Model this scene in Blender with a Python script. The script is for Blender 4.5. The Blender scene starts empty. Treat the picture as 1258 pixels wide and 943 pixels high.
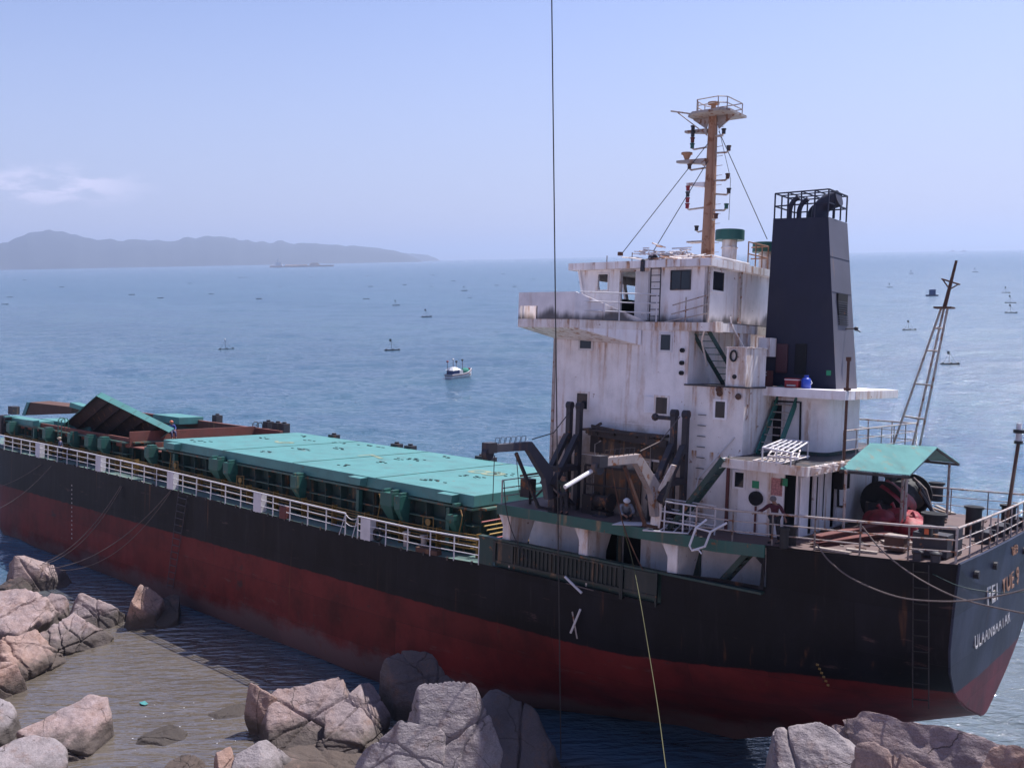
import bpy, bmesh, math, random
from mathutils import Vector, Matrix, noise
random.seed(7)
sc = bpy.context.scene
R = math.radians
# ------------------------------------------------------------------ survey frames
# ship frame: x towards the bow from the transom, y to port, z up from the stern deck. The hull
# lies aground with a 6 degree list to starboard and slightly bow-down; WS turns it into the world.
F = 1165.039; CX, CY = 629.0, 471.5            # focal length and centre of the photograph in its pixels
S = ((-0.7642886808352368, -0.04891895394931258, 0.6430161337724261),
     (-0.643922853034383, 0.0037483347760938306, -0.765081243611727),
     (0.03501673438791628, -0.9987957178176684, -0.034364842235848556))
CS = Vector((-8.19932471, 37.79077107, 6.22464522))     # eye in the ship frame
W3 = Matrix(((0.9997481524135894, 0.0024433275869295604, 0.02230833691509362),
             (0.0, 0.9940555312113268, -0.10887424336438307),
             (-0.02244174114489292, 0.10884682364896947, 0.9938051807250332)))
SHIP = Matrix.Translation((0, 0, 10.3165)) @ W3.to_4x4()
S3 = Matrix(S)
def ray(px, py): return S3 @ Vector(((px-CX)/F, (py-CY)/F, 1.0))
def sp(px, py, ax, val):                       # point of the ship on a plane x, y or z = val (ship frame)
    i = 'xyz'.index(ax); r = ray(px, py); return CS + r*((val-CS[i])/r[i])
CW = SHIP @ CS
def wp(px, py, h=0.0):                         # point of the world at height h
    r = W3 @ ray(px, py); return CW + r*((h-CW.z)/r.z)
# ------------------------------------------------------------------ camera, sky, sun
cam = bpy.data.objects.new('camera', bpy.data.cameras.new('camera'))
sc.collection.objects.link(cam); sc.camera = cam
right = W3 @ S3.col[0]; down = W3 @ S3.col[1]; fwd = W3 @ S3.col[2]
m = Matrix((right, -down, -fwd)).transposed().to_4x4(); m.translation = CW
cam.matrix_world = m
cam.data.sensor_width = 36; cam.data.lens = 36*F/1258
cam.data.clip_start = 0.3; cam.data.clip_end = 90000
SUN = Vector((-0.13, -0.57, 1.0)).normalized()
elev = math.asin(SUN.z); az = math.atan2(SUN.x, SUN.y)
w = bpy.data.worlds.new('World'); sc.world = w; w.use_nodes = True
wn, wl = w.node_tree.nodes, w.node_tree.links
sky = wn.new('ShaderNodeTexSky'); sky.sky_type = 'NISHITA'; sky.sun_disc = False
sky.sun_elevation = elev; sky.sun_rotation = az
sky.altitude = 20; sky.air_density = 1.15; sky.dust_density = .8; sky.ozone_density = 3.5
bg = wn['Background']; bg.inputs['Strength'].default_value = 0.092
# one thin low cloud far off to the left
tc = wn.new('ShaderNodeTexCoord'); mp = wn.new('ShaderNodeMapping'); mp.inputs['Scale'].default_value = (9, 9, 34)
wl.new(tc.outputs['Generated'], mp.inputs['Vector'])
nz = wn.new('ShaderNodeTexNoise'); nz.inputs['Scale'].default_value = 2.3; nz.inputs['Detail'].default_value = 7; nz.inputs['Roughness'].default_value = .58
wl.new(mp.outputs[0], nz.inputs['Vector'])
cd = (W3 @ ray(62, 228)).normalized(); cd2 = (W3 @ ray(-60, 232)).normalized()
def lobe(d, ax_s, z_s):
    sub = wn.new('ShaderNodeVectorMath'); sub.operation = 'SUBTRACT'; wl.new(tc.outputs['Generated'], sub.inputs[0]); sub.inputs[1].default_value = d
    sca = wn.new('ShaderNodeVectorMath'); sca.operation = 'MULTIPLY'; wl.new(sub.outputs[0], sca.inputs[0]); sca.inputs[1].default_value = (1/ax_s, 1/ax_s, 1/z_s)
    ln = wn.new('ShaderNodeVectorMath'); ln.operation = 'LENGTH'; wl.new(sca.outputs[0], ln.inputs[0])
    mr = wn.new('ShaderNodeMapRange'); mr.interpolation_type = 'SMOOTHSTEP'; mr.inputs[1].default_value = 1.35; mr.inputs[2].default_value = .2; wl.new(ln.outputs['Value'], mr.inputs[0])
    return mr.outputs[0]
l1 = lobe(cd, .080, .020)
r1 = wn.new('ShaderNodeMapRange'); r1.interpolation_type = 'SMOOTHSTEP'; r1.inputs[1].default_value = .40; r1.inputs[2].default_value = .60; wl.new(nz.outputs[0], r1.inputs[0])
mu = wn.new('ShaderNodeMath'); mu.operation = 'MULTIPLY'; wl.new(l1, mu.inputs[0]); wl.new(r1.outputs[0], mu.inputs[1])
mu2 = wn.new('ShaderNodeMath'); mu2.operation = 'MULTIPLY'; wl.new(mu.outputs[0], mu2.inputs[0]); mu2.inputs[1].default_value = .75
mixc = wn.new('ShaderNodeMix'); mixc.data_type = 'RGBA'; wl.new(mu2.outputs[0], mixc.inputs[0]); tint = wn.new('ShaderNodeMix'); tint.data_type = 'RGBA'; tint.blend_type = 'MULTIPLY'; tint.inputs[0].default_value = 1; tint.inputs[7].default_value = (1.08, .94, 1.12, 1)
wl.new(sky.outputs[0], tint.inputs[6]); 
sz_ = wn.new('ShaderNodeSeparateXYZ'); wl.new(tc.outputs['Generated'], sz_.inputs[0]); hr = wn.new('ShaderNodeMapRange'); hr.interpolation_type = 'SMOOTHSTEP'; hr.inputs[1].default_value = .0; hr.inputs[2].default_value = .34; hr.inputs[3].default_value = .72; hr.inputs[4].default_value = 0
wl.new(sz_.outputs[2], hr.inputs[0]); veil = wn.new('ShaderNodeMix'); veil.data_type = 'RGBA'; wl.new(hr.outputs[0], veil.inputs[0]); wl.new(tint.outputs[2], veil.inputs[6]); veil.inputs[7].default_value = (3.55, 4.15, 6.5, 1)      # pale moist air low over the sea
wl.new(veil.outputs[2], mixc.inputs[6]); mixc.inputs[7].default_value = (6.6, 6.4, 8.4, 1)
wl.new(mixc.outputs[2], bg.inputs['Color'])
sun = bpy.data.objects.new('sun', bpy.data.lights.new('sun', 'SUN')); sc.collection.objects.link(sun)
sun.data.energy = 4.9; sun.data.angle = R(.53); sun.data.color = (1, .96, .94)
sun.rotation_euler = SUN.to_track_quat('Z', 'Y').to_euler()
sc.view_settings.view_transform = 'Standard'; sc.view_settings.look = 'None'
sc.view_settings.exposure = 0.58; sc.view_settings.gamma = 1
# ------------------------------------------------------------------ materials
def nmat(name):
    m = bpy.data.materials.new(name); m.use_nodes = True
    return m, m.node_tree.nodes, m.node_tree.links, m.node_tree.nodes['Principled BSDF']
def N(nt, kind, **kw):
    n = nt.new(kind)
    for k, v in kw.items():
        if k[0] == 'i' and k[1:].isdigit(): n.inputs[int(k[1:])].default_value = v
        else: setattr(n, k, v)
    return n
def mixn(n, l, fac, a, b, bt='MIX'):
    x = N(n, 'ShaderNodeMix', data_type='RGBA', blend_type=bt)
    for idx, v in ((0, fac), (6, a), (7, b)):
        if isinstance(v, bpy.types.NodeSocket): l.new(v, x.inputs[idx])
        elif idx == 0: x.inputs[0].default_value = v
        else: x.inputs[idx].default_value = (*v, 1)
    return x.outputs[2]
def ramp(n, l, src, a, b, lo=0., hi=1.):
    x = N(n, 'ShaderNodeMapRange', interpolation_type='SMOOTHSTEP', i1=a, i2=b, i3=lo, i4=hi); l.new(src, x.inputs[0]); return x.outputs[0]
def noi(n, l, co, scale, detail=4, rough=.55, vec=(1, 1, 1), off=(0, 0, 0), rot=0.):
    if rot: mr_ = N(n, 'ShaderNodeMapping'); mr_.inputs['Rotation'].default_value = (0, 0, rot); l.new(co, mr_.inputs['Vector']); co = mr_.outputs[0]
    mp = N(n, 'ShaderNodeMapping'); mp.inputs['Scale'].default_value = vec; mp.inputs['Location'].default_value = off; l.new(co, mp.inputs['Vector'])
    x = N(n, 'ShaderNodeTexNoise'); x.inputs['Scale'].default_value = scale; x.inputs['Detail'].default_value = detail; x.inputs['Roughness'].default_value = rough
    l.new(mp.outputs[0], x.inputs['Vector']); return x.outputs[0]
def math_(n, l, op, a, b=0.):
    x = N(n, 'ShaderNodeMath', operation=op)
    for i, v in enumerate((a, b)):
        if isinstance(v, bpy.types.NodeSocket): l.new(v, x.inputs[i])
        else: x.inputs[i].default_value = v
    return x.outputs[0]
def bump(n, l, p, h, strength=.3, dist=.02):
    b = N(n, 'ShaderNodeBump'); b.inputs['Strength'].default_value = strength; b.inputs['Distance'].default_value = dist
    l.new(h, b.inputs['Height']); l.new(b.outputs[0], p.inputs['Normal'])
RUST = (.20, .075, .028); RUST2 = (.40, .20, .085)
def paint(name, col, rust=.3, streak=.3, dirt=.3, rough=.55, rcol=RUST, chip=1.0, metal=0., seam=False):
    m, n, l, p = nmat(name); co = N(n, 'ShaderNodeTexCoord').outputs['Object']
    c = mixn(n, l, ramp(n, l, noi(n, l, co, .9, 6, .6), .35, .75), col, tuple(x*.8 for x in col))
    c = mixn(n, l, math_(n, l, 'MULTIPLY', ramp(n, l, noi(n, l, co, 1.3, 6, .7, (1, 1, .35), (3, 1, 2)), .45, .75), dirt), c, (.09, .075, .07))
    if streak:
        s = ramp(n, l, noi(n, l, co, 1.0, 3, .5, (3.2, 3.2, .16), (7, 3, 0)), .60-.13*streak, .80-.1*streak)
        s2 = math_(n, l, 'MULTIPLY', ramp(n, l, noi(n, l, co, 6., 4, .7, (1, 1, .3)), .3, .6), ramp(n, l, noi(n, l, co, .55, 3, .5, (1, 1, .5), (4, 9, 2)), .40, .58))
        c = mixn(n, l, math_(n, l, 'MULTIPLY', math_(n, l, 'MULTIPLY', s, s2), .75), c, RUST2)
    if rust:
        a = ramp(n, l, noi(n, l, co, 2.3*chip, 8, .68, (1, 1, 1), (9, 5, 1)), .70-.22*rust, .76-.2*rust)
        c = mixn(n, l, a, c, rcol)
        bm = noi(n, l, co, 14, 4); 
    else: bm = noi(n, l, co, 8, 3)
    l.new(c, p.inputs['Base Color']); p.inputs['Roughness'].default_value = rough; p.inputs['Metallic'].default_value = metal
    bump(n, l, p, bm, .25, .01)
    return m
def plain(name, col, rough=.6, var=.25, scale=4., metal=0.):
    m, n, l, p = nmat(name); co = N(n, 'ShaderNodeTexCoord').outputs['Object']
    c = mixn(n, l, ramp(n, l, noi(n, l, co, scale, 5), .3, .7), col, tuple(max(0, x*(1-var)) for x in col))
    l.new(c, p.inputs['Base Color']); p.inputs['Roughness'].default_value = rough; p.inputs['Metallic'].default_value = metal
    bump(n, l, p, noi(n, l, co, scale*4, 3), .2, .01)
    return m
def glassy(name, col=(.015, .018, .025), rough=.08):
    m, n, l, p = nmat(name); p.inputs['Base Color'].default_value = (*col, 1); p.inputs['Roughness'].default_value = rough; return m
M = {}
M['white'] = paint('white_paint', (.84, .80, .81), .18, .8, .18)
M['whiterust'] = paint('rusty_white_paint', (.80, .745, .72), .34, 1.7, .22)
def weep(m, lv):      # rust that runs down from the deck edges
    n, l = m.node_tree.nodes, m.node_tree.links; p = n['Principled BSDF']; src = p.inputs['Base Color'].links[0].from_socket
    co = N(n, 'ShaderNodeTexCoord').outputs['Object']; s = N(n, 'ShaderNodeSeparateXYZ'); l.new(co, s.inputs[0]); tot = None
    for L, h in lv:
        a = math_(n, l, 'MULTIPLY', ramp(n, l, s.outputs[2], L-h, L), ramp(n, l, s.outputs[2], L+.012, L+.004)); tot = a if tot is None else math_(n, l, 'MAXIMUM', tot, a)
    st = ramp(n, l, noi(n, l, co, 1., 4, .6, (3.6, 3.6, .10), (11, 4, 6)), .50, .66)
    e = math_(n, l, 'MULTIPLY', math_(n, l, 'MULTIPLY', tot, st), math_(n, l, 'ADD', .25, ramp(n, l, noi(n, l, co, 9., 4, .7, (1, 1, .25)), .35, .6, 0, .75)))
    c = mixn(n, l, e, src, mixn(n, l, ramp(n, l, noi(n, l, co, 4., 3), .4, .6), (.42, .19, .07), (.24, .10, .045))); l.new(c, p.inputs['Base Color'])
LV = [(10.17, .9), (9.86, .5), (7.63, .6), (7.28, 1.9), (2.57, .6), (-.43, .9)]
weep(M['white'], LV); weep(M['whiterust'], LV+[(5.13, 1.7)])
M['whiteclean'] = paint('rail_white_paint', (.66, .635, .65), .12, .15, .12)
M['railrust'] = paint('rusty_rail_paint', (.42, .36, .33), .75, .4, .3, chip=2.)
M['teal'] = paint('teal_paint', (.06, .24, .24), .15, .2, .22)
M['tealpale'] = paint('sunbleached_teal_paint', (.075, .235, .222), .26, .0, .3)
M['green'] = paint('green_paint', (.018, .10, .082), .35, .3, .35)
M['dgreen'] = paint('dark_green_paint', (.012, .048, .043), .5, .4, .45)
M['black'] = paint('black_paint', (.016, .018, .026), .3, .2, .2, .5)
M['navy'] = paint('funnel_navy_paint', (.009, .010, .032), .05, 0, .1, .6)
M['funnelgrey'] = paint('funnel_grey_aft', (.11, .105, .135), .15, .2, .2)  # lighter grey tone, put on the funnel's aft face only
M['rust'] = paint('rusty_steel', (.10, .045, .03), .6, .2, .3, .85, rcol=(.10, .045, .03))
M['rustpale'] = paint('pale_rusty_steel', (.40, .22, .14), .75, .6, .3, .8, rcol=(.24, .10, .05))
M['oxide'] = paint('red_oxide_steel', (.13, .034, .03), .3, .1, .3, .7)
M['deckoxide'] = paint('worn_deck_paint', (.13, .085, .08), .6, 0, .5, .8, rcol=(.11, .06, .045))
M['deckgreen'] = paint('worn_green_deck_paint', (.10, .17, .155), .5, 0, .5, .75, rcol=(.22, .12, .09))
M['dark'] = plain('dark_opening', (.012, .012, .016), .9)
M['rubber'] = plain('black_rubber', (.016, .016, .018), .7)
M['steel'] = paint('burnt_steel', (.028, .026, .034), .45, .3, .3, .6)
M['yellow'] = paint('yellow_pipe_paint', (.20, .115, .02), .5, .1, .3)
M['red'] = plain('red_paint', (.30, .02, .028), .5)
M['redcloth'] = plain('red_tarpaulin', (.32, .028, .042), .6, .5, 3)
M['orange'] = plain('orange_plastic', (.6, .11, .03), .5)
M['blue'] = plain('blue_plastic', (.02, .06, .42), .35)
M['wood'] = plain('weathered_timber', (.25, .17, .12), .8, .5, 9)
M['paleplank'] = plain('bleached_timber', (.36, .30, .26), .8, .4, 9)
M['rope'] = plain('mooring_rope', (.17, .135, .125), .9, .4, 30)
M['ropedark'] = plain('tarred_rope', (.05, .045, .045), .9, .4, 30)
M['ropegreen'] = plain('yellow_green_rope', (.11, .11, .045), .8, .3, 30)
M['cable'] = plain('steel_cable', (.035, .033, .035), .6)
M['glass'] = glassy('window_glass')
M['skin'] = plain('skin', (.24, .125, .085), .55, .1)
M['letter'] = paint('letter_paint', (.46, .44, .44), .02, .1, .2, chip=4)
M['letterrust'] = paint('rusty_letter_paint', (.34, .17, .10), .02, .1, .2, chip=4)
M['wornyellow'] = paint('worn_yellow_marking', (.22, .27, .17), .1, 0, .2, chip=3)
def cloth(name, col): return plain(name, col, .9, .35, 12)
# hull: black topsides over red bottom paint, fouled grey along the foot
def hull_mat(name, black, redc, rough=.5):
    m, n, l, p = nmat(name); co = N(n, 'ShaderNodeTexCoord').outputs['Object']
    sx = N(n, 'ShaderNodeSeparateXYZ'); l.new(co, sx.inputs[0]); X, Z = sx.outputs[0], sx.outputs[2]
    zb = ramp(n, l, X, 0., 15., -4.55, -5.66)
    wob = math_(n, l, 'MULTIPLY', math_(n, l, 'SUBTRACT', noi(n, l, co, 1.4, 5, .6), .5), .22)
    d = math_(n, l, 'SUBTRACT', math_(n, l, 'ADD', Z, wob), zb)
    red = ramp(n, l, d, .04, -.04)
    b1 = mixn(n, l, ramp(n, l, noi(n, l, co, .5, 6, .65, (1, 1, .5)), .4, .7), black, tuple(x*1.7+.002 for x in black))
    b1 = mixn(n, l, ramp(n, l, noi(n, l, co, 1.2, 5, .6, (2.2, 2.2, .2), (2, 0, 0)), .56, .8, 0, .4), b1, (.04, .035, .04))
    r0 = mixn(n, l, ramp(n, l, noi(n, l, co, .45, 7, .65, (1, 1, .8)), .38, .7), redc, (redc[0]*.50, redc[1]*.55, redc[2]*.6))
    r0 = mixn(n, l, ramp(n, l, noi(n, l, co, 1.1, 6, .7, (.7, .7, .9), (5, 2, 1)), .60, .72, 0, .75), r0, (.032, .026, .03))
    c = mixn(n, l, red, b1, r0)
    # fouling: thins out upwards with a ragged edge
    fz = math_(n, l, 'ADD', Z, math_(n, l, 'MULTIPLY', noi(n, l, co, .30, 7, .7, (1, 1, 1.6)), 3.6))
    c = mixn(n, l, ramp(n, l, fz, -6.6, -7.7, 0, .78), c, (.125, .095, .10))
    c = mixn(n, l, ramp(n, l, noi(n, l, co, .8, 7, .7, (.5, .5, 2.4), (1, 4, 3)), .62, .70, 0, .45), c, (.12, .07, .07))
    # rust weeps
    s = ramp(n, l, noi(n, l, co, 1.0, 3, .5, (2.4, 2.4, .12), (7, 3, 0)), .64, .80, 0, .65)
    c = mixn(n, l, s, c, (.13, .055, .028))
    l.new(c, p.inputs['Base Color']); p.inputs['Roughness'].default_value = rough; p.inputs['Specular IOR Level'].default_value = .18
    # frames showing through the plating, and weld seams
    wv = N(n, 'ShaderNodeTexWave', wave_type='BANDS', bands_direction='X'); wv.inputs['Scale'].default_value = .42; l.new(co, wv.inputs[0])
    bk = N(n, 'ShaderNodeTexBrick'); cb = N(n, 'ShaderNodeCombineXYZ'); l.new(X, cb.inputs[0]); l.new(Z, cb.inputs[1]); l.new(cb.outputs[0], bk.inputs['Vector']); bk.inputs['Scale'].default_value = 1.; bk.inputs['Brick Width'].default_value = 6.2; bk.inputs['Row Height'].default_value = 1.72; bk.inputs['Mortar Size'].default_value = .018; bk.inputs['Mortar Smooth'].default_value = .4
    for k_, v_ in (('Color1', .8), ('Color2', 1.25), ('Mortar', .55)): bk.inputs[k_].default_value = (v_, v_, v_, 1)
    l.new(mixn(n, l, .8, c, bk.outputs['Color'], 'MULTIPLY'), p.inputs['Base Color'])
    h = math_(n, l, 'ADD', math_(n, l, 'MULTIPLY', bk.outputs['Fac'], -.5), math_(n, l, 'MULTIPLY', wv.outputs[1], .12)); h = math_(n, l, 'ADD', h, math_(n, l, 'MULTIPLY', noi(n, l, co, .8, 4), 1.2))
    bump(n, l, p, h, .35, .05)
    return m
M['hull'] = hull_mat('hull_paint', (.0042, .0045, .0075), (.135, .0185, .019))
M['transom'] = hull_mat('lit_transom_paint', (.030, .034, .055), (.17, .022, .034), .42)  # same paint as the hull, lightened for the extra light on the stern
# rock: pink-grey granite, darker and rougher with growth near the water
def rock_mat(name, a, b, wet=True, crack=.22):
    m, n, l, p = nmat(name); g = N(n, 'ShaderNodeNewGeometry').outputs['Position']
    c = mixn(n, l, ramp(n, l, noi(n, l, g, .35, 6, .62), .36, .66), a, b)
    c = mixn(n, l, ramp(n, l, noi(n, l, g, 1.3, 7, .7, off=(4, 2, 8)), .5, .72, 0, .7), c, (.21, .115, .08))
    c = mixn(n, l, ramp(n, l, noi(n, l, g, 22, 3, .7), .35, .7, 0, .45), c, (.07, .055, .055)); c = mixn(n, l, ramp(n, l, noi(n, l, g, 2.6, 8, .75, off=(6, 6, 1)), .48, .68, 0, .6), c, tuple(x*1.45 for x in b)); c = mixn(n, l, ramp(n, l, noi(n, l, g, .9, 6, .7, (2, 2, .5), (1, 8, 4)), .56, .74, 0, .5), c, (.08, .06, .06))
    c = mixn(n, l, ramp(n, l, noi(n, l, g, .8, 7, .75, off=(9, 1, 3)), .60, .75, 0, .55), c, (.07, .055, .055))
    # long joints
    vo = N(n, 'ShaderNodeTexVoronoi', feature='DISTANCE_TO_EDGE'); mp = N(n, 'ShaderNodeMapping'); mp.inputs['Scale'].default_value = (.55, .85, 1.1); mp.inputs['Rotation'].default_value = (.5, .3, .8)
    wrp = mixn(n, l, .055, g, N(n, 'ShaderNodeTexNoise').outputs[1]); l.new(g, mp.inputs['Vector'])
    dn = N(n, 'ShaderNodeTexNoise'); dn.inputs['Scale'].default_value = .9; dn.inputs['Detail'].default_value = 5; l.new(g, dn.inputs['Vector'])
    ad = N(n, 'ShaderNodeVectorMath', operation='MULTIPLY_ADD'); l.new(dn.outputs[1], ad.inputs[0]); ad.inputs[1].default_value = (.9, .9, .9); l.new(mp.outputs[0], ad.inputs[2])
    l.new(ad.outputs[0], vo.inputs['Vector']); vo.inputs['Scale'].default_value = crack*2.2
    ck = math_(n, l, 'MAXIMUM', ramp(n, l, vo.outputs['Distance'], .0, .006), ramp(n, l, noi(n, l, g, .7, 3, off=(1, 7, 3)), .50, .56))
    c = mixn(n, l, math_(n, l, 'MAXIMUM', ck, .45), (.07, .05, .045), c)
    z = N(n, 'ShaderNodeSeparateXYZ'); l.new(g, z.inputs[0])
    wz = math_(n, l, 'ADD', z.outputs[2], math_(n, l, 'MULTIPLY', noi(n, l, g, 1.6, 6, .7), -1.1))
    if wet: c = mixn(n, l, ramp(n, l, wz, .55, -.05, 0, .88), c, (.05, .04, .034))
    l.new(c, p.inputs['Base Color']); p.inputs['Roughness'].default_value = .85
    h = math_(n, l, 'ADD', math_(n, l, 'MULTIPLY', noi(n, l, g, 3.5, 8, .68), .5), math_(n, l, 'MULTIPLY', ck, .35))
    h = math_(n, l, 'ADD', h, math_(n, l, 'MULTIPLY', noi(n, l, g, 16, 4, .6), .12))
    h = math_(n, l, 'ADD', h, math_(n, l, 'MULTIPLY', noi(n, l, g, 1.1, 3, .6, (1, 1, 3.2)), .6)); bump(n, l, p, h, 1., .16)
    return m
M['rock'] = rock_mat('pink_granite', (.33, .235, .215), (.26, .21, .215))
M['rockgrey'] = rock_mat('grey_granite', (.28, .25, .26), (.235, .20, .205))
M['rockorange'] = rock_mat('ochre_granite', (.32, .195, .15), (.28, .20, .18))
M['rockshade'] = rock_mat('dark_shaded_granite', (.13, .11, .115), (.085, .072, .078))  # dark brown granite, darkened further for boulders in the ship's shade
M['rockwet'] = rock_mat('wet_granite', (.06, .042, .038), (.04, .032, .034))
# ------------------------------------------------------------------ mesh helpers
C = sc.collection; ORG = {}
class MB:
    def __init__(s): s.v = []; s.f = []; s.mi = []; s.cur = 0
    def add(s, vs, fs, mi=None):
        o = len(s.v); s.v += [Vector(v) for v in vs]; s.f += [tuple(i+o for i in f) for f in fs]; s.mi += [s.cur if mi is None else mi]*len(fs); return s
    def box(s, x0, x1, y0, y1, z0, z1, mi=None):
        if x0 > x1: x0, x1 = x1, x0
        if y0 > y1: y0, y1 = y1, y0
        if z0 > z1: z0, z1 = z1, z0
        return s.add([(x0,y0,z0),(x1,y0,z0),(x1,y1,z0),(x0,y1,z0),(x0,y0,z1),(x1,y0,z1),(x1,y1,z1),(x0,y1,z1)],
                     [(0,3,2,1),(4,5,6,7),(0,1,5,4),(1,2,6,5),(2,3,7,6),(3,0,4,7)], mi)
    def hexa(s, b, t, mi=None):                # any box with four bottom and four top corners
        return s.add(list(b)+list(t), [(0,3,2,1),(4,5,6,7),(0,1,5,4),(1,2,6,5),(2,3,7,6),(3,0,4,7)], mi)
    def prism(s, pts, d, mi=None):             # polygon pts extruded by vector d
        n = len(pts); d = Vector(d); p = [Vector(q) for q in pts]
        return s.add(p+[q+d for q in p], [tuple(range(n))[::-1], tuple(range(n, 2*n))]+[(i,(i+1)%n,(i+1)%n+n,i+n) for i in range(n)], mi)
    def tube(s, pts, r, n=8, mi=None, caps=True):
        P = [Vector(p) for p in pts]; rr = r if isinstance(r, (list, tuple)) else [r]*len(P); o = []; fs = []; up = None
        for i, p in enumerate(P):
            t = (P[min(i+1, len(P)-1)]-P[max(i-1, 0)]).normalized()
            if up is None: up = t.orthogonal().normalized()
            up = (up-t*up.dot(t)); up = up.normalized() if up.length > 1e-6 else t.orthogonal().normalized()
            b = t.cross(up)
            o += [p+(up*math.cos(2*math.pi*k/n)+b*math.sin(2*math.pi*k/n))*rr[i] for k in range(n)]
        for i in range(len(P)-1):
            for k in range(n): fs.append((i*n+k, i*n+(k+1)%n, (i+1)*n+(k+1)%n, (i+1)*n+k))
        if caps: fs += [tuple(range(n))[::-1], tuple(range((len(P)-1)*n, len(P)*n))]
        return s.add(o, fs, mi)
    def cyl(s, a, b, r, n=16, r2=None, mi=None): return s.tube([a, b], [r, r if r2 is None else r2], n, mi)
    def bar(s, a, b, wd, ht, up=(0,0,1), mi=None):
        a, b, up = Vector(a), Vector(b), Vector(up); t = (b-a).normalized(); sd = t.cross(up)
        if sd.length < 1e-4: sd = t.orthogonal()
        sd.normalize(); u = sd.cross(t).normalized(); sd *= wd/2; u *= ht/2
        return s.hexa([a-sd-u, a+sd-u, b+sd-u, b-sd-u], [a-sd+u, a+sd+u, b+sd+u, b-sd+u], mi)
    def sphere(s, c, r, n=12, sq=(1,1,1), mi=None):
        vs = []; fs = []; k = n//2
        for i in range(k+1):
            a = math.pi*i/k
            for j in range(n):
                b = 2*math.pi*j/n; vs.append((c[0]+r*sq[0]*math.sin(a)*math.cos(b), c[1]+r*sq[1]*math.sin(a)*math.sin(b), c[2]+r*sq[2]*math.cos(a)))
        for i in range(k):
            for j in range(n): fs.append((i*n+j, (i+1)*n+j, (i+1)*n+(j+1)%n, i*n+(j+1)%n))
        return s.add(vs, fs, mi)
    def split(s, name, mat, parent, **k):       # one part per connected piece
        par = list(range(len(s.v)))
        def fd(i):
            while par[i] != i: par[i] = par[par[i]]; i = par[i]
            return i
        for f in s.f:
            for j in f[1:]: par[fd(j)] = fd(f[0])
        gr = {}
        for f, mi in zip(s.f, s.mi): gr.setdefault(fd(f[0]), []).append((f, mi))
        out = []
        for fs in gr.values():
            ids = sorted({i for f, _ in fs for i in f}); mp = {i: n for n, i in enumerate(ids)}; b = MB(); b.v = [s.v[i] for i in ids]; b.f = [tuple(mp[i] for i in f) for f, _ in fs]; b.mi = [mi for _, mi in fs]; out.append(b.build(name, mat, parent, **k))
        return out
    def build(s, name, mat, parent=None, smooth=False, bevel=0., org=None):
        o0 = Vector(org) if org is not None else (ORG.get(parent.name, Vector()) if parent else Vector())
        me = bpy.data.meshes.new(name); me.from_pydata([tuple(v-o0) for v in s.v], [], s.f)
        mats = mat if isinstance(mat, (list, tuple)) else [mat]
        for mm in mats: me.materials.append(M[mm] if isinstance(mm, str) else mm)
        for i, p in enumerate(me.polygons): p.material_index = s.mi[i]; p.use_smooth = smooth
        b = bmesh.new(); b.from_mesh(me); bmesh.ops.remove_doubles(b, verts=b.verts, dist=1e-5) if smooth else None
        bmesh.ops.recalc_face_normals(b, faces=b.faces)
        if bevel:
            try: bmesh.ops.bevel(b, geom=[e for e in b.edges if len(e.link_faces) == 2 and e.calc_face_angle(0) > .6], offset=bevel, segments=2, affect='EDGES', profile=.7)
            except Exception: pass
        b.to_mesh(me); b.free(); me.update()
        if smooth:
            try: me.set_sharp_from_angle(angle=R(42))
            except Exception: pass
        o = bpy.data.objects.new(name, me); C.objects.link(o)
        if parent: o.parent = parent; ORG[o.name] = o0
        return o
def tag(o, label=None, cat=None, group=None, kind=None):
    if label: o['label'] = label
    if cat: o['category'] = cat
    if group: o['group'] = group
    if kind: o['kind'] = kind
    return o
def thing(name, label, cat, loc=(0,0,0), frame=None, group=None):
    o = bpy.data.objects.new(name, None); C.objects.link(o); o.empty_display_size = .3
    o.matrix_world = (frame if frame is not None else Matrix()) @ Matrix.Translation(loc)
    ORG[o.name] = Vector(loc); return tag(o, label, cat, group)
def on_ship(name, label, cat, loc, group=None): return thing(name, label, cat, loc, SHIP, group)
def solo(mb, name, mat, label, cat, loc, frame=None, group=None, **kw):   # a thing that is one mesh
    o = mb.build(name, mat, None, org=loc, **kw); o.matrix_world = (frame if frame is not None else Matrix()) @ Matrix.Translation(loc)
    return tag(o, label, cat, group)
def catenary(a, b, sag, n=24):
    a, b = Vector(a), Vector(b)
    return [a.lerp(b, t/n)+Vector((0, 0, -sag*4*(t/n)*(1-t/n))) for t in range(n+1)]
def lerp(tab, x):
    if x <= tab[0][0]: return tab[0][1]
    for (a, b), (c, d) in zip(tab, tab[1:]):
        if x <= c: return b+(d-b)*(x-a)/(c-a)
    return tab[-1][1]
M['notice'] = plain('faded_notice', (.55, .25, .25), .8, .5, 14)
M['greensign'] = plain('green_sign', (.02, .25, .12), .6)
M['reddoor'] = paint('faded_red_door', (.075, .022, .032), .2, .1, .2)
M['tealdeep'] = paint('stair_green_paint', (.02, .15, .13), .2, .1, .3)
M['awningteal'] = paint('sunbleached_awning_paint', (.16, .36, .34), .08, .3, .25)
M['timberdark'] = plain('dark_timber', (.07, .055, .05), .85, .4, 9)
M['steelgrey'] = paint('grey_burnt_steel', (.06, .06, .078), .3, .2, .3, .6)
M['steelrust'] = paint('scorched_rusty_steel', (.035, .028, .028), .6, .3, .3, .8)
M['rustscorch'] = paint('scorched_plate', (.10, .062, .042), .7, .5, .6, .8)
M['mud'] = plain('dark_weed', (.02, .018, .016), .9)
M['boatblue'] = plain('boat_blue_paint', (.03, .06, .18), .5)
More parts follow.
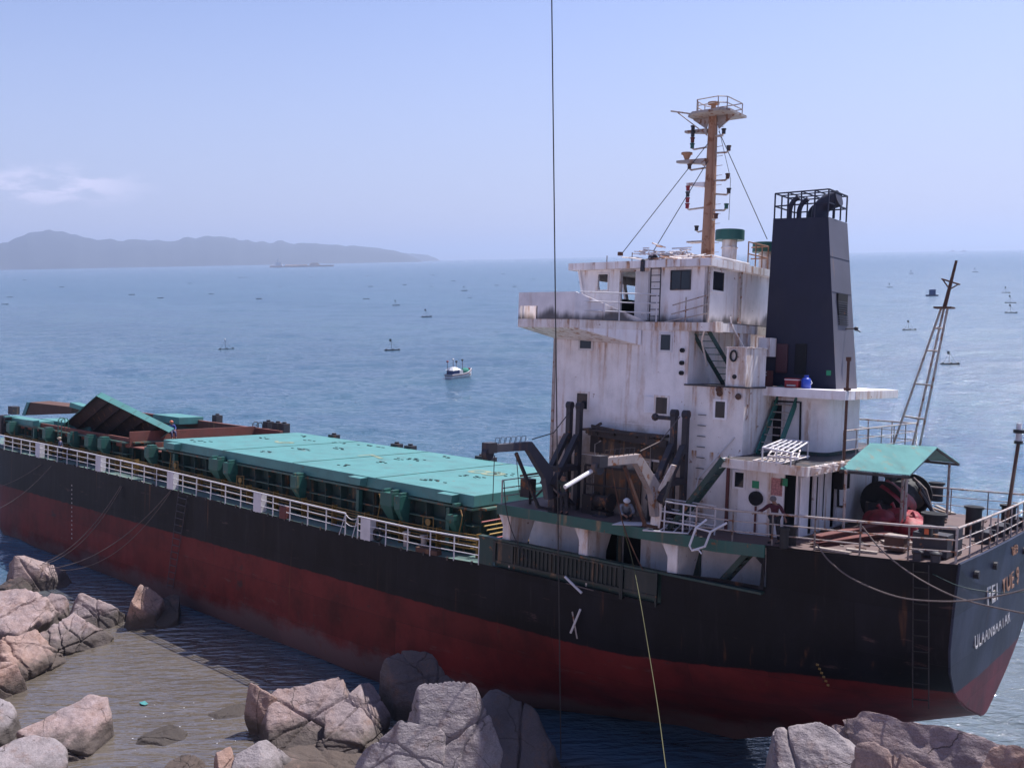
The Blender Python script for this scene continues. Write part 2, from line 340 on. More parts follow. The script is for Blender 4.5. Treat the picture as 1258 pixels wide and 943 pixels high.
M['netgreen'] = plain('green_netting', (.03, .22, .17), .9, .5, 8)
M['grimy'] = paint('grimy_davit_paint', (.34, .29, .28), .7, .6, .5)
M['shadegreen'] = paint('burnt_shaded_green_paint', (.012, .022, .022), .4, .3, .4)  # burnt green, its colour darkened for the shade on the stowed gangway
M['palerust'] = plain('sunlit_rust', (.50, .36, .30), .8, .3)

M['pipelit'] = paint('sunlit_pipe_yellow', (.42, .26, .05), .3, .1, .3)  # pipe yellow with sunlight put into the colour, for the cross pipes
M['pipered'] = paint('pipe_red', (.36, .09, .09), .3, .1, .3)
M['holdrust'] = paint('hold_red_rust', (.17, .055, .042), .5, .2, .3, .85, rcol=(.10, .045, .03))
# ================================================================== SETTING: water, seabed, hills
def struct(o): o['kind'] = 'structure'; return o
def water_mat():
    m, n, l, p = nmat('sea_water'); g = N(n, 'ShaderNodeNewGeometry').outputs['Position']
    s = N(n, 'ShaderNodeSeparateXYZ'); l.new(g, s.inputs[0]); X, Y = s.outputs[0], s.outputs[1]
    # sandy silt stirred up between the rocks, thinning out past the hull
    e = math_(n, l, 'ADD', Y, math_(n, l, 'MULTIPLY', math_(n, l, 'SUBTRACT', noi(n, l, g, .09, 5), .5), 9.))
    inner = math_(n, l, 'MULTIPLY', ramp(n, l, e, 5., 11.5), ramp(n, l, X, 62., 47.))
    sea = mixn(n, l, ramp(n, l, noi(n, l, g, .006, 5, .6, (1, 3, 1)), .3, .7), (.044, .092, .150), (.056, .112, .172))
    sea = mixn(n, l, ramp(n, l, noi(n, l, g, .05, 4, .6), .35, .75, 0, .5), sea, (.062, .130, .165))
    dx = math_(n, l, 'MULTIPLY', math_(n, l, 'ADD', X, 6.), .05); dy = math_(n, l, 'MULTIPLY', math_(n, l, 'ADD', Y, 14.), .045)
    dd = math_(n, l, 'ADD', math_(n, l, 'MULTIPLY', dx, dx), math_(n, l, 'MULTIPLY', dy, dy))
    dd = math_(n, l, 'ADD', dd, math_(n, l, 'MULTIPLY', math_(n, l, 'SUBTRACT', noi(n, l, g, .12, 5), .5), .9))
    sea = mixn(n, l, ramp(n, l, dd, 1.5, .1, 0, .85), sea, (.12, .14, .15))
    silt = mixn(n, l, ramp(n, l, noi(n, l, g, .22, 3, .5, (1, 2.4, 1), rot=-.70), .3, .7), (.100, .084, .068), (.120, .102, .084))
    c = mixn(n, l, inner, sea, silt)
    l.new(c, p.inputs['Base Color']); l.new(ramp(n, l, inner, 0, 1, 1.33, 1.85), p.inputs['IOR']); l.new(ramp(n, l, inner, 0, 1, .5, 1.), p.inputs['Specular IOR Level'])
    l.new(ramp(n, l, Y, -300., 8., .24, .03), p.inputs['Roughness'])
    # wind ripples over a longer chop; the cove is calmer
    cal = ramp(n, l, e, 9., 3., .16, 1.)
    dist = N(n, 'ShaderNodeCameraData') if False else None
    h = math_(n, l, 'ADD', math_(n, l, 'MULTIPLY', noi(n, l, g, .16, 3, .55, (1., 2.4, 1), rot=-.70), .7), math_(n, l, 'MULTIPLY', noi(n, l, g, .62, 4, .6, (1, 2.3, 1), rot=-.70), .5))
    h = math_(n, l, 'ADD', h, math_(n, l, 'MULTIPLY', noi(n, l, g, 3.2, 3, .6, (1, 1.9, 1), rot=-.70), .11))
    h = math_(n, l, 'MULTIPLY', h, cal)
    h2 = math_(n, l, 'ADD', h, math_(n, l, 'MULTIPLY', noi(n, l, g, .75, 2, .5, (1, 3.6, 1), rot=-.70), .38))
    b = N(n, 'ShaderNodeBump'); b.inputs['Strength'].default_value = 1.; b.inputs['Distance'].default_value = .62
    l.new(h2, b.inputs['Height']); l.new(b.outputs[0], p.inputs['Normal'])
    return m
M['water'] = water_mat()
import numpy as np
def sea():
    rs = [14.]
    while rs[-1] < 5200: d = rs[-1]; rs.append(d+max(.42, .8*d*d/19700))
    fa = math.atan2(fwd.y, fwd.x); na = 720; r = np.array(rs); th = np.linspace(fa-R(52), fa+R(52), na)
    RR, TH = np.meshgrid(r, th, indexing='ij'); X = CW.x+RR*np.cos(TH); Y = CW.y+RR*np.sin(TH); Z = np.zeros_like(X)
    rg = np.random.RandomState(5); wd = math.atan2(.86, -.5)
    for k in range(26):
        L = 1.3*1.17**k if k < 20 else rg.uniform(6, 30); a = wd+rg.normal(0, .55); kk = 2*math.pi/L; sl = .042 if L < 12 else .02
        ph = rg.uniform(0, 6.28); u = X*math.cos(a)+Y*math.sin(a); v = -X*math.sin(a)+Y*math.cos(a)
        env = .6+.4*np.sin(v*kk*.23+rg.uniform(0, 6)+1.3*np.sin(u*kk*.11+ph))
        Z += sl/kk*env*np.sin(u*kk+ph+.6*np.sin(v*kk*.31))
    calm = np.clip((Y-2.)/6., 0, 1)*np.clip((66-X)/10., 0, 1); Z *= 1-.80*calm
    Z *= 1+.35*np.sin(X*.013+2*np.sin(Y*.009))*np.sin(Y*.017+1.)
    nr = len(r); co = np.stack([X, Y, Z], -1).reshape(-1, 3)
    idx = np.arange(nr*na).reshape(nr, na); f = np.stack([idx[:-1, :-1], idx[1:, :-1], idx[1:, 1:], idx[:-1, 1:]], -1).reshape(-1, 4)
    # plain sheet under and beyond it, out to the horizon
    nb = 96; base = len(co); ex = [(0, 0, -.45)]
    rings = [60, 300, 1500, 6000, 29000]
    for q in rings: ex += [(q*math.cos(2*math.pi*k/nb), q*math.sin(2*math.pi*k/nb), -.45) for k in range(nb)]
    f2 = [(base, base+1+k, base+1+(k+1) % nb, base+1+(k+1) % nb) for k in range(nb)]
    f4 = [(base+1+i*nb+k, base+1+(i+1)*nb+k, base+1+(i+1)*nb+(k+1) % nb, base+1+i*nb+(k+1) % nb) for i in range(len(rings)-1) for k in range(nb)]
    tri = np.array([t[:3] for t in f2]); quad = np.vstack([f, np.array(f4)]); co = np.vstack([co, np.array(ex)])
    me = bpy.data.meshes.new('sea_water'); me.vertices.add(len(co)); me.vertices.foreach_set('co', co.astype(np.float32).ravel())
    nl = quad.size+tri.size; me.loops.add(nl); me.loops.foreach_set('vertex_index', np.concatenate([quad.ravel(), tri.ravel()]).astype(np.int32))
    npoly = len(quad)+len(tri); me.polygons.add(npoly); st = np.concatenate([np.arange(len(quad))*4, len(quad)*4+np.arange(len(tri))*3]).astype(np.int32); me.polygons.foreach_set('loop_start', st)
    me.polygons.foreach_set('use_smooth', np.ones(npoly, bool)); me.update(calc_edges=True); me.validate()
    me.materials.append(M['water']); o = bpy.data.objects.new('sea_water', me); C.objects.link(o); return struct(o)
sea()
# rocky shore that climbs from the cove to the viewpoint (below the frame)
b = MB(); nx, ny = 70, 26; vs = []; fs = []
for j in range(ny):
    for i in range(nx):
        x = -60+i*3.0; y = 24+j*2.4+2.*noise.noise(Vector((x*.07, 3, 0)))
        t = j/(ny-1); z = -1.4+min(17.5, max(0, (y-24)*1.32))+2.2*noise.fractal(Vector((x*.16, y*.16, 0)), .9, 2.1, 5)*min(1, .3+t*3)
        if (Vector((x, y))-Vector((CW.x, CW.y))).length < 7: z = min(z, CW.z-2.2)
        z = min(z, 17.6)
        vs.append((x, y, z))
for j in range(ny-1):
    for i in range(nx-1): a = j*nx+i; fs.append((a, a+1, a+nx+1, a+nx))
b.add(vs, fs); struct(b.build('rocky_shore', 'rock', smooth=True))
# far headland, two ridges
def ridge(name, tab, dist, depth, mat, seed, base=0.):
    b = MB(); n0 = 150; vs = []; fs = []; rows = 7
    for k in range(n0):
        px = tab[0][0]+(tab[-1][0]-tab[0][0])*k/(n0-1)
        hpx = lerp(tab, px); d = W3 @ ray(px, 328-.0183*px); d.z = 0; d.normalize()
        hh = hpx*dist/F*1.05*(1+.06*noise.noise(Vector((k*.4, seed, 0)))+.03*noise.noise(Vector((k*1.7, seed, 2))))
        for r in range(rows):
            t = r/(rows-1); dd = dist-depth*(1-t)*.5+depth*.5*t
            zz = hh*math.sin(math.pi*min(1, t*1.0))**.8*(1+.12*noise.noise(Vector((k*.35, r*1.3, seed))) if 0 < r < rows-1 else 0)
            vs.append((CW.x+d.x*dd, CW.y+d.y*dd, max(-2., zz-2 if r in (0, rows-1) else zz)))
    for k in range(n0-1):
        for r in range(rows-1): a = k*rows+r; fs.append((a, a+1, a+rows+1, a+rows))
    b.add(vs, fs); return struct(b.build(name, mat, smooth=True))
M['hill'] = plain('forested_hill', (.028, .034, .036), .9, .4, .004)
ridge('hills', [(-260, 10), (-120, 30), (-40, 26), (0, 27), (12, 28), (30, 36), (60, 39.5), (85, 37), (105, 32), (130, 29), (170, 29.5), (200, 27), (235, 30), (262, 32), (280, 31), (300, 27), (335, 25), (380, 23), (425, 20), (460, 17), (485, 13), (500, 9), (512, 4), (520, 0)], 9000, 1500, 'hill', 3)
ridge('hills', [(330, 0), (380, 6), (430, 10), (480, 11), (505, 9), (525, 7), (536, 3), (541, 0)], 11500, 900, 'hill', 8)
# sea air
def box_obj(name, x0, x1, y0, y1, z0, z1):
    return MB().box(x0, x1, y0, y1, z0, z1)
hz = box_obj('haze', -30500, 30500, -30500, 30500, -6, 340)
hm = bpy.data.materials.new('haze'); hm.use_nodes = True; hm.node_tree.nodes.clear()
ho = hm.node_tree.nodes.new('ShaderNodeOutputMaterial'); hv = hm.node_tree.nodes.new('ShaderNodeVolumePrincipled')
hv.inputs['Color'].default_value = (.62, .75, 1.0, 1); hv.inputs['Density'].default_value = 1.25e-4; hv.inputs['Anisotropy'].default_value = .3
hm.node_tree.links.new(hv.outputs[0], ho.inputs['Volume'])
hz = hz.build('haze', hm); hz['kind'] = 'stuff'
# ================================================================== ROCKS
def boulder_mesh(rx, ry, rz, seed, cuts=16, lev=5, rough=.06, cracks=2, ex=None):
    rnd = random.Random(seed); b = bmesh.new(); bmesh.ops.create_icosphere(b, subdivisions=lev, radius=1)
    pl = []
    for k in range(cuts):
        v = Vector((rnd.gauss(0, 1), rnd.gauss(0, 1), rnd.gauss(0, .8))).normalized(); pl.append((v, rnd.uniform(.62, .9)))
    for e_, d_ in (ex or [((rnd.uniform(-.22, .22), -.34, 1), rnd.uniform(.6, .72))]): pl.append((Vector(e_).normalized(), d_))
    if ex: pl[:cuts] = [(v, max(q, .84)) for v, q in pl[:cuts]]
    ck = [(Vector((rnd.gauss(0, 1), rnd.gauss(0, 1), rnd.gauss(0, .7))).normalized(), rnd.uniform(-.35, .35)) for _ in range(cracks)]
    sd = Vector((seed*1.7, seed*.3, 5))
    sc3 = Vector((rx, ry, rz)); big = max(rx, ry, rz)
    for v in b.verts:
        d = v.co.normalized(); r = 1.15; acc = []
        for nn, q in pl:
            c = nn.dot(d)
            if c > .05: acc.append(q/c)
        acc.sort(); r = min(1.2, acc[0]) if acc else 1.
        if len(acc) > 1: # soften the arris
            k = .05; h = max(k-abs(acc[0]-min(acc[1], 1.2)), 0)/k; r -= h*h*k*.3
        p = d*r; q = Vector((p.x*rx, p.y*ry, p.z*rz))
        for cn, co in ck:
            dist = abs(p.dot(cn)-co+.05*noise.noise(p*3+sd))
            if dist < .035: r -= .07*(1-dist/.035)
        s = noise.fractal(q*.45+sd, 1., 2.1, 3)*rough*1.2+(noise.ridged_multi_fractal(q*1.1+sd, .9, 2.2, 5, 1., 2.)-1.2)*rough*.42
        rd = noise.noise(Vector((q.x*.3, q.y*.3, q.z*2.6))+sd)*rough*.5
        v.co = Vector((d.x*rx, d.y*ry, d.z*rz))*(r+s+rd)
    me = bpy.data.meshes.new('rock'); b.to_mesh(me); b.free()
    for p in me.polygons: p.use_smooth = True
    try: me.set_sharp_from_angle(angle=R(38))
    except Exception: pass
    return me
def rock(px0, py0, px1, py1, h, seed, label, mat='rock', name='boulder', group=None, base=0., yaw=0., lev=6, cuts=16, rough=.06, cracks=2, sink=.35, tilt=(0, 0), ex=None, foot=0):
    q = wp((px0+px1)/2, py1, base); t = (q-CW).length; wd = (px1-px0)*t/F; V = (py1-py0)*t/F
    D = max(1.2, (V-h*.88)/.45); a = (q-CW); a.z = 0; a.normalize()
    c = q+a*D*.5; me = boulder_mesh(wd/2*1.04, D/2*1.05, h*(1-sink*0)+.6, seed, cuts, lev, rough, cracks, ex)
    zt = max(v.co.z for v in me.vertices)
    o = bpy.data.objects.new(name, me); C.objects.link(o); me.materials.append(M[mat])
    o.rotation_euler = (R(tilt[0]), R(tilt[1]), math.atan2(a.y, a.x)-math.pi/2+R(yaw))
    # settle it: scale and shift until the part above water fills its place
    rm = o.rotation_euler.to_matrix(); loc = Vector((c.x, c.y, base+h-zt)); rv = [rm @ v.co for v in me.vertices]; si = Vector((1, 1, 1)); Rw = (W3 @ S3).transposed()
    u = a; sd = Vector((-a.y, a.x, 0)); sw = 1.; sz = 1.
    for _ in range(7):
        X = []; Yp = []
        for v in rv:
            l_ = v.dot(u); s_ = v.dot(sd); wv = loc+u*l_*sw+sd*s_*sw+Vector((0, 0, v.z*sz))
            if wv.z > max(-.05, base-.6 if foot else -.05): k_ = Rw @ (wv-CW); X.append(CX+F*k_.x/k_.z); Yp.append(CY+F*k_.y/k_.z)
        if not X: break
        x0, x1, y0, y1 = min(X), max(X), min(Yp), max(Yp)
        sw *= max(.7, min(1.4, (px1-px0)/(x1-x0))); loc -= sd*(((px0+px1)-(x0+x1))/2*t/F)
        top = (y0-py0)*t/F; zt_ = max(v.z for v in rv)*sz; loc.z += top*.2; sz *= max(.8, min(1.3, 1+.5*top/max(.4, zt_)))
        if py1 < 985: loc -= u*((py1-y1)*t/F*1.1)
        loc.z = min(max(loc.z, base-.5*h), base+.7*h)
    for v, r_ in zip(me.vertices, rv): l_ = r_.dot(u); s_ = r_.dot(sd); v.co = u*l_*sw+sd*s_*sw+Vector((0, 0, r_.z*sz))
    if foot:
        zb_ = min(v.co.z for v in me.vertices); k_ = (loc.z+1.5)/-zb_
        for v in me.vertices: v.co.z *= k_ if v.co.z < 0 else 1
    o.rotation_euler = (0, 0, 0); o.location = loc
    return tag(o, label, 'rock', group)
G = 'boulders around the cove'
rock(5, 682, 90, 733, 2.3, 3, 'pale pink pointed boulder standing in dark water at the far left, by the mooring ropes', group=G, lev=6, rough=.05, cuts=9, ex=[((.55, -.1, .75), .52), ((-.97, -.1, .22), .62), ((.1, -.75, .5), .6), ((.9, .1, .3), .8)])
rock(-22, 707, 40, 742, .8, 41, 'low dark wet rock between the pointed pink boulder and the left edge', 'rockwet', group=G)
rock(-60, 722, 84, 800, 1.7, 5, 'broad cracked pink slab on the left shore below the pointed boulder', group=G, lev=6, cuts=12, cracks=5, rough=.07)
rock(22, 728, 90, 775, 2.0, 6, 'smooth pale pink hump on the left shore beside the striped block', group=G, lev=5, cracks=3)
rock(78, 728, 160, 778, 1.9, 14, 'pink block split by parallel joints, left of the square boulder', group=G, lev=6, cuts=6, cracks=7, rough=.05, ex=[((.15, -.45, .85), .58), ((-.5, -.6, .3), .75), ((.8, -.4, .4), .74)])
rock(152, 717, 206, 774, 2.6, 9, 'square rough-topped boulder right at the foot of the hull', 'rockorange', group=G, lev=6, cuts=5, rough=.06, cracks=2, ex=[((.25, -.25, .9), .72), ((-.1, -1, .1), .7), ((-.95, -.1, .1), .78), ((.9, -.3, .1), .74)])
rock(184, 730, 222, 772, .9, 10, 'low dark shaded rock between the square boulder and the rope ladder', 'rockwet', group=G)
rock(40, 752, 140, 812, 1.0, 12, 'ragged shelf of broken pink rock sloping down to the cove', group=G, lev=6, cuts=18, cracks=6, rough=.11)
rock(-55, 772, 82, 842, 1.1, 15, 'pitted pink and ochre shelf along the left edge of the cove', 'rockorange', group=G, lev=6, cuts=18, cracks=6, rough=.11)
rock(-60, 812, 34, 868, 1.3, 18, 'rounded pink rock at the left edge above the grey one', 'rockorange', group=G, rough=.08)
rock(-70, 856, 26, 930, 1.4, 21, 'pale grey rock cut off by the left edge of the view', 'rockgrey', group=G)
rock(14, 852, 140, 944, 2.0, 33, 'large pale boulder with dark growth around its foot in the lower left cove', group=G, lev=6, cuts=12, rough=.05, tilt=(0, 5))
rock(-40, 902, 84, 1010, 2.0, 24, 'smooth whitish boulder in the bottom left corner', 'rockgrey', group=G, lev=6, cuts=12, rough=.04)
rock(165, 889, 232, 918, .22, 27, 'small dark rock just awash in the middle of the cove', 'rockwet', group=G, rough=.1)
rock(184, 926, 254, 962, .55, 28, 'small ochre rock with black weed at the bottom edge of the cove', 'rockorange', group=G, rough=.1)
rock(255, 866, 308, 884, .10, 29, 'thin dark rock barely showing left of the big cracked boulder', 'rockwet', group=G, rough=.12)
rock(300, 838, 352, 905, 2.2, 31, 'brown upright rock on the left flank of the big cracked boulder', 'rockorange', group=G)
rock(312, 831, 448, 926, 2.2, 34, 'big blocky boulder with a long horizontal crack right of the cove', group=G, lev=6, cuts=6, cracks=3, rough=.045, ex=[((-.05, -.5, .85), .54), ((-.9, -.2, .25), .8), ((0, -.95, .2), .74), ((0, 1, .1), .55), ((.8, -.1, .4), .8)])
rock(398, 838, 480, 930, 2.0, 36, 'rounded pink boulder with fine cracks between the big blocky boulder and the shaded ones', group=G, lev=6, cuts=12, cracks=4, rough=.045)
rock(388, 888, 450, 938, 1.3, 37, 'small pink split rock wedged in front of the big blocky boulder', 'rock', group=G, cracks=5)
rock(285, 905, 470, 990, 1.2, 38, 'rubbly ochre rock bed in front of the big blocky boulder', 'rockorange', group=G, lev=6, cuts=18, cracks=5, rough=.12)
rock(262, 916, 292, 975, 1.4, 39, 'narrow pointed rock beside the smooth grey block at the bottom edge', 'rockorange', group=G)
rock(280, 908, 366, 985, 1.7, 40, 'smooth grey angular block at the bottom edge right of the cove', 'rockgrey', group=G, lev=6, cuts=10, rough=.03, cracks=1)
rock(463, 798, 582, 885, 2.8, 52, 'tall shaded boulder closest to the hull behind the pale sunlit boulder', 'rockshade', group=G, base=.5, cuts=5, cracks=4, rough=.05, ex=[((.16, -.45, .88), .56), ((0, 1, .1), .6), ((-.95, -.25, .12), .8), ((-.2, -.95, .2), .78), ((.7, -.5, .5), .78)])
rock(552, 812, 622, 878, 2.0, 53, 'pointed shaded rock between the tall boulder and the hull', 'rockshade', group=G, lev=5, cuts=10)
rock(496, 835, 618, 965, 3.0, 55, 'large pale cracked boulder in the sun beside the shaded ones', 'rockgrey', group=G, base=2.6, foot=1, cuts=5, cracks=5, rough=.035, ex=[((-.05, -.62, .85), .52), ((-.85, -.3, .3), .78), ((.55, -.45, .65), .78), ((.12, 1, .1), .5)])
rock(560, 846, 690, 1000, 3.2, 57, 'dark rounded boulder in the ship shadow, rightmost of the middle rocks', 'rockshade', group=G, base=.2, cuts=6, cracks=4, rough=.05, ex=[((.3, -.5, .8), .56), ((.8, -.4, .35), .72), ((0, .9, .3), .7)])
rock(434, 884, 556, 965, 2.0, 59, 'low wedge shaped grey boulder at the bottom edge in front of the sunlit one', 'rockgrey', group=G, base=2.9, foot=1, cuts=6, cracks=4, rough=.04, ex=[((.25, -.5, .85), .6), ((-.55, -.3, .75), .68), ((-.15, -.95, .15), .8), ((0, .9, .4), .8)])
rock(534, 915, 578, 956, 1.3, 61, 'small orange brown rock at the foot of the cracked boulder', 'rockorange', group=G)
rock(930, 886, 1085, 1050, 2.6, 71, 'grey brown boulder below the stern at its left end', 'rockgrey', group=G, base=4.4, foot=1, cuts=7, cracks=3, rough=.05, ex=[((-.12, -.45, .88), .5), ((-.9, -.2, .3), .8), ((0, 1, .1), .5)])
rock(962, 873, 1480, 1075, 4.2, 73, 'huge flat purplish slab below the stern with a rope shadow across it', 'rock', group=G, base=4.2, foot=1, cuts=5, cracks=5, rough=.04, ex=[((.03, -.5, .85), .46), ((-.75, -.35, .5), .8), ((.03, 1, .12), .42)])
rock(1035, 910, 1225, 1060, 3.2, 77, 'ochre rounded ridge of rock in front of the flat slab under the stern', 'rockorange', group=G, base=5.6, foot=1, cuts=8, cracks=5, rough=.07, ex=[((.0, -.4, .9), .62)])
rock(1196, 908, 1370, 1060, 3.2, 79, 'ochre rock at the bottom right corner', 'rockorange', group=G, base=5.8, foot=1, cuts=9, cracks=4, rough=.06)
# ================================================================== THE SHIP
ship = on_ship('cargo_ship', 'rusting green, black and red bulk cargo ship stranded against the rocks', 'ship', (0, 0, 0))
ZP = [(0, 0), (1.5, -.09), (6, -.27), (8, -.38), (13, -.42), (18.6, -.44)]
ZM = [(18, -3.15), (21.6, -3.31), (25.3, -3.36), (34.4, -3.2), (46, -2.98), (57, -2.86), (72, -2.85), (81, -2.8)]
HB = [(0, 5.85), (1.5, 6.1), (3.5, 6.35), (6, 6.5), (9, 6.6), (70, 6.6), (73, 6.4), (76, 5.4), (78.5, 3.5), (80.5, 1.0), (81, .12)]
zp = lambda x: lerp(ZP, x); zm = lambda x: lerp(ZM, x); hb = lambda x: lerp(HB, x)
TR = [(5.85, 0), (5.85, -1.5), (5.72, -2.8), (5.35, -3.6), (4.6, -4.4), (3.7, -5.0), (2.5, -5.6), (1.2, -6.1), (.25, -6.45)]
def section(x):
    if x < 12:
        A = [(y, z) for y, z in TR]; B = [(6.6, 0), (6.6, -1.9), (6.58, -3.8), (6.4, -5.6), (5.7, -7.0), (4.2, -8.0), (2.2, -9.0), (.8, -10.0), (.25, -10.9)]
        t = x/12; t2 = t**.8
        P = [((a[0]*(1-t2)+b[0]*t2), a[1]*(1-t)+b[1]*t) for a, b in zip(A, B)]
        k = hb(x)/P[0][0]; P[0] = (hb(x), P[0][1]); P[1] = (P[1][0]*(k+1)/2, P[1][1]); return P
    full = [(6.6, 0), (6.6, -1.9), (6.6, -3.8), (6.6, -5.8), (6.6, -7.6), (6.6, -9.2), (6.0, -10.5), (4.8, -10.95), (.25, -11.0)]
    A12 = [(6.6, 0), (6.6, -1.9), (6.58, -3.8), (6.4, -5.6), (5.7, -7.0), (4.2, -8.0), (2.2, -9.0), (.8, -10.0), (.25, -10.9)]
    t = min(1, (x-12)/12); P = [(a[0]*(1-t)+b[0]*t, a[1]*(1-t)+b[1]*t) for a, b in zip(A12, full)]
    if x > 70: k = hb(x)/6.6; f = [1, .99, .97, .94, .9, .86, .82, .8, .8]; q = min(1, (x-70)/9); P = [(max(.1, y*k*(1-(1-f[i])*q*2.2)), z) for i, (y, z) in enumerate(P)]
    return P
def hull_y(x, z):
    P = section(x)
    for (y0, z0), (y1, z1) in zip(P, P[1:]):
        if z <= z0 and z >= z1: return y0+(y1-y0)*(z-z0)/(z1-z0)
    return P[0][0]
# stations; the top edge follows poop, bulwark opening, then main deck
xs = [0, .6, 1.5, 3, 4.5, 6.15, 8, 10.3, 12, 14, 16, 18.7, 19.55, 22, 25, 30, 36, 42, 48, 54, 60, 66, 70, 72, 74, 76, 78, 79.5, 80.5, 81]
def topz(x, side):
    if x <= 6.15: return zp(x)
    if x <= 19.55: return (-1.78 if x < 10.3 else zm(19.55)+.02) if side > 0 else (zp(x) if x < 18.8 else zm(x))
    return zm(x)
def hull_part(side):
    b = MB(); rows = 11; cols = []
    for i, x in enumerate(xs):
        tops = [topz(x, side)]
        if side > 0 and x == 6.15: tops = [zp(x), -1.78]
        if side > 0 and x == 10.3: tops = [-1.95, zm(19.55)+.02]
        for tz in tops:
            col = []
            P = section(x)
            zs = [tz]+[z for y, z in P[1:] if z < tz-.15]
            while len(zs) < rows: # subdivide the longest
                k = max(range(len(zs)-1), key=lambda k: zs[k]-zs[k+1]); zs.insert(k+1, (zs[k]+zs[k+1])/2)
            for z in zs[:rows]:
                z2 = max(z, P[-1][1]); rake = .07*(-z2)*max(0, 1-x/6)
                col.append((x+rake, side*hull_y(x, z2), z2))
            cols.append(col)
    vs = [v for c in cols for v in c]; fs = []
    for i in range(len(cols)-1):
        if abs(cols[i][5][0]-cols[i+1][5][0]) < 1e-6: continue
        for r in range(rows-1): a = i*rows+r; fs.append((a, a+1, a+rows+1, a+rows))
    b.add(vs, fs); return b
hull = hull_part(1)
o = hull_part(-1); hull.add(o.v, o.f)
# flat keel strip
kv = []; kf = []
for i, x in enumerate(xs): P = section(x); rake = .07*(-P[-1][1])*max(0, 1-x/6); kv += [(x+rake, P[-1][0], P[-1][1]), (x+rake, -P[-1][0], P[-1][1])]
for i in range(len(xs)-1): kf.append((2*i, 2*i+1, 2*i+3, 2*i+2))
hull.add(kv, kf)
hull_o = hull.build('hull', 'hull', ship, smooth=True)
# transom plate, slightly convex
b = MB(); vs = []; fs = []; nr = 14; nc = 13
for r in range(nr):
    z = -6.45*r/(nr-1); hw = lerp([(-a[1], a[0]) for a in TR], -z)
    for c in range(nc): y = hw*(1-2*c/(nc-1)); vs.append((-.07*z-.02-.10*(1-(y/5.9)**2), y, z))
for r in range(nr-1):
    for c in range(nc-1): a = r*nc+c; fs.append((a, a+1, a+nc+1, a+nc))
b.add(vs, fs); transom = b.build('transom', 'transom', ship, smooth=True)
b = MB()   # rounded rubbing edge round the transom
pts = [(-.07*z-.03, y, z) for y, z in TR]+[(-.07*z-.03, -y, z) for y, z in TR[::-1]]
b.tube(pts, .045, 6, mi=0); b.tube([(-.02, 5.85, .0), (-.10, 3, .0), (-.12, 0, .0), (-.10, -3, 0), (-.02, -5.85, 0)], .05, 6)
b.build('transom_edge', 'transom', transom)
def letters(txt, x, yc, z, size, mat, name, parent, bold=.018, sx=1., rot=None, depth=.012):
    cu = bpy.data.curves.new(name, 'FONT'); cu.body = txt; cu.size = size; cu.align_x = 'CENTER'; cu.align_y = 'CENTER'; cu.extrude = depth; cu.offset = bold*size; cu.space_character = 1.12
    t = bpy.data.objects.new('tmp', cu); C.objects.link(t); bpy.context.view_layer.update()
    me = bpy.data.meshes.new_from_object(t.evaluated_get(bpy.context.evaluated_depsgraph_get())); bpy.data.objects.remove(t)
    me.materials.clear(); me.materials.append(M[mat])
    rt = rot if rot is not None else Matrix(((0, 0, -1), (-1, 0, 0), (0, 1, 0)))      # reads from astern
    for v in me.vertices: q = Vector((v.co.x*sx, v.co.y, v.co.z)); v.co = rt @ q+Vector((x, yc, z))
    o = bpy.data.objects.new(name, me); C.objects.link(o); o.parent = parent; return o
lr = Matrix(((0, .07, -1), (-1, 0, 0), (0, 1, .07)))
f1 = sp(1209, 736, 'x', .12); f2 = sp(1248, 695, 'x', .1); u1 = sp(1195, 790, 'x', .26); u2 = sp(1239, 748, 'x', .24)
letters('FEI', -.07*-1.75-.15, (f1.y*.80+f2.y*.20)+.42, -1.72, .92, 'letter', 'ship_name', transom, rot=lr, sx=1.25)
letters('YUE 9', -.07*-1.75-.15, (f1.y*.30+f2.y*.70)-.02, -1.68, .92, 'letterrust', 'ship_name', transom, rot=lr, sx=1.02)
letters('ULAANBAATAR', -.07*-3.45-.145, (u1.y+u2.y)/2+.42, (u1.z+u2.z)/2-.02, .66, 'letter', 'port_of_registry', transom, rot=lr, sx=.98, bold=.01)
letters('飞跃9', -.07*-.55-.15, sp(1241, 676, 'x', .03).y, -.52, .42, 'letterrust', 'ship_name', transom, rot=lr, bold=.01)
b = MB()
for px, py in ((1197, 705), (1219.5, 694), (1257, 676)):
    q = sp(px, py, 'x', -.03); b.cyl((q.x-.16, q.y, q.z), (q.x+.06, q.y, q.z), .14, 12)
b.build('fairlead_pipe', 'steel', transom)
# decks
def deck(name, pts, z, mat, parent=ship, th=.06, zf=None):
    b = MB(); P = [(x, y, (zf(x) if zf else z)-.004) for x, y in pts]
    return b.prism(P, (0, 0, -th)).build(name, mat, parent)
pd = [0, 1.5, 3, 4.5, 6, 8, 10, 13, 16, 18.55]
b = MB(); vs = []; fs = []
for x in pd: y = hb(x)-.01; vs += [(x, y, zp(x)), (x, -y, zp(x)), (x, y, zp(x)-.08), (x, -y, zp(x)-.08)]
for i in range(len(pd)-1): a = 4*i; fs += [(a, a+1, a+5, a+4), (a+2, a+6, a+7, a+3)]
fs += [(0, 2, 3, 1), (len(pd)*4-4, len(pd)*4-3, len(pd)*4-1, len(pd)*4-2)]
b.add(vs, fs); b.build('poop_deck', 'deckoxide', ship)
b = MB(); md = [5, 10, 18, 19.5, 22, 25, 30, 36, 42, 48, 54, 60, 66, 72, 74, 76, 78, 80]; vs = []; fs = []
for x in md: z = zm(x); y = hull_y(x, z)-.03; vs += [(x, y, z), (x, 5.0 if y > 5 else y*.9, z), (x, -5.0 if y > 5 else -y*.9, z), (x, -y, z)]
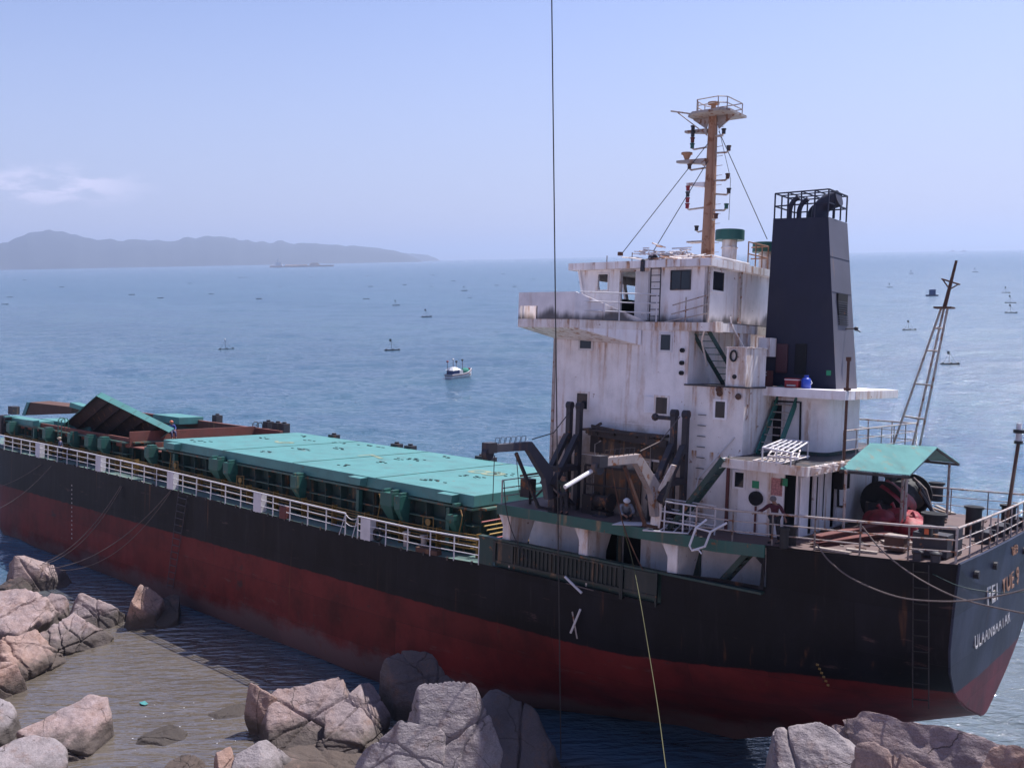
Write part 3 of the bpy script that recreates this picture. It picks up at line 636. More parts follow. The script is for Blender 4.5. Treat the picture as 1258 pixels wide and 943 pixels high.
for i in range(len(md)-1):
    a = 4*i; fs += [(a, a+1, a+5, a+4), (a+2, a+3, a+7, a+6)]
    if md[i+1] <= 22 or md[i] >= 72: fs.append((a+1, a+2, a+6, a+5))
b.add(vs, fs); b.build('main_deck', 'deckgreen', ship)
# forecastle bulwark, out of the left edge
# bulwark with the stowed gangway along the boat deck
b = MB()
def strip(x0, x1, y, zf0, zf1, th=.02, mi=0):
    b.hexa([(x0, y-th, zf0(x0)), (x1, y-th, zf0(x1)), (x1, y, zf0(x1)), (x0, y, zf0(x0))], [(x0, y-th, zf1(x0)), (x1, y-th, zf1(x1)), (x1, y, zf1(x1)), (x0, y, zf1(x0))], mi)
strip(18.78, 19.6, 6.6, lambda x: -3.2, lambda x: -2.02)
strip(10.3, 18.78, 6.42, lambda x: -3.2, lambda x: -2.05)
b.box(6.2, 19.6, 6.36, 6.66, -2.02, -1.94)
b.build('bulwark', 'dgreen', ship)
b = MB()   # stowed gangway in front of the bulwark
b.box(10.4, 18.7, 6.60, 6.68, -2.12, -2.04); b.box(10.4, 18.7, 6.60, 6.68, -2.98, -2.88); b.box(18.55, 18.7, 6.6, 6.7, -2.95, -2.05)
b.box(10.4, 11.9, 6.6, 6.64, -2.9, -2.1, 1); b.box(17.6, 18.5, 6.6, 6.64, -2.9, -2.12, 0)
for k in range(26): x = 12.1+k*.215; b.box(x, x+.05, 6.55, 6.63, -2.9, -2.1, 1)
b.box(12., 17.6, 6.52, 6.57, -2.9, -2.1, 1)
for x in (10.4, 11.95, 12.0): b.box(x, x+.08, 6.6, 6.70, -3.3, -1.98)
b.build('stowed_gangway', ['shadegreen', 'shadegreen'], ship)
# boat deck edge fascia
b = MB(); xx = [6.15, 8, 10, 13, 16, 18.6]; vs = []; fs = []
for x in xs[:0]: pass
for i in range(len(xx)-1):
    a, c = xx[i], xx[i+1]; b.hexa([(a, 6.56, zp(a)-.42), (c, 6.56, zp(c)-.42), (c, 6.64, zp(c)-.42), (a, 6.64, zp(a)-.42)], [(a, 6.56, zp(a)+.02), (c, 6.56, zp(c)+.02), (c, 6.64, zp(c)+.02), (a, 6.64, zp(a)+.02)])
b.box(18.52, 18.62, -6.6, 6.56, -.86, -.42)
b.build('boat_deck_edge', 'green', ship)
# rounded aft corner plate of the opening
b = MB(); b.prism([(6.15, 6.52, -.6), (6.15, 6.52, -1.85), (6.35, 6.52, -1.85), (6.28, 6.52, -1.6), (6.26, 6.52, -.95), (6.5, 6.52, -.75)], (0, .06, 0)); b.build('opening_corner', 'hull', ship)
for x in (9.9, 14.05, 18.15):          # flared pillars under the boat deck
    b = MB(); w_ = .42
    b.prism([(x-w_*.55, 6.45, -1.95), (x+w_*.55, 6.45, -1.95), (x+w_*.55, 6.45, -1.35), (x+w_*1.2, 6.45, -.86), (x-w_*.55, 6.45, -.86)], (0, -.06, 0))
    b.hexa([(x-w_*.55, 5.75, -3.2), (x-w_*.55+.07, 5.75, -3.2), (x-w_*.55+.07, 6.45, -3.2), (x-w_*.55, 6.45, -3.2)], [(x-w_*.55, 4.6, -.86), (x-w_*.55+.07, 4.6, -.86), (x-w_*.55+.07, 6.45, -.86), (x-w_*.55, 6.45, -.86)])
    b.build('pillar', 'whiterust', ship, bevel=.02)
# ------------------------------------------------------------------ railings
def rail_part(name, pts, h=1.05, bars=3, r=.024, mat='railrust', parent=None, step=1.6, top=None, skip_low=False, post_r=None, bmat=None, posts=True):
    b = MB(); top = top or r*1.35; P = [Vector(p) for p in pts]; up = Vector((0, 0, 1))
    for k in range(bars):
        hh = h*(k+1)/bars
        b.tube([p+up*hh for p in P], top if k == bars-1 else r*.8, 6)
    for a, c in zip(P, P[1:]):
        L = (c-a).length; n = max(1, round(L/step))
        for i in range(n+1):
            if posts: q = a.lerp(c, i/n); b.tube([q, q+up*h], post_r or r*1.1, 6)
    return b.build(name, mat, parent or ship)
def yz(x, y): return Vector((x, y, zm(x)))
# white main deck railing with its wide gusset plates
def main_rail(x0, x1, mat='whiteclean', dip=None):
    n = max(2, int(abs(x1-x0)/3)); b = MB(); P = [Vector((x0+(x1-x0)*i/n, 6.6 if x0 < 70 else 6.6, zm(x0+(x1-x0)*i/n))) for i in range(n+1)]
    for p in P: p.y = hb(p.x)-.02
    for k, (hh, rr) in enumerate(((.36, .022), (.70, .022), (1.06, .042))): b.tube([p+Vector((0, 0, hh-(dip*((x1-p.x)/(x1-x0))**2 if dip else 0))) for p in P], rr, 7)
    k = x0
    while k < x1-.4:
        y = hb(k)-.02; b.tube([(k, y, zm(k)-.06), (k, y, zm(k)+1.06)], .034, 7); k += 1.52
    b.tube([(x1, hb(x1)-.02, zm(x1)-.06), (x1, hb(x1)-.02, zm(x1)+1.06)], .034, 7)
    return b.build('railing', mat, ship)
rl = main_rail(19.6, 27.75); r2 = main_rail(28.7, 74.3)
for rr_, xsx in ((rl, (27.15,)), (r2, (36.2, 45.3, 54.5, 63.8, 73))):
    for x in xsx:
        b = MB(); y = 6.58; b.box(x-.36, x+.36, y-.02, y+.03, zm(x)-.02, zm(x)+1.03); b.box(x-.36, x-.33, y-.34, y-.02, zm(x), zm(x)+1.0)
        b.build('gusset_plate', 'whiteclean', rr_)
b = MB()
for x in [20+k*1.52 for k in range(39)]: b.box(x-.05, x+.05, 6.56, 6.625, zm(x)-.10, zm(x)+.06)
b.split('railing_foot', 'steel', r2)
q = sp(347, 632, 'y', 6.62); b = MB(); b.box(q.x-.28, q.x+.28, 6.3, 6.64, zm(q.x)-.02, zm(q.x)+.62); solo(b, 'drum', 'oxide', 'small dark red box standing behind the white deck railing', 'box', (q.x, 6.5, zm(q.x)), SHIP, bevel=.03)
# starboard main rail
b = MB(); 
for hh in (.5, 1.0): b.tube([(x, -hb(x)+.05, zm(x)+hh) for x in (19, 30, 45, 60, 70, 73)], .025, 6)
for k in range(34): x = 19+k*1.6; b.tube([(x, -6.5, zm(x)), (x, -6.5, zm(x)+1)], .025, 5)
b.build('railing', 'whiteclean', ship)
# poop railing: port side, transom, starboard, plus level two and the folded boat-deck end
pr = [(x, hb(x)-.12, zp(x)) for x in (8.95, 7.5, 6, 4.5, 3, 1.5, .12)]
rail_part('railing', pr, 1.12, 3, .03, 'railrust', step=2.2, top=.042)
rail_part('railing', [(.1, 5.72, 0), (.02, 3, 0), (.0, 0, 0), (.02, -3, 0), (.1, -5.75, 0)], 1.12, 3, .028, 'railrust', step=1.2, top=.042)
rail_part('railing', [(.15, -5.75, 0), (2, -6.0, -.1), (5, -6.2, -.2), (9, -6.45, -.35), (14, -6.5, -.42)], 1.08, 3, .024, 'railrust', step=2.0, top=.036)
# ------------------------------------------------------------------ cargo area
XA, XF = 21.15, 48.4
zc = lambda x: lerp([(20, -.53), (48.4, -.27), (60, -.27), (72, -.35)], x)      # top of the hatch covers
# coaming walls
def coam(x0, x1, nm='hatch_coaming'):
    b = MB()
    for s in (1, -1):
        b.hexa([(x0, s*4.78, zm(x0)-.1), (x1, s*4.78, zm(x1)-.1), (x1, s*4.84, zm(x1)-.1), (x0, s*4.84, zm(x0)-.1)], [(x0, s*4.78, zc(x0)-.62), (x1, s*4.78, zc(x1)-.62), (x1, s*4.84, zc(x1)-.62), (x0, s*4.84, zc(x0)-.62)])
    b.box(x0-.06, x0, -4.84, 4.84, zm(x0)-.1, zc(x0)-.62); b.box(x1, x1+.06, -4.84, 4.84, zm(x1)-.1, zc(x1)-.62)
    o = b.build(nm, 'dgreen', ship)
    b = MB()     # flanges
    for dz, w_, th in ((-.60, .62, .10), (-1.42, .48, .06), (-1.95, .3, .05)):
        b.hexa([(x0, 4.8, zc(x0)+dz-th), (x1, 4.8, zc(x1)+dz-th), (x1, 4.8+w_, zc(x1)+dz-th), (x0, 4.8+w_, zc(x0)+dz-th)], [(x0, 4.8, zc(x0)+dz), (x1, 4.8, zc(x1)+dz), (x1, 4.8+w_, zc(x1)+dz), (x0, 4.8+w_, zc(x0)+dz)])
        b.hexa([(x0, -5.4, zc(x0)+dz-th), (x1, -5.4, zc(x1)+dz-th), (x1, -4.8, zc(x1)+dz-th), (x0, -5.4, zc(x0)+dz-th)], [(x0, -5.4, zc(x0)+dz), (x1, -5.4, zc(x1)+dz), (x1, -4.8, zc(x1)+dz), (x0, -5.4, zc(x0)+dz)]) if 0 else None
    b.box(x0-.4, x0-.06, -4.9, 4.9, zc(x0)-.7, zc(x0)-.6)
    b.split('flange', 'oxidegreen', o)
    b = MB(); x = x0+.5
    while x < x1-.3:
        b.prism([(x, 4.82, zm(x)), (x, 5.22, zm(x)), (x, 5.36, zc(x)-.66), (x, 4.82, zc(x)-.66)], (.035, 0, 0)); x += 1.28
    for k in range(7): y = -4.2+k*1.4; b.prism([(x0-.06, y, zm(x0)), (x0-.5, y, zm(x0)), (x0-.5, y, zc(x0)-.7), (x0-.06, y, zc(x0)-.7)], (0, .04, 0))
    b.split('stay', 'dgreen', o)
    return o
M['oxidegreen'] = paint('rust_flecked_green_paint', (.045, .11, .09), .75, 0, .4)
co2 = coam(XA, 49.2); co1 = coam(53.2, 73.5)
# hatch cover (closed, aft)
b = MB(); hw = 5.32
b.hexa([(XA, -hw, zc(XA)-.56), (XF, -hw, zc(XF)-.56), (XF, hw, zc(XF)-.56), (XA, hw, zc(XA)-.56)], [(XA, -hw, zc(XA)), (XF, -hw, zc(XF)), (XF, hw, zc(XF)), (XA, hw, zc(XA))])
cover = b.build('hatch_cover', 'coverteal' if 0 else 'tealpale', ship, bevel=.03)
b = MB()
for x in (27.9, 34.8, 41.6): b.hexa([(x-.03, -hw, zc(x)+.004), (x+.03, -hw, zc(x)+.004), (x+.03, hw, zc(x)+.004), (x-.03, hw, zc(x)+.004)], [(x-.03, -hw, zc(x)+.022), (x+.03, -hw, zc(x)+.022), (x+.03, hw, zc(x)+.022), (x-.03, hw, zc(x)+.022)])
b.split('panel_joint', 'green', cover)
def on_cover(px, py, dz=.0): q = sp(px, py, 'z', zc(30)); q = sp(px, py, 'z', zc(q.x)+dz); return q
b = MB()   # container sockets let into the cover
rnd = random.Random(4)
socks = [(237, 541), (252, 542), (325, 538), (371, 535.5), (382, 541), (325, 554.5), (368, 551), (375, 552.5), (411, 550), (414, 551), (417, 544), (450, 547), (461, 549), (421, 571), (466, 567.5), (505, 565), (491, 564), (549, 561.5), (591, 586), (577, 585.5), (528, 590), (539, 591.5), (618, 581), (510, 564), (616, 583)]
for px, py in socks:
    q = on_cover(px, py)
    for k in range(5):
        x = q.x+rnd.uniform(-.55, .55); y = q.y+rnd.choice((-.25, 0, .22)); b.box(x-.12, x+.07, y-.04, y+.04, zc(x)+.004, zc(x)+.03)
b.build('socket', 'dgreen', cover)['kind'] = 'stuff'
for px, py, tx, s_, rot in ((600, 581, '8', 3.3, .0), (462, 561, '7', 2.9, 0.), (348, 543, '6', 2.6, .0), (563, 577, '0', .2, 0)):
    if s_ < 1: continue
    q = on_cover(px, py); rm = Matrix(((0, 1, 0), (-1, 0, 0), (0, 0, 1)))
    letters(tx, q.x, q.y, zc(q.x)+.012, s_, 'paintyellow' if 0 else 'wornyellow', 'hatch_number', cover, bold=.0, rot=rm, depth=.003) if 'wornyellow' in M else None
# lashing lugs and jacking brackets down the port side
for px, py in ((211, 549), (437, 590), (548, 611), (20, 518), (43, 516)):
    if px < 60: q = Vector((lerp([(20, 72.), (43, 67.)], px), 0, 0)); q.z = zc(q.x)
    else: q = sp(px, py, 'y', 5.7)
    b = MB(); b.hexa([(q.x-.42, 5.33, zc(q.x)-.52), (q.x+.42, 5.33, zc(q.x)-.52), (q.x+.42, 5.8, zc(q.x)-.45), (q.x-.42, 5.8, zc(q.x)-.45)], [(q.x-.5, 5.33, zc(q.x)-.04), (q.x+.5, 5.33, zc(q.x)-.04), (q.x+.5, 5.82, zc(q.x)-.06), (q.x-.5, 5.82, zc(q.x)-.06)])
    b.build('lifting_lug', 'tealpale', cover, bevel=.03)
    b = MB(); b.box(q.x-.1, q.x+.12, 5.3, 5.55, zm(q.x), zc(q.x)-.72); b.build('lug_post', 'green', co2, bevel=.02)
for x, wd in ((70.6, .6), (64.2, .55), (60.2, .45), (57.5, .6), (55.6, .55), (49.3, .55), (41.6, .95), (40.3, .5), (33.8, .55), (26.4, .85), (25.6, .4), (22.0, .5)):
    y0 = 5.36; zt = zc(x)-.45 if wd < .8 else zc(x)-.38
    b = MB(); b.hexa([(x-.12, 5.3, zm(x)+.75), (x+.12, 5.3, zm(x)+.75), (x+.12, 5.45, zm(x)+.75), (x-.12, 5.45, zm(x)+.75)], [(x-wd/2, 5.3, zt-.75), (x+wd/2, 5.3, zt-.75), (x+wd/2, 6.0, zt-.75), (x-wd/2, 6.0, zt-.75)])
    b.box(x-wd/2, x+wd/2, 5.3, 6.0, zt-.75, zt-.1 if x > 23 else zt-.5)
    b.box(x-wd/2+.04, x-wd/2+.22, 5.4, 5.9, zt-.1, zt+.04); 
    if wd > .5: b.box(x+wd/2-.24, x+wd/2-.06, 5.4, 5.9, zt-.1, zt+.04)
    o = b.build('jacking_bracket', 'green', co2 if x < 50 else co1, bevel=.015)
# yellow pipes outboard of the coaming, with their stanchions
for k, (yy, dz, rr) in enumerate(((5.50, .55, .035), (5.58, .72, .03), (5.66, .88, .03), (5.62, .36, .045), (5.74, 1.03, .026))):
    b = MB(); b.tube([(x, yy, zm(x)+dz) for x in (19.2, 22, 26, 32, 40, 48, 56, 64, 72)], rr, 6); b.build('deck_pipe', 'yellow', ship)
b = MB(); x = 20.5
while x < 72: b.box(x-.03, x+.03, 5.45, 5.78, zm(x), zm(x)+1.1); x += 2.56
b.split('pipe_support', 'yellow', ship)
for k in range(9):           # pipes that cross the deck ahead of the house
    b = MB(); xk = 19.2+.17*k; zk = zm(xk)+.25+.17*k; b.tube([(xk, 5.4, zk), (xk, -4.5, zk)], .04, 6); b.build('cross_pipe', 'pipered' if k in (0, 4, 8) else 'pipelit', ship)
for x in (23.7, 39.2, 46.3):    # valve yokes
    b = MB(); b.tube([(x-.35, 5.7, zm(x)+.9), (x-.35, 5.7, zm(x)+1.55), (x+.35, 5.7, zm(x)+1.5), (x+.35, 5.7, zm(x)+.9)], .03, 6); b.cyl((x, 5.66, zm(x)+1.28), (x, 5.74, zm(x)+1.28), .17, 12); b.tube([(x, 5.7, zm(x)+.6), (x, 5.7, zm(x)+1.28)], .035, 6); b.build('valve', 'yellow', ship)
for x, s_ in ((21.9, 1), (27.5, 1), (47.2, -1)):     # looped hoses
    b = MB(); b.tube([(x, 5.5, zc(x)-.75), (x-.25, 5.65, zc(x)-.7), (x-.45, 5.75, zc(x)-.95), (x-.4, 5.75, zc(x)-1.3), (x-.25, 5.7, zm(x)+1.1), (x-.2, 5.7, zm(x)+.5)], .03, 6); b.build('hose', 'yellow', ship)
b = MB(); q = sp(436, 640, 'y', 6.5)        # chain across the gap in the railing
b.tube(catenary((27.75, 6.55, zm(28)+1.0), (28.7, 6.55, zm(28)+1.0), .18, 8), .02, 5); b.tube(catenary((27.75, 6.55, zm(28)+.65), (28.7, 6.55, zm(28)+.6), .14, 8), .02, 5)
b.tube([(27.75, 6.6, zm(28)+1.0), (27.95, 6.75, zm(28)-.02)], .022, 6); b.tube([(28.7, 6.6, zm(28)+1.0), (28.95, 6.75, zm(28)-.02)], .022, 6); b.build('gap_chain', 'whiteclean', ship)
for px in (200, 229, 243): pass
for x, s_ in ((24.8, 1), (23.6, 1)):
    for dy in (0,): b = MB(); b.cyl((x, 6.05, zm(x)), (x, 6.05, zm(x)+.62), .14, 12); b.cyl((x, 6.05, zm(x)+.62), (x, 6.05, zm(x)+.7), .2, 12); b.build('bollard', 'railrust', ship)
b = MB(); b.box(22.2, 23.6, 6.25, 6.6, zm(23), zm(23)+.22); b.build('fairlead', 'rust', ship, bevel=.04)
# starboard coaming posts
for x in (59.3, 52.4, 51.2, 50.4, 44.6, 38.1, 36.8, 30.5, 29.8):
    b = MB(); h_ = .62 if x > 50 else .3; b.box(x-.3, x+.3, -5.9, -5.3, zc(x)-.7, zc(x)+h_-.12); b.cyl((x, -5.6, zc(x)+h_-.12), (x, -5.6, zc(x)+h_), .16, 10); b.build('cover_stopper', 'steel', co2 if x < 50 else co1, bevel=.02)
# open forward hold: brown coaming, cross deck, inner walls
b = MB()
b.box(53.14, 53.26, -5.0, 5.1, zc(53)-.95, zc(53)+.10); b.box(48.6, 53.2, -5.0, 5.0, zc(50)-.98, zc(50)-.90); b.box(49.9, 50.0, -5.0, 5.0, zc(53)-.9, zc(50)-.35)
b.box(53.26, 73, 4.72, 5.1, zc(60)-.52, zc(60)-.44); b.box(53.26, 73, -5.2, -4.9, zc(60)-1.2, zc(60)-.02); b.box(50, 53.3, -5.2, -4.9, zc(60)-1.2, zc(60)+.0)
b.box(53.2, 73.2, 4.95, 5.12, zc(60)-1.0, zc(60)-.34)
b.build('hold_rim', 'holdrust', ship, bevel=.01)
b = MB(); b.box(53.4, 73, -4.6, 4.6, -9.5, -9.4); b.box(53.4, 53.5, -4.7, 4.7, -9.5, -1.2); b.box(53.5, 73, -4.75, -4.7, -9.5, -1.2); b.box(53.5, 73, 4.7, 4.75, -9.5, -1.2); b.build('hold', 'rust', ship)
# collapsed cover over the forward hold, its dark ribbed underside showing
A = sp(76, 523, 'y', 4.0); Bq = sp(118, 486, 'y', 5.0); Cq = sp(208, 531, 'y', 3.0)
def lid(A, B, Cc, th, name, parent, rib=6):
    D = A+Cc-B; n = (A-B).cross(Cc-B).normalized()
    if n.z < 0: n = -n
    b = MB(); T = [v+n*th for v in (A, B, Cc, D)]; b.add([A+n*(th-.03), B+n*(th-.03), Cc+n*(th-.03), D+n*(th-.03)]+T, [(0,3,2,1),(4,5,6,7),(0,1,5,4),(1,2,6,5),(2,3,7,6),(3,0,4,7)])
    for p, q in ((A, B), (B, Cc), (Cc, D), (D, A)): 
        iw = ((A+Cc)/2-(p+q)/2).normalized()*.05
        b.hexa([p, q, q+iw, p+iw], [p+n*(th-.031), q+n*(th-.031), q+iw+n*(th-.031), p+iw+n*(th-.031)])
    o = b.build(name, 'tealpale', parent)
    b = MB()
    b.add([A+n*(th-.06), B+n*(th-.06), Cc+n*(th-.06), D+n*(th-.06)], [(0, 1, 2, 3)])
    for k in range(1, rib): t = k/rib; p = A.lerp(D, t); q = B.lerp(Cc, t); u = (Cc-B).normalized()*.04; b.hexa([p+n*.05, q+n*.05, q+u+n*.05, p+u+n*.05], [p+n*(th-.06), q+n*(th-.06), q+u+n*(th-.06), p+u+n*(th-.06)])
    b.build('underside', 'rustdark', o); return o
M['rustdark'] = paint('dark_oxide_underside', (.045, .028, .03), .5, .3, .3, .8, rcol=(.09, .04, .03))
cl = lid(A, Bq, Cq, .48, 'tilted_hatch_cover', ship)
b = MB(); z = lambda x: zc(x)
b.box(66.8, 73.5, 4.1, 5.3, -.95, -.5); b.box(62.5, 71, 1.6, 3.3, -1.05, -.62)
b.build('folded_hatch_cover', 'tealpale', ship, bevel=.03)
q0 = sp(166, 507, 'y', -5.2); q1 = sp(215, 508, 'y', -5.2)
b = MB(); b.box(61.0, q1.x, -5.4, -3.2, q1.z-.55, q1.z+.02); b.build('folded_hatch_cover', 'tealpale', ship, bevel=.03)
p0 = sp(30, 510, 'y', -3.5); p1 = sp(36, 494, 'y', -3.5); p2 = sp(90, 500, 'y', -3.5); p3 = sp(86, 508, 'y', -3.5)
b = MB(); b.prism([p0, p1, p2, p3], (0, -2.0, .1)); o = b.build('raised_hatch_cover', 'rust', ship); b = MB(); b.prism([p0+Vector((.35, .05, 0)), p1+Vector((.35, .05, 0)), p1+Vector((-.3, .05, 0)), p0+Vector((-.3, .05, 0))], (0, .06, 0)); b.build('edge_plate', 'teal', o)
p0 = sp(85, 500, 'y', 1); p1 = sp(86, 494, 'y', 1); p2 = sp(101, 499, 'y', 1); p3 = sp(100, 504, 'y', 1); b = MB(); b.prism([p0, p1, p2, p3], (0, -.8, 0)); b.build('cover_arm', 'tealpale', ship, bevel=.03)
for x in (62.2, 53.0):        # access ladder hoops on the coaming
    b = MB(); yy = 5.3 if x > 60 else -5.3
    for dx in (0, .55): b.tube([(x+dx, yy+.3, zc(x)-1.3), (x+dx, yy+.3, zc(x)+.25), (x+dx, yy+.15, zc(x)+.38), (x+dx, yy-.1, zc(x)+.38), (x+dx, yy-.2, zc(x)+.2), (x+dx, yy-.2, zc(x)-.5)], .035, 6)
    for k in range(5): b.tube([(x, yy+.3, zc(x)-1.2+k*.35), (x+.55, yy+.3, zc(x)-1.2+k*.35)], .022, 5)
    b.build('coaming_ladder', 'green' if x > 60 else 'steel', ship)
# forecastle beyond the left edge of the view
b = MB(); q = sp(17, 522, 'y', 3.5)
b.box(71.9, 72.7, 5.3, 6.0, -2.0, -.35); b.prism([(71.4, 5.35, -.5), (73.6, 5.35, -.5), (73.2, 5.35, -1.1), (72.5, 5.35, -2.0)], (0, .5, 0)); b.box(71.8, 72.6, 4.6, 5.2, -.3, .35); b.build('hatch_winch', 'steel', ship, bevel=.03)
# ------------------------------------------------------------------ deckhouse
def wall(b, ax, c, u0, u1, z0, z1, holes=(), th=.08, mi=None):     # wall on plane ax=c with rectangular holes (u0,u1,z0,z1)
    us = sorted({u0, u1, *[min(max(h[i], u0), u1) for h in holes for i in (0, 1)]}); zs = sorted({z0, z1, *[min(max(h[i], z0), z1) for h in holes for i in (2, 3)]})
    for a, d in zip(us, us[1:]):
        run = None
        for e, g in zip(zs, zs[1:]):
            mu_, mz = (a+d)/2, (e+g)/2; hole = any(h[0] < mu_ < h[1] and h[2] < mz < h[3] for h in holes)
            if not hole: run = (run[0], g) if run else (e, g)
            if (hole or g == zs[-1]) and run:
                if ax == 'y': b.box(a, d, c-th, c, run[0], run[1], mi)
                else: b.box(c, c+th, a, d, run[0], run[1], mi)
                run = None
def rect(px0, py0, px1, py1, ax, c):      # ship-frame extents of a pixel rectangle on a wall
    p = [sp(px0, (py0+py1)/2, ax, c), sp(px1, (py0+py1)/2, ax, c), sp((px0+px1)/2, py0, ax, c), sp((px0+px1)/2, py1, ax, c)]
    i = 0 if ax == 'y' else 1
    return (min(p[0][i], p[1][i]), max(p[0][i], p[1][i]), p[3].z, p[2].z)
def window(r, ax, c, parent, name='window', fr='white', split=0, fw=.085, open_=False):
    b = MB(); u0, u1, z0, z1 = r; e = .04
    def bx(a, d, e0, e1, o0, o1, mi):
        if ax == 'y': b.box(a, d, c+o0, c+o1, e0, e1, mi)
        else: b.box(c-o1, c-o0, a, d, e0, e1, mi)
    if not open_: bx(u0, u1, z0, z1, .0015, .012, 1)
    for k in range(split): u = u0+(u1-u0)*(k+1)/(split+1); bx(u-.02, u+.02, z0, z1, .012, .03, 0)
    bx(u0-fw, u0, z0-fw, z1+fw, .002, e, 0); bx(u1, u1+fw, z0-fw, z1+fw, .002, e, 0); bx(u0, u1, z1, z1+fw, .002, e, 0); bx(u0, u1, z0-fw, z0, .002, e, 0)
    return b.build(name, [fr, 'glass'], parent)
def grime_mat(name, z0):
    m = M['white'].copy(); m.name = name; n, l = m.node_tree.nodes, m.node_tree.links; p = n['Principled BSDF']
    src = p.inputs['Base Color'].links[0].from_socket; co = N(n, 'ShaderNodeTexCoord').outputs['Object']; s = N(n, 'ShaderNodeSeparateXYZ'); l.new(co, s.inputs[0])
    h = math_(n, l, 'ADD', s.outputs[2], math_(n, l, 'MULTIPLY', math_(n, l, 'MULTIPLY', noi(n, l, co, 1.3, 7, .6, (1, 1, .25), (2, 8, 1)), noi(n, l, co, .55, 2, .5, (1, 1, .1), (5, 1, 1))), -1.75))
    c = mixn(n, l, math_(n, l, 'MULTIPLY', ramp(n, l, h, z0-.02, z0-.42, 0, .9), ramp(n, l, s.outputs[2], z0-.03, z0)), src, (.03, .028, .034)); l.new(c, p.inputs['Base Color']); return m
M['whitegrime'] = grime_mat('grimy_white_paint', 7.62)
H = tag(bpy.data.objects.new('deckhouse', None)); C.objects.link(H); H.parent = ship; ORG[H.name] = Vector()
def hpart(b, name, mat, **k): return b.build(name, mat, H, **k)
# main-deck level behind the gangway
b = MB()
dz0 = -3.25; holes = [(13.72, 14.3, dz0, -.95), (12.55, 13.42, dz0, -.95), (10.2, 10.9, dz0, -1.0)]
wall(b, 'y', 4.5, 5.1, 18.45, dz0, -.5, holes); b.box(18.37, 18.45, -4.5, 4.42, dz0, -.5); b.box(5.1, 18.4, -4.5, -4.42, dz0, -.5)
hpart(b, 'lower_wall', 'white')
b = MB(); b.box(9, 18, 3.4, 3.5, dz0, -.5); hpart(b, 'passage_shade', 'dark')  # near-black sheet paints the shade behind the door openings
b = MB(); b.box(9.0, 19.5, 4.5, 6.3, -3.34, -3.3); b.box(6.2, 9.0, 4.5, 5.8, -3.34, -3.3); hpart(b, 'side_deck', 'deckgreen')
b = MB(); b.box(9.75, 10.15, 4.5, 4.55, -3.2, -.95); b.box(13.44, 13.68, 4.5, 4.56, -3.2, -.9); b.split('lower_door', 'dgreen', H)
# accommodation block
b = MB()
w1 = [rect(812, 411, 824, 430, 'y', 4.5), rect(806, 488, 820, 508, 'y', 4.5), rect(713, 410, 727, 428, 'y', 4.5), rect(709, 483, 722, 502, 'y', 4.5), rect(800, 567, 813, 582, 'y', 4.5)]
wall(b, 'y', 4.5, 10.78, 17.35, -.44, 7.28, []); 
b.box(10.7, 10.78, -4.5, 4.5, 5.0, 7.28)
b.box(17.27, 17.35, -4.42, 4.42, -.44, 7.28); b.box(10.78, 17.3, -4.5, -4.42, -.44, 7.28)
def scorch():
    m = M['white'].copy(); m.name = 'scorched_white_paint'; n, l = m.node_tree.nodes, m.node_tree.links; p = n['Principled BSDF']
    src = p.inputs['Base Color'].links[0].from_socket; co = N(n, 'ShaderNodeTexCoord').outputs['Object']; s = N(n, 'ShaderNodeSeparateXYZ'); l.new(co, s.inputs[0])
    wob = math_(n, l, 'MULTIPLY', math_(n, l, 'SUBTRACT', noi(n, l, co, .9, 6, .65), .5), 3.2)
    dx = math_(n, l, 'ABSOLUTE', math_(n, l, 'SUBTRACT', s.outputs[0], 13.3)); f = math_(n, l, 'ADD', math_(n, l, 'ADD', s.outputs[2], wob), math_(n, l, 'MULTIPLY', dx, .22))
    c = mixn(n, l, ramp(n, l, f, 4.0, 2.4, 0, .85), src, (.26, .18, .12)); c = mixn(n, l, ramp(n, l, noi(n, l, co, 1.5, 7, .7, (1, 1, .6), (3, 3, 7)), .48, .66), c, mixn(n, l, ramp(n, l, f, 3.4, 1.8, 0, .9), c, (.06, .045, .04)))
    l.new(c, p.inputs['Base Color']); return m
M['whitescorch'] = scorch()
block = hpart(b, 'accommodation_wall', 'whitescorch')
for i, r in enumerate(w1): window(r, 'y', 4.5, block, fr='whiterust' if i % 2 else 'whiteclean', open_=False)
b = MB(); r = w1[1]; b.hexa([(r[1]+.05, 4.52, r[2]), (r[1]+.1, 4.52, r[2]), (r[1]+.45, 4.72, r[2]), (r[1]+.4, 4.74, r[2])], [(r[1]+.05, 4.52, r[3]), (r[1]+.1, 4.52, r[3]), (r[1]+.45, 4.72, r[3]), (r[1]+.4, 4.74, r[3])]); b.build('shutter', 'white', block)
b = MB()     # weld seams and a drain pipe on the port wall
for zz in (1.9, 3.4, 5.2, 6.3): b.box(10.9, 17.3, 4.5, 4.508, zz, zz+.02)
b.box(17.3, 17.42, 4.40, 4.56, -.4, 7.2, 1)
for zz in (5.6, 6.0, 6.5): b.cyl((10.95, 4.5, zz), (10.95, 4.62, zz), .09, 10, mi=2)
b.build('seam', ['white', 'railrust', 'dark'], block)
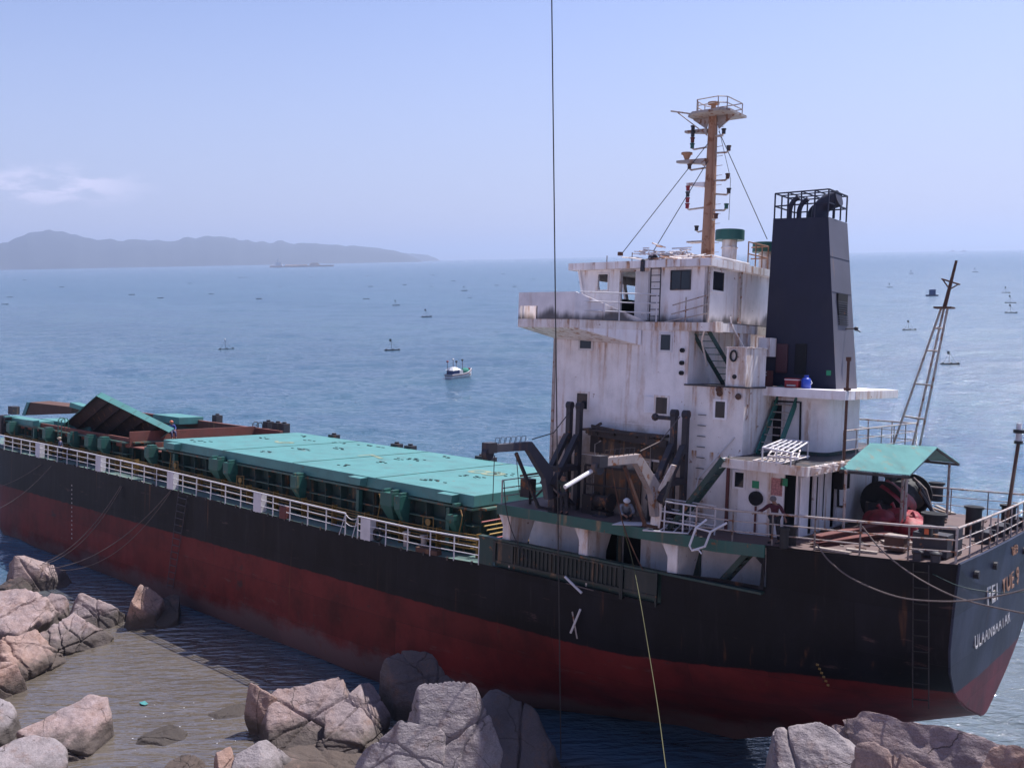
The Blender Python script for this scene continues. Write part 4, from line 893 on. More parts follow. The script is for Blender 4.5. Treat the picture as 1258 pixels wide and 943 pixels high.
# casing, one step lower
b = MB(); b.box(8.2, 10.79, -4.47, 4.53, -.44, 5.12); casing = hpart(b, 'casing_wall', 'whiterust')
window(rect(879, 493, 891, 513, 'y', 4.53), 'y', 4.53, casing, fr='white')
b = MB(); b.box(8.1, 10.8, 1.3, 4.58, 5.12, 5.18); b.build('casing_top', 'steel', casing)
b = MB()
for px, py in ((885, 483), (908, 487), (884, 478)): q = sp(px, py, 'y', 4.53); b.sphere((q.x, 4.6, q.z), .13, 8)
b.build('floodlight', 'rust', casing)
b = MB(); x0, x1 = 8.22, 9.05; b.box(x0, x1, 2.75, 4.47, 5.16, 6.66); b.box(x0-.04, x1+.04, 2.71, 4.51, 6.66, 6.70); lock = hpart(b, 'deck_locker', 'whiterust', bevel=.01)
b = MB(); q = sp(902, 437, 'y', 4.47); b.tube([(q.x+.13*math.cos(a), 4.53, q.z+.2*math.sin(a)) for a in [k*math.pi/6 for k in range(13)]], .04, 6); b.cyl((q.x-.05, 4.47, 5.55), (q.x-.05, 4.5, 5.55), .09, 12); b.build('hose_coil', 'rubber', lock)
# bridge deck with the port and starboard wings
z0, z1 = 7.28, 7.62
b = MB()
b.box(9.6, 17.8, -4.55, 4.55, z0, z1); b.prism([(14.8, 4.55, z0), (14.8, 6.6, z0), (17.8, 6.6, z0), (17.8, 4.55, z0)], (0, 0, z1-z0)); b.prism([(14.8, -4.55, z0), (17.8, -4.55, z0), (17.8, -6.6, z0), (14.8, -6.6, z0)], (0, 0, z1-z0))
b.prism([(14.8, 4.55, z0), (12.9, 4.55, z0), (14.8, 6.6, z0)], (0, 0, z1-z0)); b.prism([(14.8, -4.55, z0), (14.8, -6.6, z0), (12.9, -4.55, z0)], (0, 0, z1-z0))
bd = hpart(b, 'bridge_deck', 'whiterust')
for s in (1, -1):
    b = MB(); f = lambda x, y, z: (x, s*y, z)
    # bracket below the wing
    b.add([f(17.78, 6.58, z0), f(14.8, 6.58, z0), f(12.9, 4.56, z0), f(17.35, 4.56, z0), f(17.35, 4.56, z0-.42), f(12.9, 4.56, z0-.62), f(14.8, 6.5, z0-.05), f(17.7, 6.5, z0-.02)], [(0, 1, 6, 7), (1, 2, 5, 6), (0, 7, 4, 3), (7, 6, 5, 4), (0, 3, 2, 1), (2, 3, 4, 5)])
    b.build('wing_bracket', 'white', bd)
    b = MB(); hgt = 1.12
    # outboard bulwark with the side-light notch, then the sloped plate aft
    n0, n1 = 16.75, 17.55
    b.box(14.8, n0, s*6.55, s*6.62, z1, z1+hgt); b.box(n0, 17.75, s*6.55, s*6.62, z1+.55, z1+hgt); b.box(n1, 17.62, s*6.3, s*6.55, z1, z1+.6); b.box(17.72, 17.8, s*3.9, s*6.6, z1, z1+hgt)
    b.add([f(14.8, 6.62, z1), f(12.7, 4.45, z1), f(12.95, 4.62, z1+.12), f(14.8, 6.62, z1+hgt), f(14.8, 6.55, z1), f(12.7, 4.38, z1), f(12.95, 4.55, z1+.12), f(14.8, 6.55, z1+hgt)], [(0, 1, 2, 3), (7, 6, 5, 4), (0, 3, 7, 4), (3, 2, 6, 7), (2, 1, 5, 6), (0, 4, 5, 1)])
    b.bar(f(13.95, 5.76, z1), f(13.95, 5.76, z1+.72), .05, .12)
    b.build('wing_bulwark', 'whitegrime', bd)
    b = MB(); b.box(n0+.1, n1-.1, s*5.7, s*5.9, z1, z1+.55); b.box(n0+.02, n0+.12, s*6.3, s*6.54, z1, z1+.55, 1); b.split('side_light_box', ['white', 'dark'], bd)
    b = MB(); A_ = f(14.7, 6.45, z1+hgt); B_ = f(12.6, 4.9, z1+hgt)
    for dz in (0, -.37, -.75): b.tube([Vector(A_)+Vector((0, 0, dz)), Vector(f(12.3, 4.42, z1+hgt+dz))], .03 if dz == 0 else .024, 6)
    for t in (.52, 1.): q = Vector(A_).lerp(Vector(f(12.3, 4.42, z1+hgt)), t); b.tube([(q.x, q.y, z1), q], .028, 6)
    b.build('wing_railing', 'whiteclean', bd)
    b = MB(); y = 4.42
    for p0, p1 in (((11.55, y, z1+.68), (9.9, y, z1+1.1)), ((11.6, y, z1+.32), (9.95, y, z1+.72)), ((11.9, y, z1+.0), (10.0, y, z1+.36))): b.tube([f(*p0), f(*p1)], .028, 6)
    for x in (10.95, 9.95): b.tube([f(x, y, z1), f(x, y, z1+1.0)], .03, 6)
    b.build('bridge_railing', 'railrust', bd)
b = MB(); b.box(9.5, 9.62, 4.0, 4.6, z0-.04, z1+.04); b.build('deck_edge_cap', 'whiterust', bd)
# wheelhouse
yw = 3.95; wz0, wz1 = 7.62, 9.86
door = rect(763, 334, 780, 388, 'y', yw); fwin = rect(735, 337, 747, 356, 'y', yw); pwin = rect(825, 333, 848, 355, 'y', yw); sdoor = rect(781, 335, 797, 390, 'y', yw)
door = (door[0], door[1], wz0, door[3])
b = MB(); wall(b, 'y', yw, 10.3, 16.05, wz0, wz1, [door, fwin]); wall(b, 'y', -yw+.08, 10.3, 16.05, wz0, wz1, [(14.6, 15.6, 8.5, 9.6), (12.8, 13.6, 8.5, 9.6)])
# raked front with its row of openings
nf = 7; 
for k in range(nf+1): y = -yw+2*yw*k/nf; b.hexa([(16.0, y-.12, wz0), (16.1, y-.12, wz0), (16.1, y+.12, wz0), (16.0, y+.12, wz0)], [(16.5, y-.12, wz1), (16.6, y-.12, wz1), (16.6, y+.12, wz1), (16.5, y+.12, wz1)])
b.hexa([(16.0, -yw, wz0), (16.1, -yw, wz0), (16.1, yw, wz0), (16.0, yw, wz0)], [(16.2, -yw, wz0+.95), (16.3, -yw, wz0+.95), (16.3, yw, wz0+.95), (16.2, yw, wz0+.95)])
b.hexa([(16.42, -yw, wz1-.35), (16.52, -yw, wz1-.35), (16.52, yw, wz1-.35), (16.42, yw, wz1-.35)], [(16.5, -yw, wz1), (16.6, -yw, wz1), (16.6, yw, wz1), (16.5, yw, wz1)])
for s in (1, -1): b.prism([(16.04, s*yw, wz0), (16.04, s*yw, wz1), (16.55, s*yw, wz1)], (0, -s*.08, 0))
wh = hpart(b, 'wheelhouse_wall', 'whitegrime')
b = MB(); b.box(10.3, 10.42, -yw, yw, wz0, wz1); wa = b.build('aft_wall', 'whitegrime', wh)
window(rect(875, 334, 889, 357, 'x', 10.3), 'x', 10.3, wa, fr='white')
window(pwin, 'y', yw, wh, fr='steel', split=1, fw=.04); window(fwin, 'y', yw, wh, fr='whiterust', open_=True, fw=.05)
b = MB(); d = sdoor; b.box(d[0], d[1], yw+.01, yw+.06, wz0+.1, d[3]); b.box(d[0]-.05, d[1]+.05, yw+.003, yw+.03, d[3], d[3]+.06); b.build('sliding_door', 'whiteclean', wh)
b = MB(); b.box(door[1], door[1]+.07, yw, yw+.05, wz0, door[3]+.07); b.box(door[0], door[1], yw, yw+.05, door[3], door[3]+.07); b.build('door_frame', 'railrust', wh)
b = MB(); b.box(12.8, 15.2, -1.4, 1.6, wz0, wz0+1.15); b.box(14.9, 15.5, -3.4, 3.3, wz0, wz0+1.05); b.box(10.45, 16, -3.8, 3.8, wz0, wz0+.01); b.build('bridge_console', 'dark', wh)
b = MB(); b.box(9.98, 16.95, -4.3, 4.3, wz1, wz1+.30); roof = b.build('wheelhouse_roof', 'whiterust' if 0 else 'white', wh, bevel=.01)
b = MB(); lx0, lx1 = sp(799, 370, 'y', 4.1).x, sp(811, 370, 'y', 4.1).x   # ladder to the monkey island
for x in (lx0, lx1): b.tube([(x, 4.12, wz0), (x, 4.14, wz1+.1)], .028, 6)
for k in range(8): z = wz0+.25+k*.28; b.tube([(lx0, 4.12, z), (lx1, 4.12, z)], .018, 5)
b.build('roof_ladder', 'steel', wh)
b = MB(); q = sp(869, 350, 'y', 3.95)      # rusty pipes on the aft corners
b.tube([(10.24, 3.9, wz0), (10.24, 3.9, wz1+.35)], .05, 6); b.tube([(10.15, 3.85, wz1+.42), (10.05, .9, wz1+.36)], .05, 8, mi=1); 
yy = sp(911, 350, 'x', 10.2).y
for dy in (0, .16): b.tube([(10.2, yy+dy, wz0-.3), (10.2, yy+dy, wz1+.25)], .045, 6)
b.build('aft_pipe', ['railrust', 'whiteclean'], wh)
b = MB(); q = sp(873, 410, 'y', 4.4)
b.box(9.6, 9.75, -4.4, 4.4, 7.62, 7.66); b.build('coaming_strip', 'whitegrime', bd)
b = MB()     # small columns under the bridge deck, aft
for y in (2.0, 1.3): b.box(9.7, 9.95, y-.14, y+.14, 5.15, 7.28)
b.build('deck_column', 'white', bd)
# monkey island: debris of broken railings
dl = on_ship('railing_debris', 'tangle of broken rusty railing pipes heaped on the wheelhouse roof beside the mast', 'scrap', (12.8, 1.5, wz1+.3))
b = MB(); rnd = random.Random(11)
for k in range(170):
    xx_ = rnd.gauss(12.9, .7); q = Vector((xx_, rnd.uniform(.4, 3.9), wz1+.34+rnd.uniform(0, .75)*max(0, 1-abs(xx_-12.9)/1.7))); a = rnd.uniform(0, 6.3); L = rnd.uniform(.25, .85)
    d_ = Vector((math.cos(a), math.sin(a), rnd.uniform(-.12, .16)))*L; b.tube([q, q+d_], rnd.choice((.018, .026, .03)), 5, mi=rnd.choice((0, 0, 1)))
b.build('pipe_tangle', ['whiterust', 'rustpale'], dl)
b = MB(); q = Vector((13.7, 2.6, wz1+.3)); b.tube([q, q+Vector((0, 0, .25))], .18, 10); b.sphere((13.7, 2.6, wz1+.6), .22, 10, (1, 1, .8)); b.tube([(13.2, 3.9, wz1+.3), (13.1, 4.32, wz1+.28), (13.1, 4.34, wz1-.15)], .10, 6); b.build('searchlight', 'steel', roof, smooth=True)
# ------------------------------------------------------------------ radar mast
mx = 12.5; my = 0.
mast = tag(bpy.data.objects.new('mast', None)); C.objects.link(mast); mast.parent = ship; ORG[mast.name] = Vector()
mz0 = wz1+.3; mz1 = 16.85
b = MB(); b.tube([(mx, my, mz0), (mx, my, 13.0), (mx, my, mz1)], [.31, .26, .20], 14); b.tube([(mx-.30, my+.24, mz0), (mx-.21, my+.17, mz1)], .045, 6)
b.build('mast_tube', 'rustpale', mast, smooth=True)
b = MB()
k = mz0+.3
while k < mz1: b.tube([(mx-.3, my+.1, k), (mx-.62, my+.15, k)], .014, 4); k += .42
b.build('mast_rung', 'railrust', mast)
b = MB(); b.prism([(mx+.95, .55, mz1), (mx+.5, 1.0, mz1), (mx-.9, 1.0, mz1), (mx-1.15, .7, mz1), (mx-1.15, -.9, mz1), (mx+.5, -.9, mz1), (mx+.95, -.5, mz1)], (0, 0, .1)); b.prism([(mx-.2, -.03, mz1), (mx-1.1, -.03, mz1), (mx-.3, -.03, mz1-.55)], (0, .06, 0)); b.prism([(mx+.2, -.03, mz1), (mx+1.0, -.03, mz1), (mx+.3, -.03, mz1-.5)], (0, .06, 0))
b.tube([(mx+.5, .6, mz1+.05), (mx+1.75, .7, mz1+.35)], .04, 6); b.tube([(mx+.2, .1, mz1-.8), (mx+1.5, .6, mz1+.3)], .025, 6)
pf = b.build('mast_platform', 'railrust', mast)
b = MB(); ring = [(mx+.35, .85), (mx-.7, .9), (mx-1.0, .65), (mx-1.0, -.75), (mx-.2, -.8), (mx+.4, -.75), (mx+.55, -.2), (mx+.5, .5), (mx+.35, .85)]
for h_ in (.26, .52): b.tube([(x, y, mz1+.1+h_) for x, y in ring], .024, 5)
for x, y in ring[:-1]: b.tube([(x, y, mz1+.1), (x, y, mz1+.62)], .024, 5)
b.build('platform_railing', 'railrust', pf)
b = MB(); b.cyl((mx-.1, .2, mz1+.1), (mx-.1, .2, mz1+.5), .14, 10, .1); b.cyl((mx-.1, .2, mz1+.5), (mx-.1, .2, mz1+.58), .26, 12); b.build('radar_base', 'rustpale', pf)
def arm(name, z, L, mat, hh=.2, wd=.4):
    b = MB(); b.hexa([(mx+.2, -wd/2, z-hh*1.6), (mx+.2, wd/2, z-hh*1.6), (mx+L, wd*.3, z-.05), (mx+L, -wd*.3, z-.05)], [(mx+.2, -wd/2, z), (mx+.2, wd/2, z), (mx+L, wd*.3, z+.05), (mx+L, -wd*.3, z+.05)]); return b.build(name, mat, mast, bevel=.01)
arm('radar_bracket', 16.35, 1.35, 'railrust', .12); a2 = arm('radar_bracket', 15.05, 1.72, 'railrust', .16); arm('radar_bracket', 14.0, 1.15, 'white', .14)
b = MB(); b.cyl((mx+1.25, 0, 15.1), (mx+1.25, 0, 15.35), .09, 8, .2); b.cyl((mx+1.25, 0, 15.35), (mx+1.25, 0, 15.42), .26, 10); b.build('radar_pedestal', 'rustpale', a2)
def lampp(z, side, cols, up=.35, L=.85, dy=.25):
    b = MB(); x1 = mx+side*L; b.tube([(mx+side*.2, dy*.5, z-.02), (x1-side*.1, dy, z-.08), (x1, dy, z)], .045, 6); o = b.build('lamp_bracket', 'railrust', mast)
    for k, c in enumerate(cols):
        b = MB(); zz = z+k*.26-.02; b.cyl((x1, dy, zz), (x1, dy, zz+.17), .085, 10); b.cyl((x1, dy, zz+.17), (x1, dy, zz+.22), .11, 10); b.build('signal_lamp', c, o)
lampp(15.55, 1, ['green', 'oxide', 'steel', 'steel']); lampp(15.25, -1, ['steel'], L=.95); lampp(14.65, 1, ['rust'], L=.95); lampp(14.05, -1, ['rust'], L=.95)
lampp(12.9, 1, ['red', 'red', 'steel', 'red'], L=.98); lampp(12.75, -1, ['green'], L=.95); lampp(11.9, 1, ['steel'], L=.55, dy=.1); lampp(13.5, -1, ['steel'], L=.8, dy=-.2); lampp(16.0, -1, ['steel'], L=.7, dy=.3); lampp(14.95, 1, ['rust'], L=.7, dy=-.4); lampp(12.35, -1, ['rust'], L=.5, dy=.3)
b = MB(); b.box(mx+.1, mx+.95, -.2, .25, 11.35, 11.42); b.build('lamp_shelf', 'railrust', mast)
b = MB(); top = Vector((mx, 0, 15.95))
q1 = sp(762, 314, 'y', 3.9); q2 = sp(803, 308, 'y', 3.4)
b.tube([top, q1], .018, 5); b.tube([Vector((mx, 0, 15.2)), q2], .018, 5); b.tube([(mx-.3, 0, 16.2), (10.6, -1.9, 11.6)], .018, 5); b.tube([(mx+.1, -.6, 16.7), (mx-.6, -.7, 14.2), (mx-.55, -.8, 12.4)], .012, 4)
b.build('stay_wire', 'cable', mast)
b = MB(); b.cyl(q1, q1+Vector((0, 0, .15)), .12, 8); b.tube([(q1.x-.6, 3.9, wz1+.3), (q1.x-.6, 3.9, wz1+.7)], .02, 5); b.tube([(15.4, 3.6, wz1+.3), (15.4, 3.6, wz1+.65)], .02, 5); b.build('stay_fitting', 'rust', roof)
# mushroom ventilators
for (x, y, zt, rr) in ((10.75, 1.35, 11.62, .31), (10.55, -1.75, 11.42, .31)):
    b = MB(); b.cyl((x, y, wz1+.3), (x, y, zt-.4), rr, 16); b.cyl((x, y, wz1+1.0), (x, y, wz1+1.05), rr+.04, 16); v = b.build('ventilator', 'whiterust', ship, smooth=True)
    b = MB(); b.cyl((x, y, zt-.42), (x, y, zt), rr*1.95, 20); b.build('ventilator_cap', 'tealcap' if 0 else 'green', v, smooth=True)
b = MB()    # rusty rail beside the ventilators
for hh in (.5, 1.0): b.tube([(10.1, .9, wz1+.3+hh), (10.1, -1.0, wz1+.3+hh), (10.9, -1.0, wz1+.3+hh)], .03, 5)
for y in (.9, .2, -.4, -1.0): b.tube([(10.1, y, wz1+.3), (10.1, y, wz1+1.3)], .03, 5)
b.build('roof_railing', 'rustpale', ship)
# ------------------------------------------------------------------ level two: deck, room, upper slab
D2 = 2.56
b = MB(); b.box(5.0, 8.3, -6.3, 5.95, D2-.34, D2); lev2 = hpart(b, 'aft_deck', 'whiterust')
b = MB(); b.box(5.04, 8.19, -6.2, 5.9, D2+.004, D2+.012); b.build('deck_coating', 'steel', lev2)
b = MB()     # small gussets under the aft edge
for y in (5.7, 4.9, 4.1, 3.3): b.prism([(4.99, y, D2-.34), (4.99, y, D2-.02), (4.62, y, D2-.02)], (0, -.08, 0)); b.cyl((4.85, y-.4, D2-.12), (4.98, y-.4, D2-.12), .16, 10)
b.split('deck_bracket', 'whiterust', lev2)
b = MB(); wall(b, 'y', 4.62, 5.9, 8.25, -.4, D2-.34, [(5.95, 6.42, -.35, 2.05)]); 
wall(b, 'x', 5.9, -4.6, 4.6, -.4, D2-.34, [(3.1, 3.75, -.25, 2.0), (.9, 1.5, -.25, 2.0)]); b.box(5.98, 8.2, -4.6, -4.55, -.4, D2-.34)
ph = hpart(b, 'poop_house_wall', 'white')
b = MB(); b.box(6.6, 8.1, -4.4, 4.0, -.35, D2-.4); b.build('interior_shade', 'dark', ph)  # near-black block stands in for the unlit inside of the house
window(rect(903, 580, 914, 598, 'y', 4.62), 'y', 4.62, ph, fr='white')
b = MB()
b.box(5.84, 5.9, 1.55, 3.05, -.2, 2.0); b.box(5.84, 5.9, -.8, .85, -.2, 2.05)
b.box(5.80, 5.86, 3.78, 4.5, -.2, 2.0)
b.build('steel_door', 'white', ph, bevel=.01)
b = MB(); b.box(5.5, 5.54, 3.72, 3.76, -.2, 2.0); b.tube([(5.82, 1.0, D2-.4), (5.75, 1.0, .6), (5.75, .3, .5)], .05, 6); b.box(5.5, 5.86, .55, 1.35, 1.3, 1.95); b.tube([(5.8, 2.4, 2.1), (5.8, 2.4, .2)], .02, 5); b.box(5.8, 5.9, -3.6, -3.1, .4, 2.0)
b.split('wall_fitting', 'dark', ph)
b = MB(); qx = sp(929, 615, 'y', 4.64); b.cyl((qx.x, 4.62, qx.z+.1), (qx.x, 4.75, qx.z+.1), .27, 16); b.build('life_ring_box', 'dark', ph)
b = MB(); q = sp(893, 620, 'y', 4.66); b.box(q.x-.05, q.x+.05, 4.62, 4.72, -.35, D2-.36); b.box(qx.x-.03, qx.x+.03, 4.64, 4.7, -.3, qx.z-.2); b.build('fire_main', 'oxide', ph)
b = MB(); q = sp(954, 597, 'y', 4.64); b.box(q.x-.22, q.x+.22, 4.622, 4.632, q.z-.35, q.z+.3); b.build('notice', 'notice', ph) if 'notice' in M else None
b = MB()
for px, py, s_ in ((928, 595, .14), (963, 592, .14)): q = sp(px, py, 'y', 4.64); b.box(q.x-s_, q.x+s_, 4.622, 4.632, q.z-s_, q.z+s_)
b.build('safety_sign', 'greensign', ph) if 'greensign' in M else None
# aft room and the slab above it
b = MB(); cr = .45
pts = [(8.2, 1.9), (6.0+cr, 1.9)]+[(6.0+cr-cr*math.sin(a), 1.9-cr+cr*math.cos(a)) for a in [k*math.pi/12 for k in range(1, 7)]]+[(6.0+cr-cr*math.cos(a), -1.9+cr-cr*math.sin(a)) for a in [k*math.pi/12 for k in range(0, 7)]]+[(8.2, -1.9)]
b.prism([(x, y, D2+.012) for x, y in pts], (0, 0, 4.82-D2)); room = hpart(b, 'engine_casing', 'white', smooth=True)
b = MB(); b.prism([(x-.02, y*1.012, D2+.013) for x, y in pts], (0, 0, .14)); b.build('casing_skirt', 'dgreen', room)
b = MB(); q = rect(967, 500, 983, 538, 'y', 1.92); b.box(q[0], q[1], 1.9, 1.94, q[2], q[3]); b.build('casing_door', 'white', room, bevel=.015)
b = MB(); b.tube([(q[0]+1.1, 1.96, 4.6), (q[0]+.0, 1.96, 4.62), (q[0]-.05, 1.96, D2+.1)], .045, 6); q = sp(950, 510, 'y', 1.9); b.box(q.x-.35, q.x+.25, 1.9, 1.93, 2.9, 4.5); b.build('casing_pipe', 'dark', room)
b = MB(); b.box(4.95, 8.2, -2.95, 2.9, 4.84, 5.18); slab = hpart(b, 'funnel_deck', 'white', bevel=.008)
b = MB(); b.box(4.93, 4.952, -2.9, 1.9, 4.85, 5.17); b.build('stained_edge', 'whiterust', slab)
b = MB(); b.cyl((5.0, 2.62, D2), (5.0, 2.62, 6.3), .055, 8); b.cyl((5.0, 2.62, 6.3), (5.0, 2.62, 6.45), .10, 8); b.cyl((5.0, 2.62, 5.2), (5.0, 2.62, 5.3), .14, 8); b.build('vent_pipe', 'rust', slab)
# funnel
fun = tag(bpy.data.objects.new('funnel', None)); C.objects.link(fun); fun.parent = ship; ORG[fun.name] = Vector()
fz0, fz1 = 5.18, 12.05; B0 = [(6.0, -1.13), (9.1, -1.13), (9.1, 1.13), (6.0, 1.13)]; T0 = [(6.68, -1.0), (9.0, -1.0), (9.0, 1.0), (6.68, 1.0)]
b = MB(); b.hexa([(x, y, fz0) for x, y in B0], [(x, y, fz1+(.0 if x > 7 else -.08)) for x, y in T0]); 
me_f = b.build('funnel_shell', ['navy', 'funnelgrey'], fun)
for p in me_f.data.polygons:
    if p.normal.x < -.8: p.material_index = 1
b = MB(); q = rect(1031, 361, 1042, 400, 'x', 6.25)
for k in range(14): z = q[2]+.02+k*(q[3]-q[2])/14; x = 6.0+.68*(z-fz0)/(fz1-fz0); b.box(x-.05, x+.02, q[0], q[1], z, z+.045)
x = 6.0+.68*((q[2]+q[3])/2-fz0)/(fz1-fz0); b.box(x-.02, x+.1, q[0]-.03, q[1]+.03, q[2], q[3], 1); b.build('louvre', ['steel', 'dark'], fun)
b = MB(); q = sp(1040, 404, 'x', 6.2); b.tube([(6.3, q.y, q.z), (5.9, q.y-.05, q.z+.02), (5.75, q.y-.3, q.z-.1)], .03, 5); b.sphere((5.85, q.y-.1, q.z+.02), .1, 6); b.build('funnel_lamp', 'steel', fun)
b = MB()
for zz in (9.0, 10.4): b.box(6.0+.68*(zz-fz0)/(fz1-fz0)-.006, 6.5+.2, -1.02, 1.02, zz, zz+.02)
b.build('funnel_seam', 'navy', fun)
# cage around the uptakes
b = MB(); cz = 1.02; t = .022; X0, X1, Y = 6.72, 8.97, .97
for zz in (fz1+.5, fz1+cz):
    for p, q in (((X0, -Y), (X1, -Y)), ((X1, -Y), (X1, Y)), ((X1, Y), (X0, Y)), ((X0, Y), (X0, -Y))): b.bar((*p, zz), (*q, zz), .05, .05)
for k in range(5): x = X0+(X1-X0)*k/4; [b.bar((x, s*Y, fz1-.05), (x, s*Y, fz1+cz), .05, .05, (1, 0, 0)) for s in (1, -1)]
for k in range(1, 3): y = -Y+2*Y*k/3; [b.bar((x, y, fz1-.05), (x, y, fz1+cz), .05, .05, (1, 0, 0)) for x in (X0, X1)]
for k in range(1, 4): x = X0+(X1-X0)*k/4; b.bar((x, -Y, fz1+cz), (x, Y, fz1+cz), .05, .04)
for k in range(1, 3): y = -Y+2*Y*k/3; b.bar((X0, y, fz1+cz+.01), (X1, y, fz1+cz+.01), .04, .04)
b.build('funnel_cage', 'navy', fun)
def uptake(x, y, r, h, L):
    b = MB(); P = [(x, y, fz1-.1), (x, y, fz1+h*.35)]
    for k in range(1, 7): a = k*math.pi/2/6*.8; P.append((x-L*(1-math.cos(a)), y, fz1+h*.35+h*.65*math.sin(a)))
    P.append((P[-1][0]-L*.35, y, P[-1][2]+.08)); b.tube(P, r, 12); return b.build('exhaust_pipe', 'steelblack', fun, smooth=True)
M['steelblack'] = paint('sooty_steel', (.022, .024, .05), .1, 0, .2, .6)
uptake(8.55, .45, .10, .85, .35); uptake(8.3, .1, .10, .8, .35); uptake(8.0, -.3, .10, .6, .3); uptake(7.45, 0, .34, .75, .75)
# things fixed against the funnel foot
b = MB(); q = rect(939, 418, 951, 438, 'y', 1.6); b.box(8.55, 9.1, 1.15, 1.7, q[2], q[3]+.1); b.build('junction_cabinet', 'white', fun, bevel=.02)
b = MB(); q = rect(953, 422, 967, 458, 'y', 1.2); b.box(q[0], q[1], 1.13, 1.2, q[2], q[3]); b.build('funnel_door', 'reddoor', fun, bevel=.06)
b = MB(); q = rect(976, 422, 990, 460, 'y', 1.18); b.box(q[0], q[1], 1.1, 1.16, q[2], q[3]); b.build('funnel_doorway_shade', 'dark', fun, bevel=.05)  # dark plate painted as the shade within an open doorway
b = MB(); q = rect(936, 455, 943, 474, 'y', 1.7); b.box(q[0]-.05, q[1], 1.3, 1.72, 5.18, q[3]); fl = b.build('fire_locker', 'oxide', fun)
letters('F', (q[0]+q[1])/2, 1.73, (5.18+q[3])/2+.1, .42, 'letter', 'locker_letter', fl, rot=Matrix(((-1, 0, 0), (0, 0, 1), (0, 1, 0))), depth=.004)
b = MB(); q = sp(1018, 458, 'y', 1.14); b.box(q.x-.09, q.x+.09, 1.13, 1.15, q.z-.1, q.z+.1); b.build('escape_sign', 'greensign', fun) if 'greensign' in M else None
# ------------------------------------------------------------------ stairs
def stair(name, b0, t0, wv, n, mat, rail=None, par=None, tmat=None, sw=.2):
    b0, t0, wv = Vector(b0), Vector(t0), Vector(wv); b = MB(); 
    for s in (0, 1): b.bar(b0+wv*s, t0+wv*s, .05, sw, (0, 0, 1))
    o = b.build(name, mat, par or ship); b = MB()
    run = (t0-b0); run.z = 0; run.normalize()
    for k in range(n): q = b0.lerp(t0, (k+.6)/n); b.hexa([q-run*.09, q+run*.09, q+wv+run*.09, q+wv-run*.09], [q-run*.09+Vector((0, 0, .03)), q+run*.09+Vector((0, 0, .03)), q+wv+run*.09+Vector((0, 0, .03)), q+wv-run*.09+Vector((0, 0, .03))])
    b.build('tread', tmat or mat, o)
    if rail:
        b = MB()
        for s in rail: b.tube([b0+wv*s, b0+wv*s+Vector((0, 0, .9)), t0+wv*s+Vector((0, 0, .9))], .02, 5)
        b.build('handrail', 'whiteclean', o)
    return o
stair('stair', (8.05, 3.55, D2), (8.05, 1.5, 5.16), (-.78, 0, 0), 9, 'tealdeep', None, tmat='railrust', sw=.3)
b = MB(); b.box(7.1, 8.19, 1.2, 1.75, 5.18, 5.22); b.box(7.2, 8.1, 1.7, 1.76, 4.75, 5.19); b.build('stair_head', 'green', ship)
s2 = stair('stair', (9.35, 2.6, 5.18), (10.1, 4.3, 7.5), (.75, 0, 0), 9, 'dgreen', None, tmat='green', sw=.16)
b = MB(); b.tube([(10.0, 4.45, 7.55), (10.3, 4.2, 6.9), (10.45, 3.4, 5.9)], .04, 6); b.tube([(9.3, 2.4, 6.6), (9.6, 3.1, 7.6), (9.6, 3.2, 7.9)], .035, 6); b.build('handrail', 'whiterust', s2)
s3 = stair('stair', (10.35, 5.55, -.42), (8.15, 5.55, D2), (0, .62, 0), 10, 'dgreen', None, tmat='dgreen')
q = sp(902, 537, 'y', 4.56); b = MB(); b.tube([q, (9.9, 4.75, 1.55), (10.1, 4.8, .3)], .03, 6); b.build('handrail', 'whiteclean', s3)
stair('stair', (9.1, 5.35, -3.2), (6.9, 5.35, -.5), (0, .6, 0), 10, 'dgreen', None, tmat='dgreen')
# deck-two railing and vent post
rail_part('railing', [(5.05, 2.62, D2), (5.05, 0, D2), (5.05, -3, D2), (5.05, -6.0, D2)], 1.12, 3, .024, 'railrust', step=1.45, top=.034)
rail_part('railing', [(5.05, -6.0, D2), (8.3, -6.1, D2)], 1.1, 3, .024, 'railrust', step=1.1, top=.034)
b = MB(); b.bar((7.3, -2.6, D2), (6.9, -2.9, 3.8), .2, .12); b.build('stair', 'dgreen', ship)
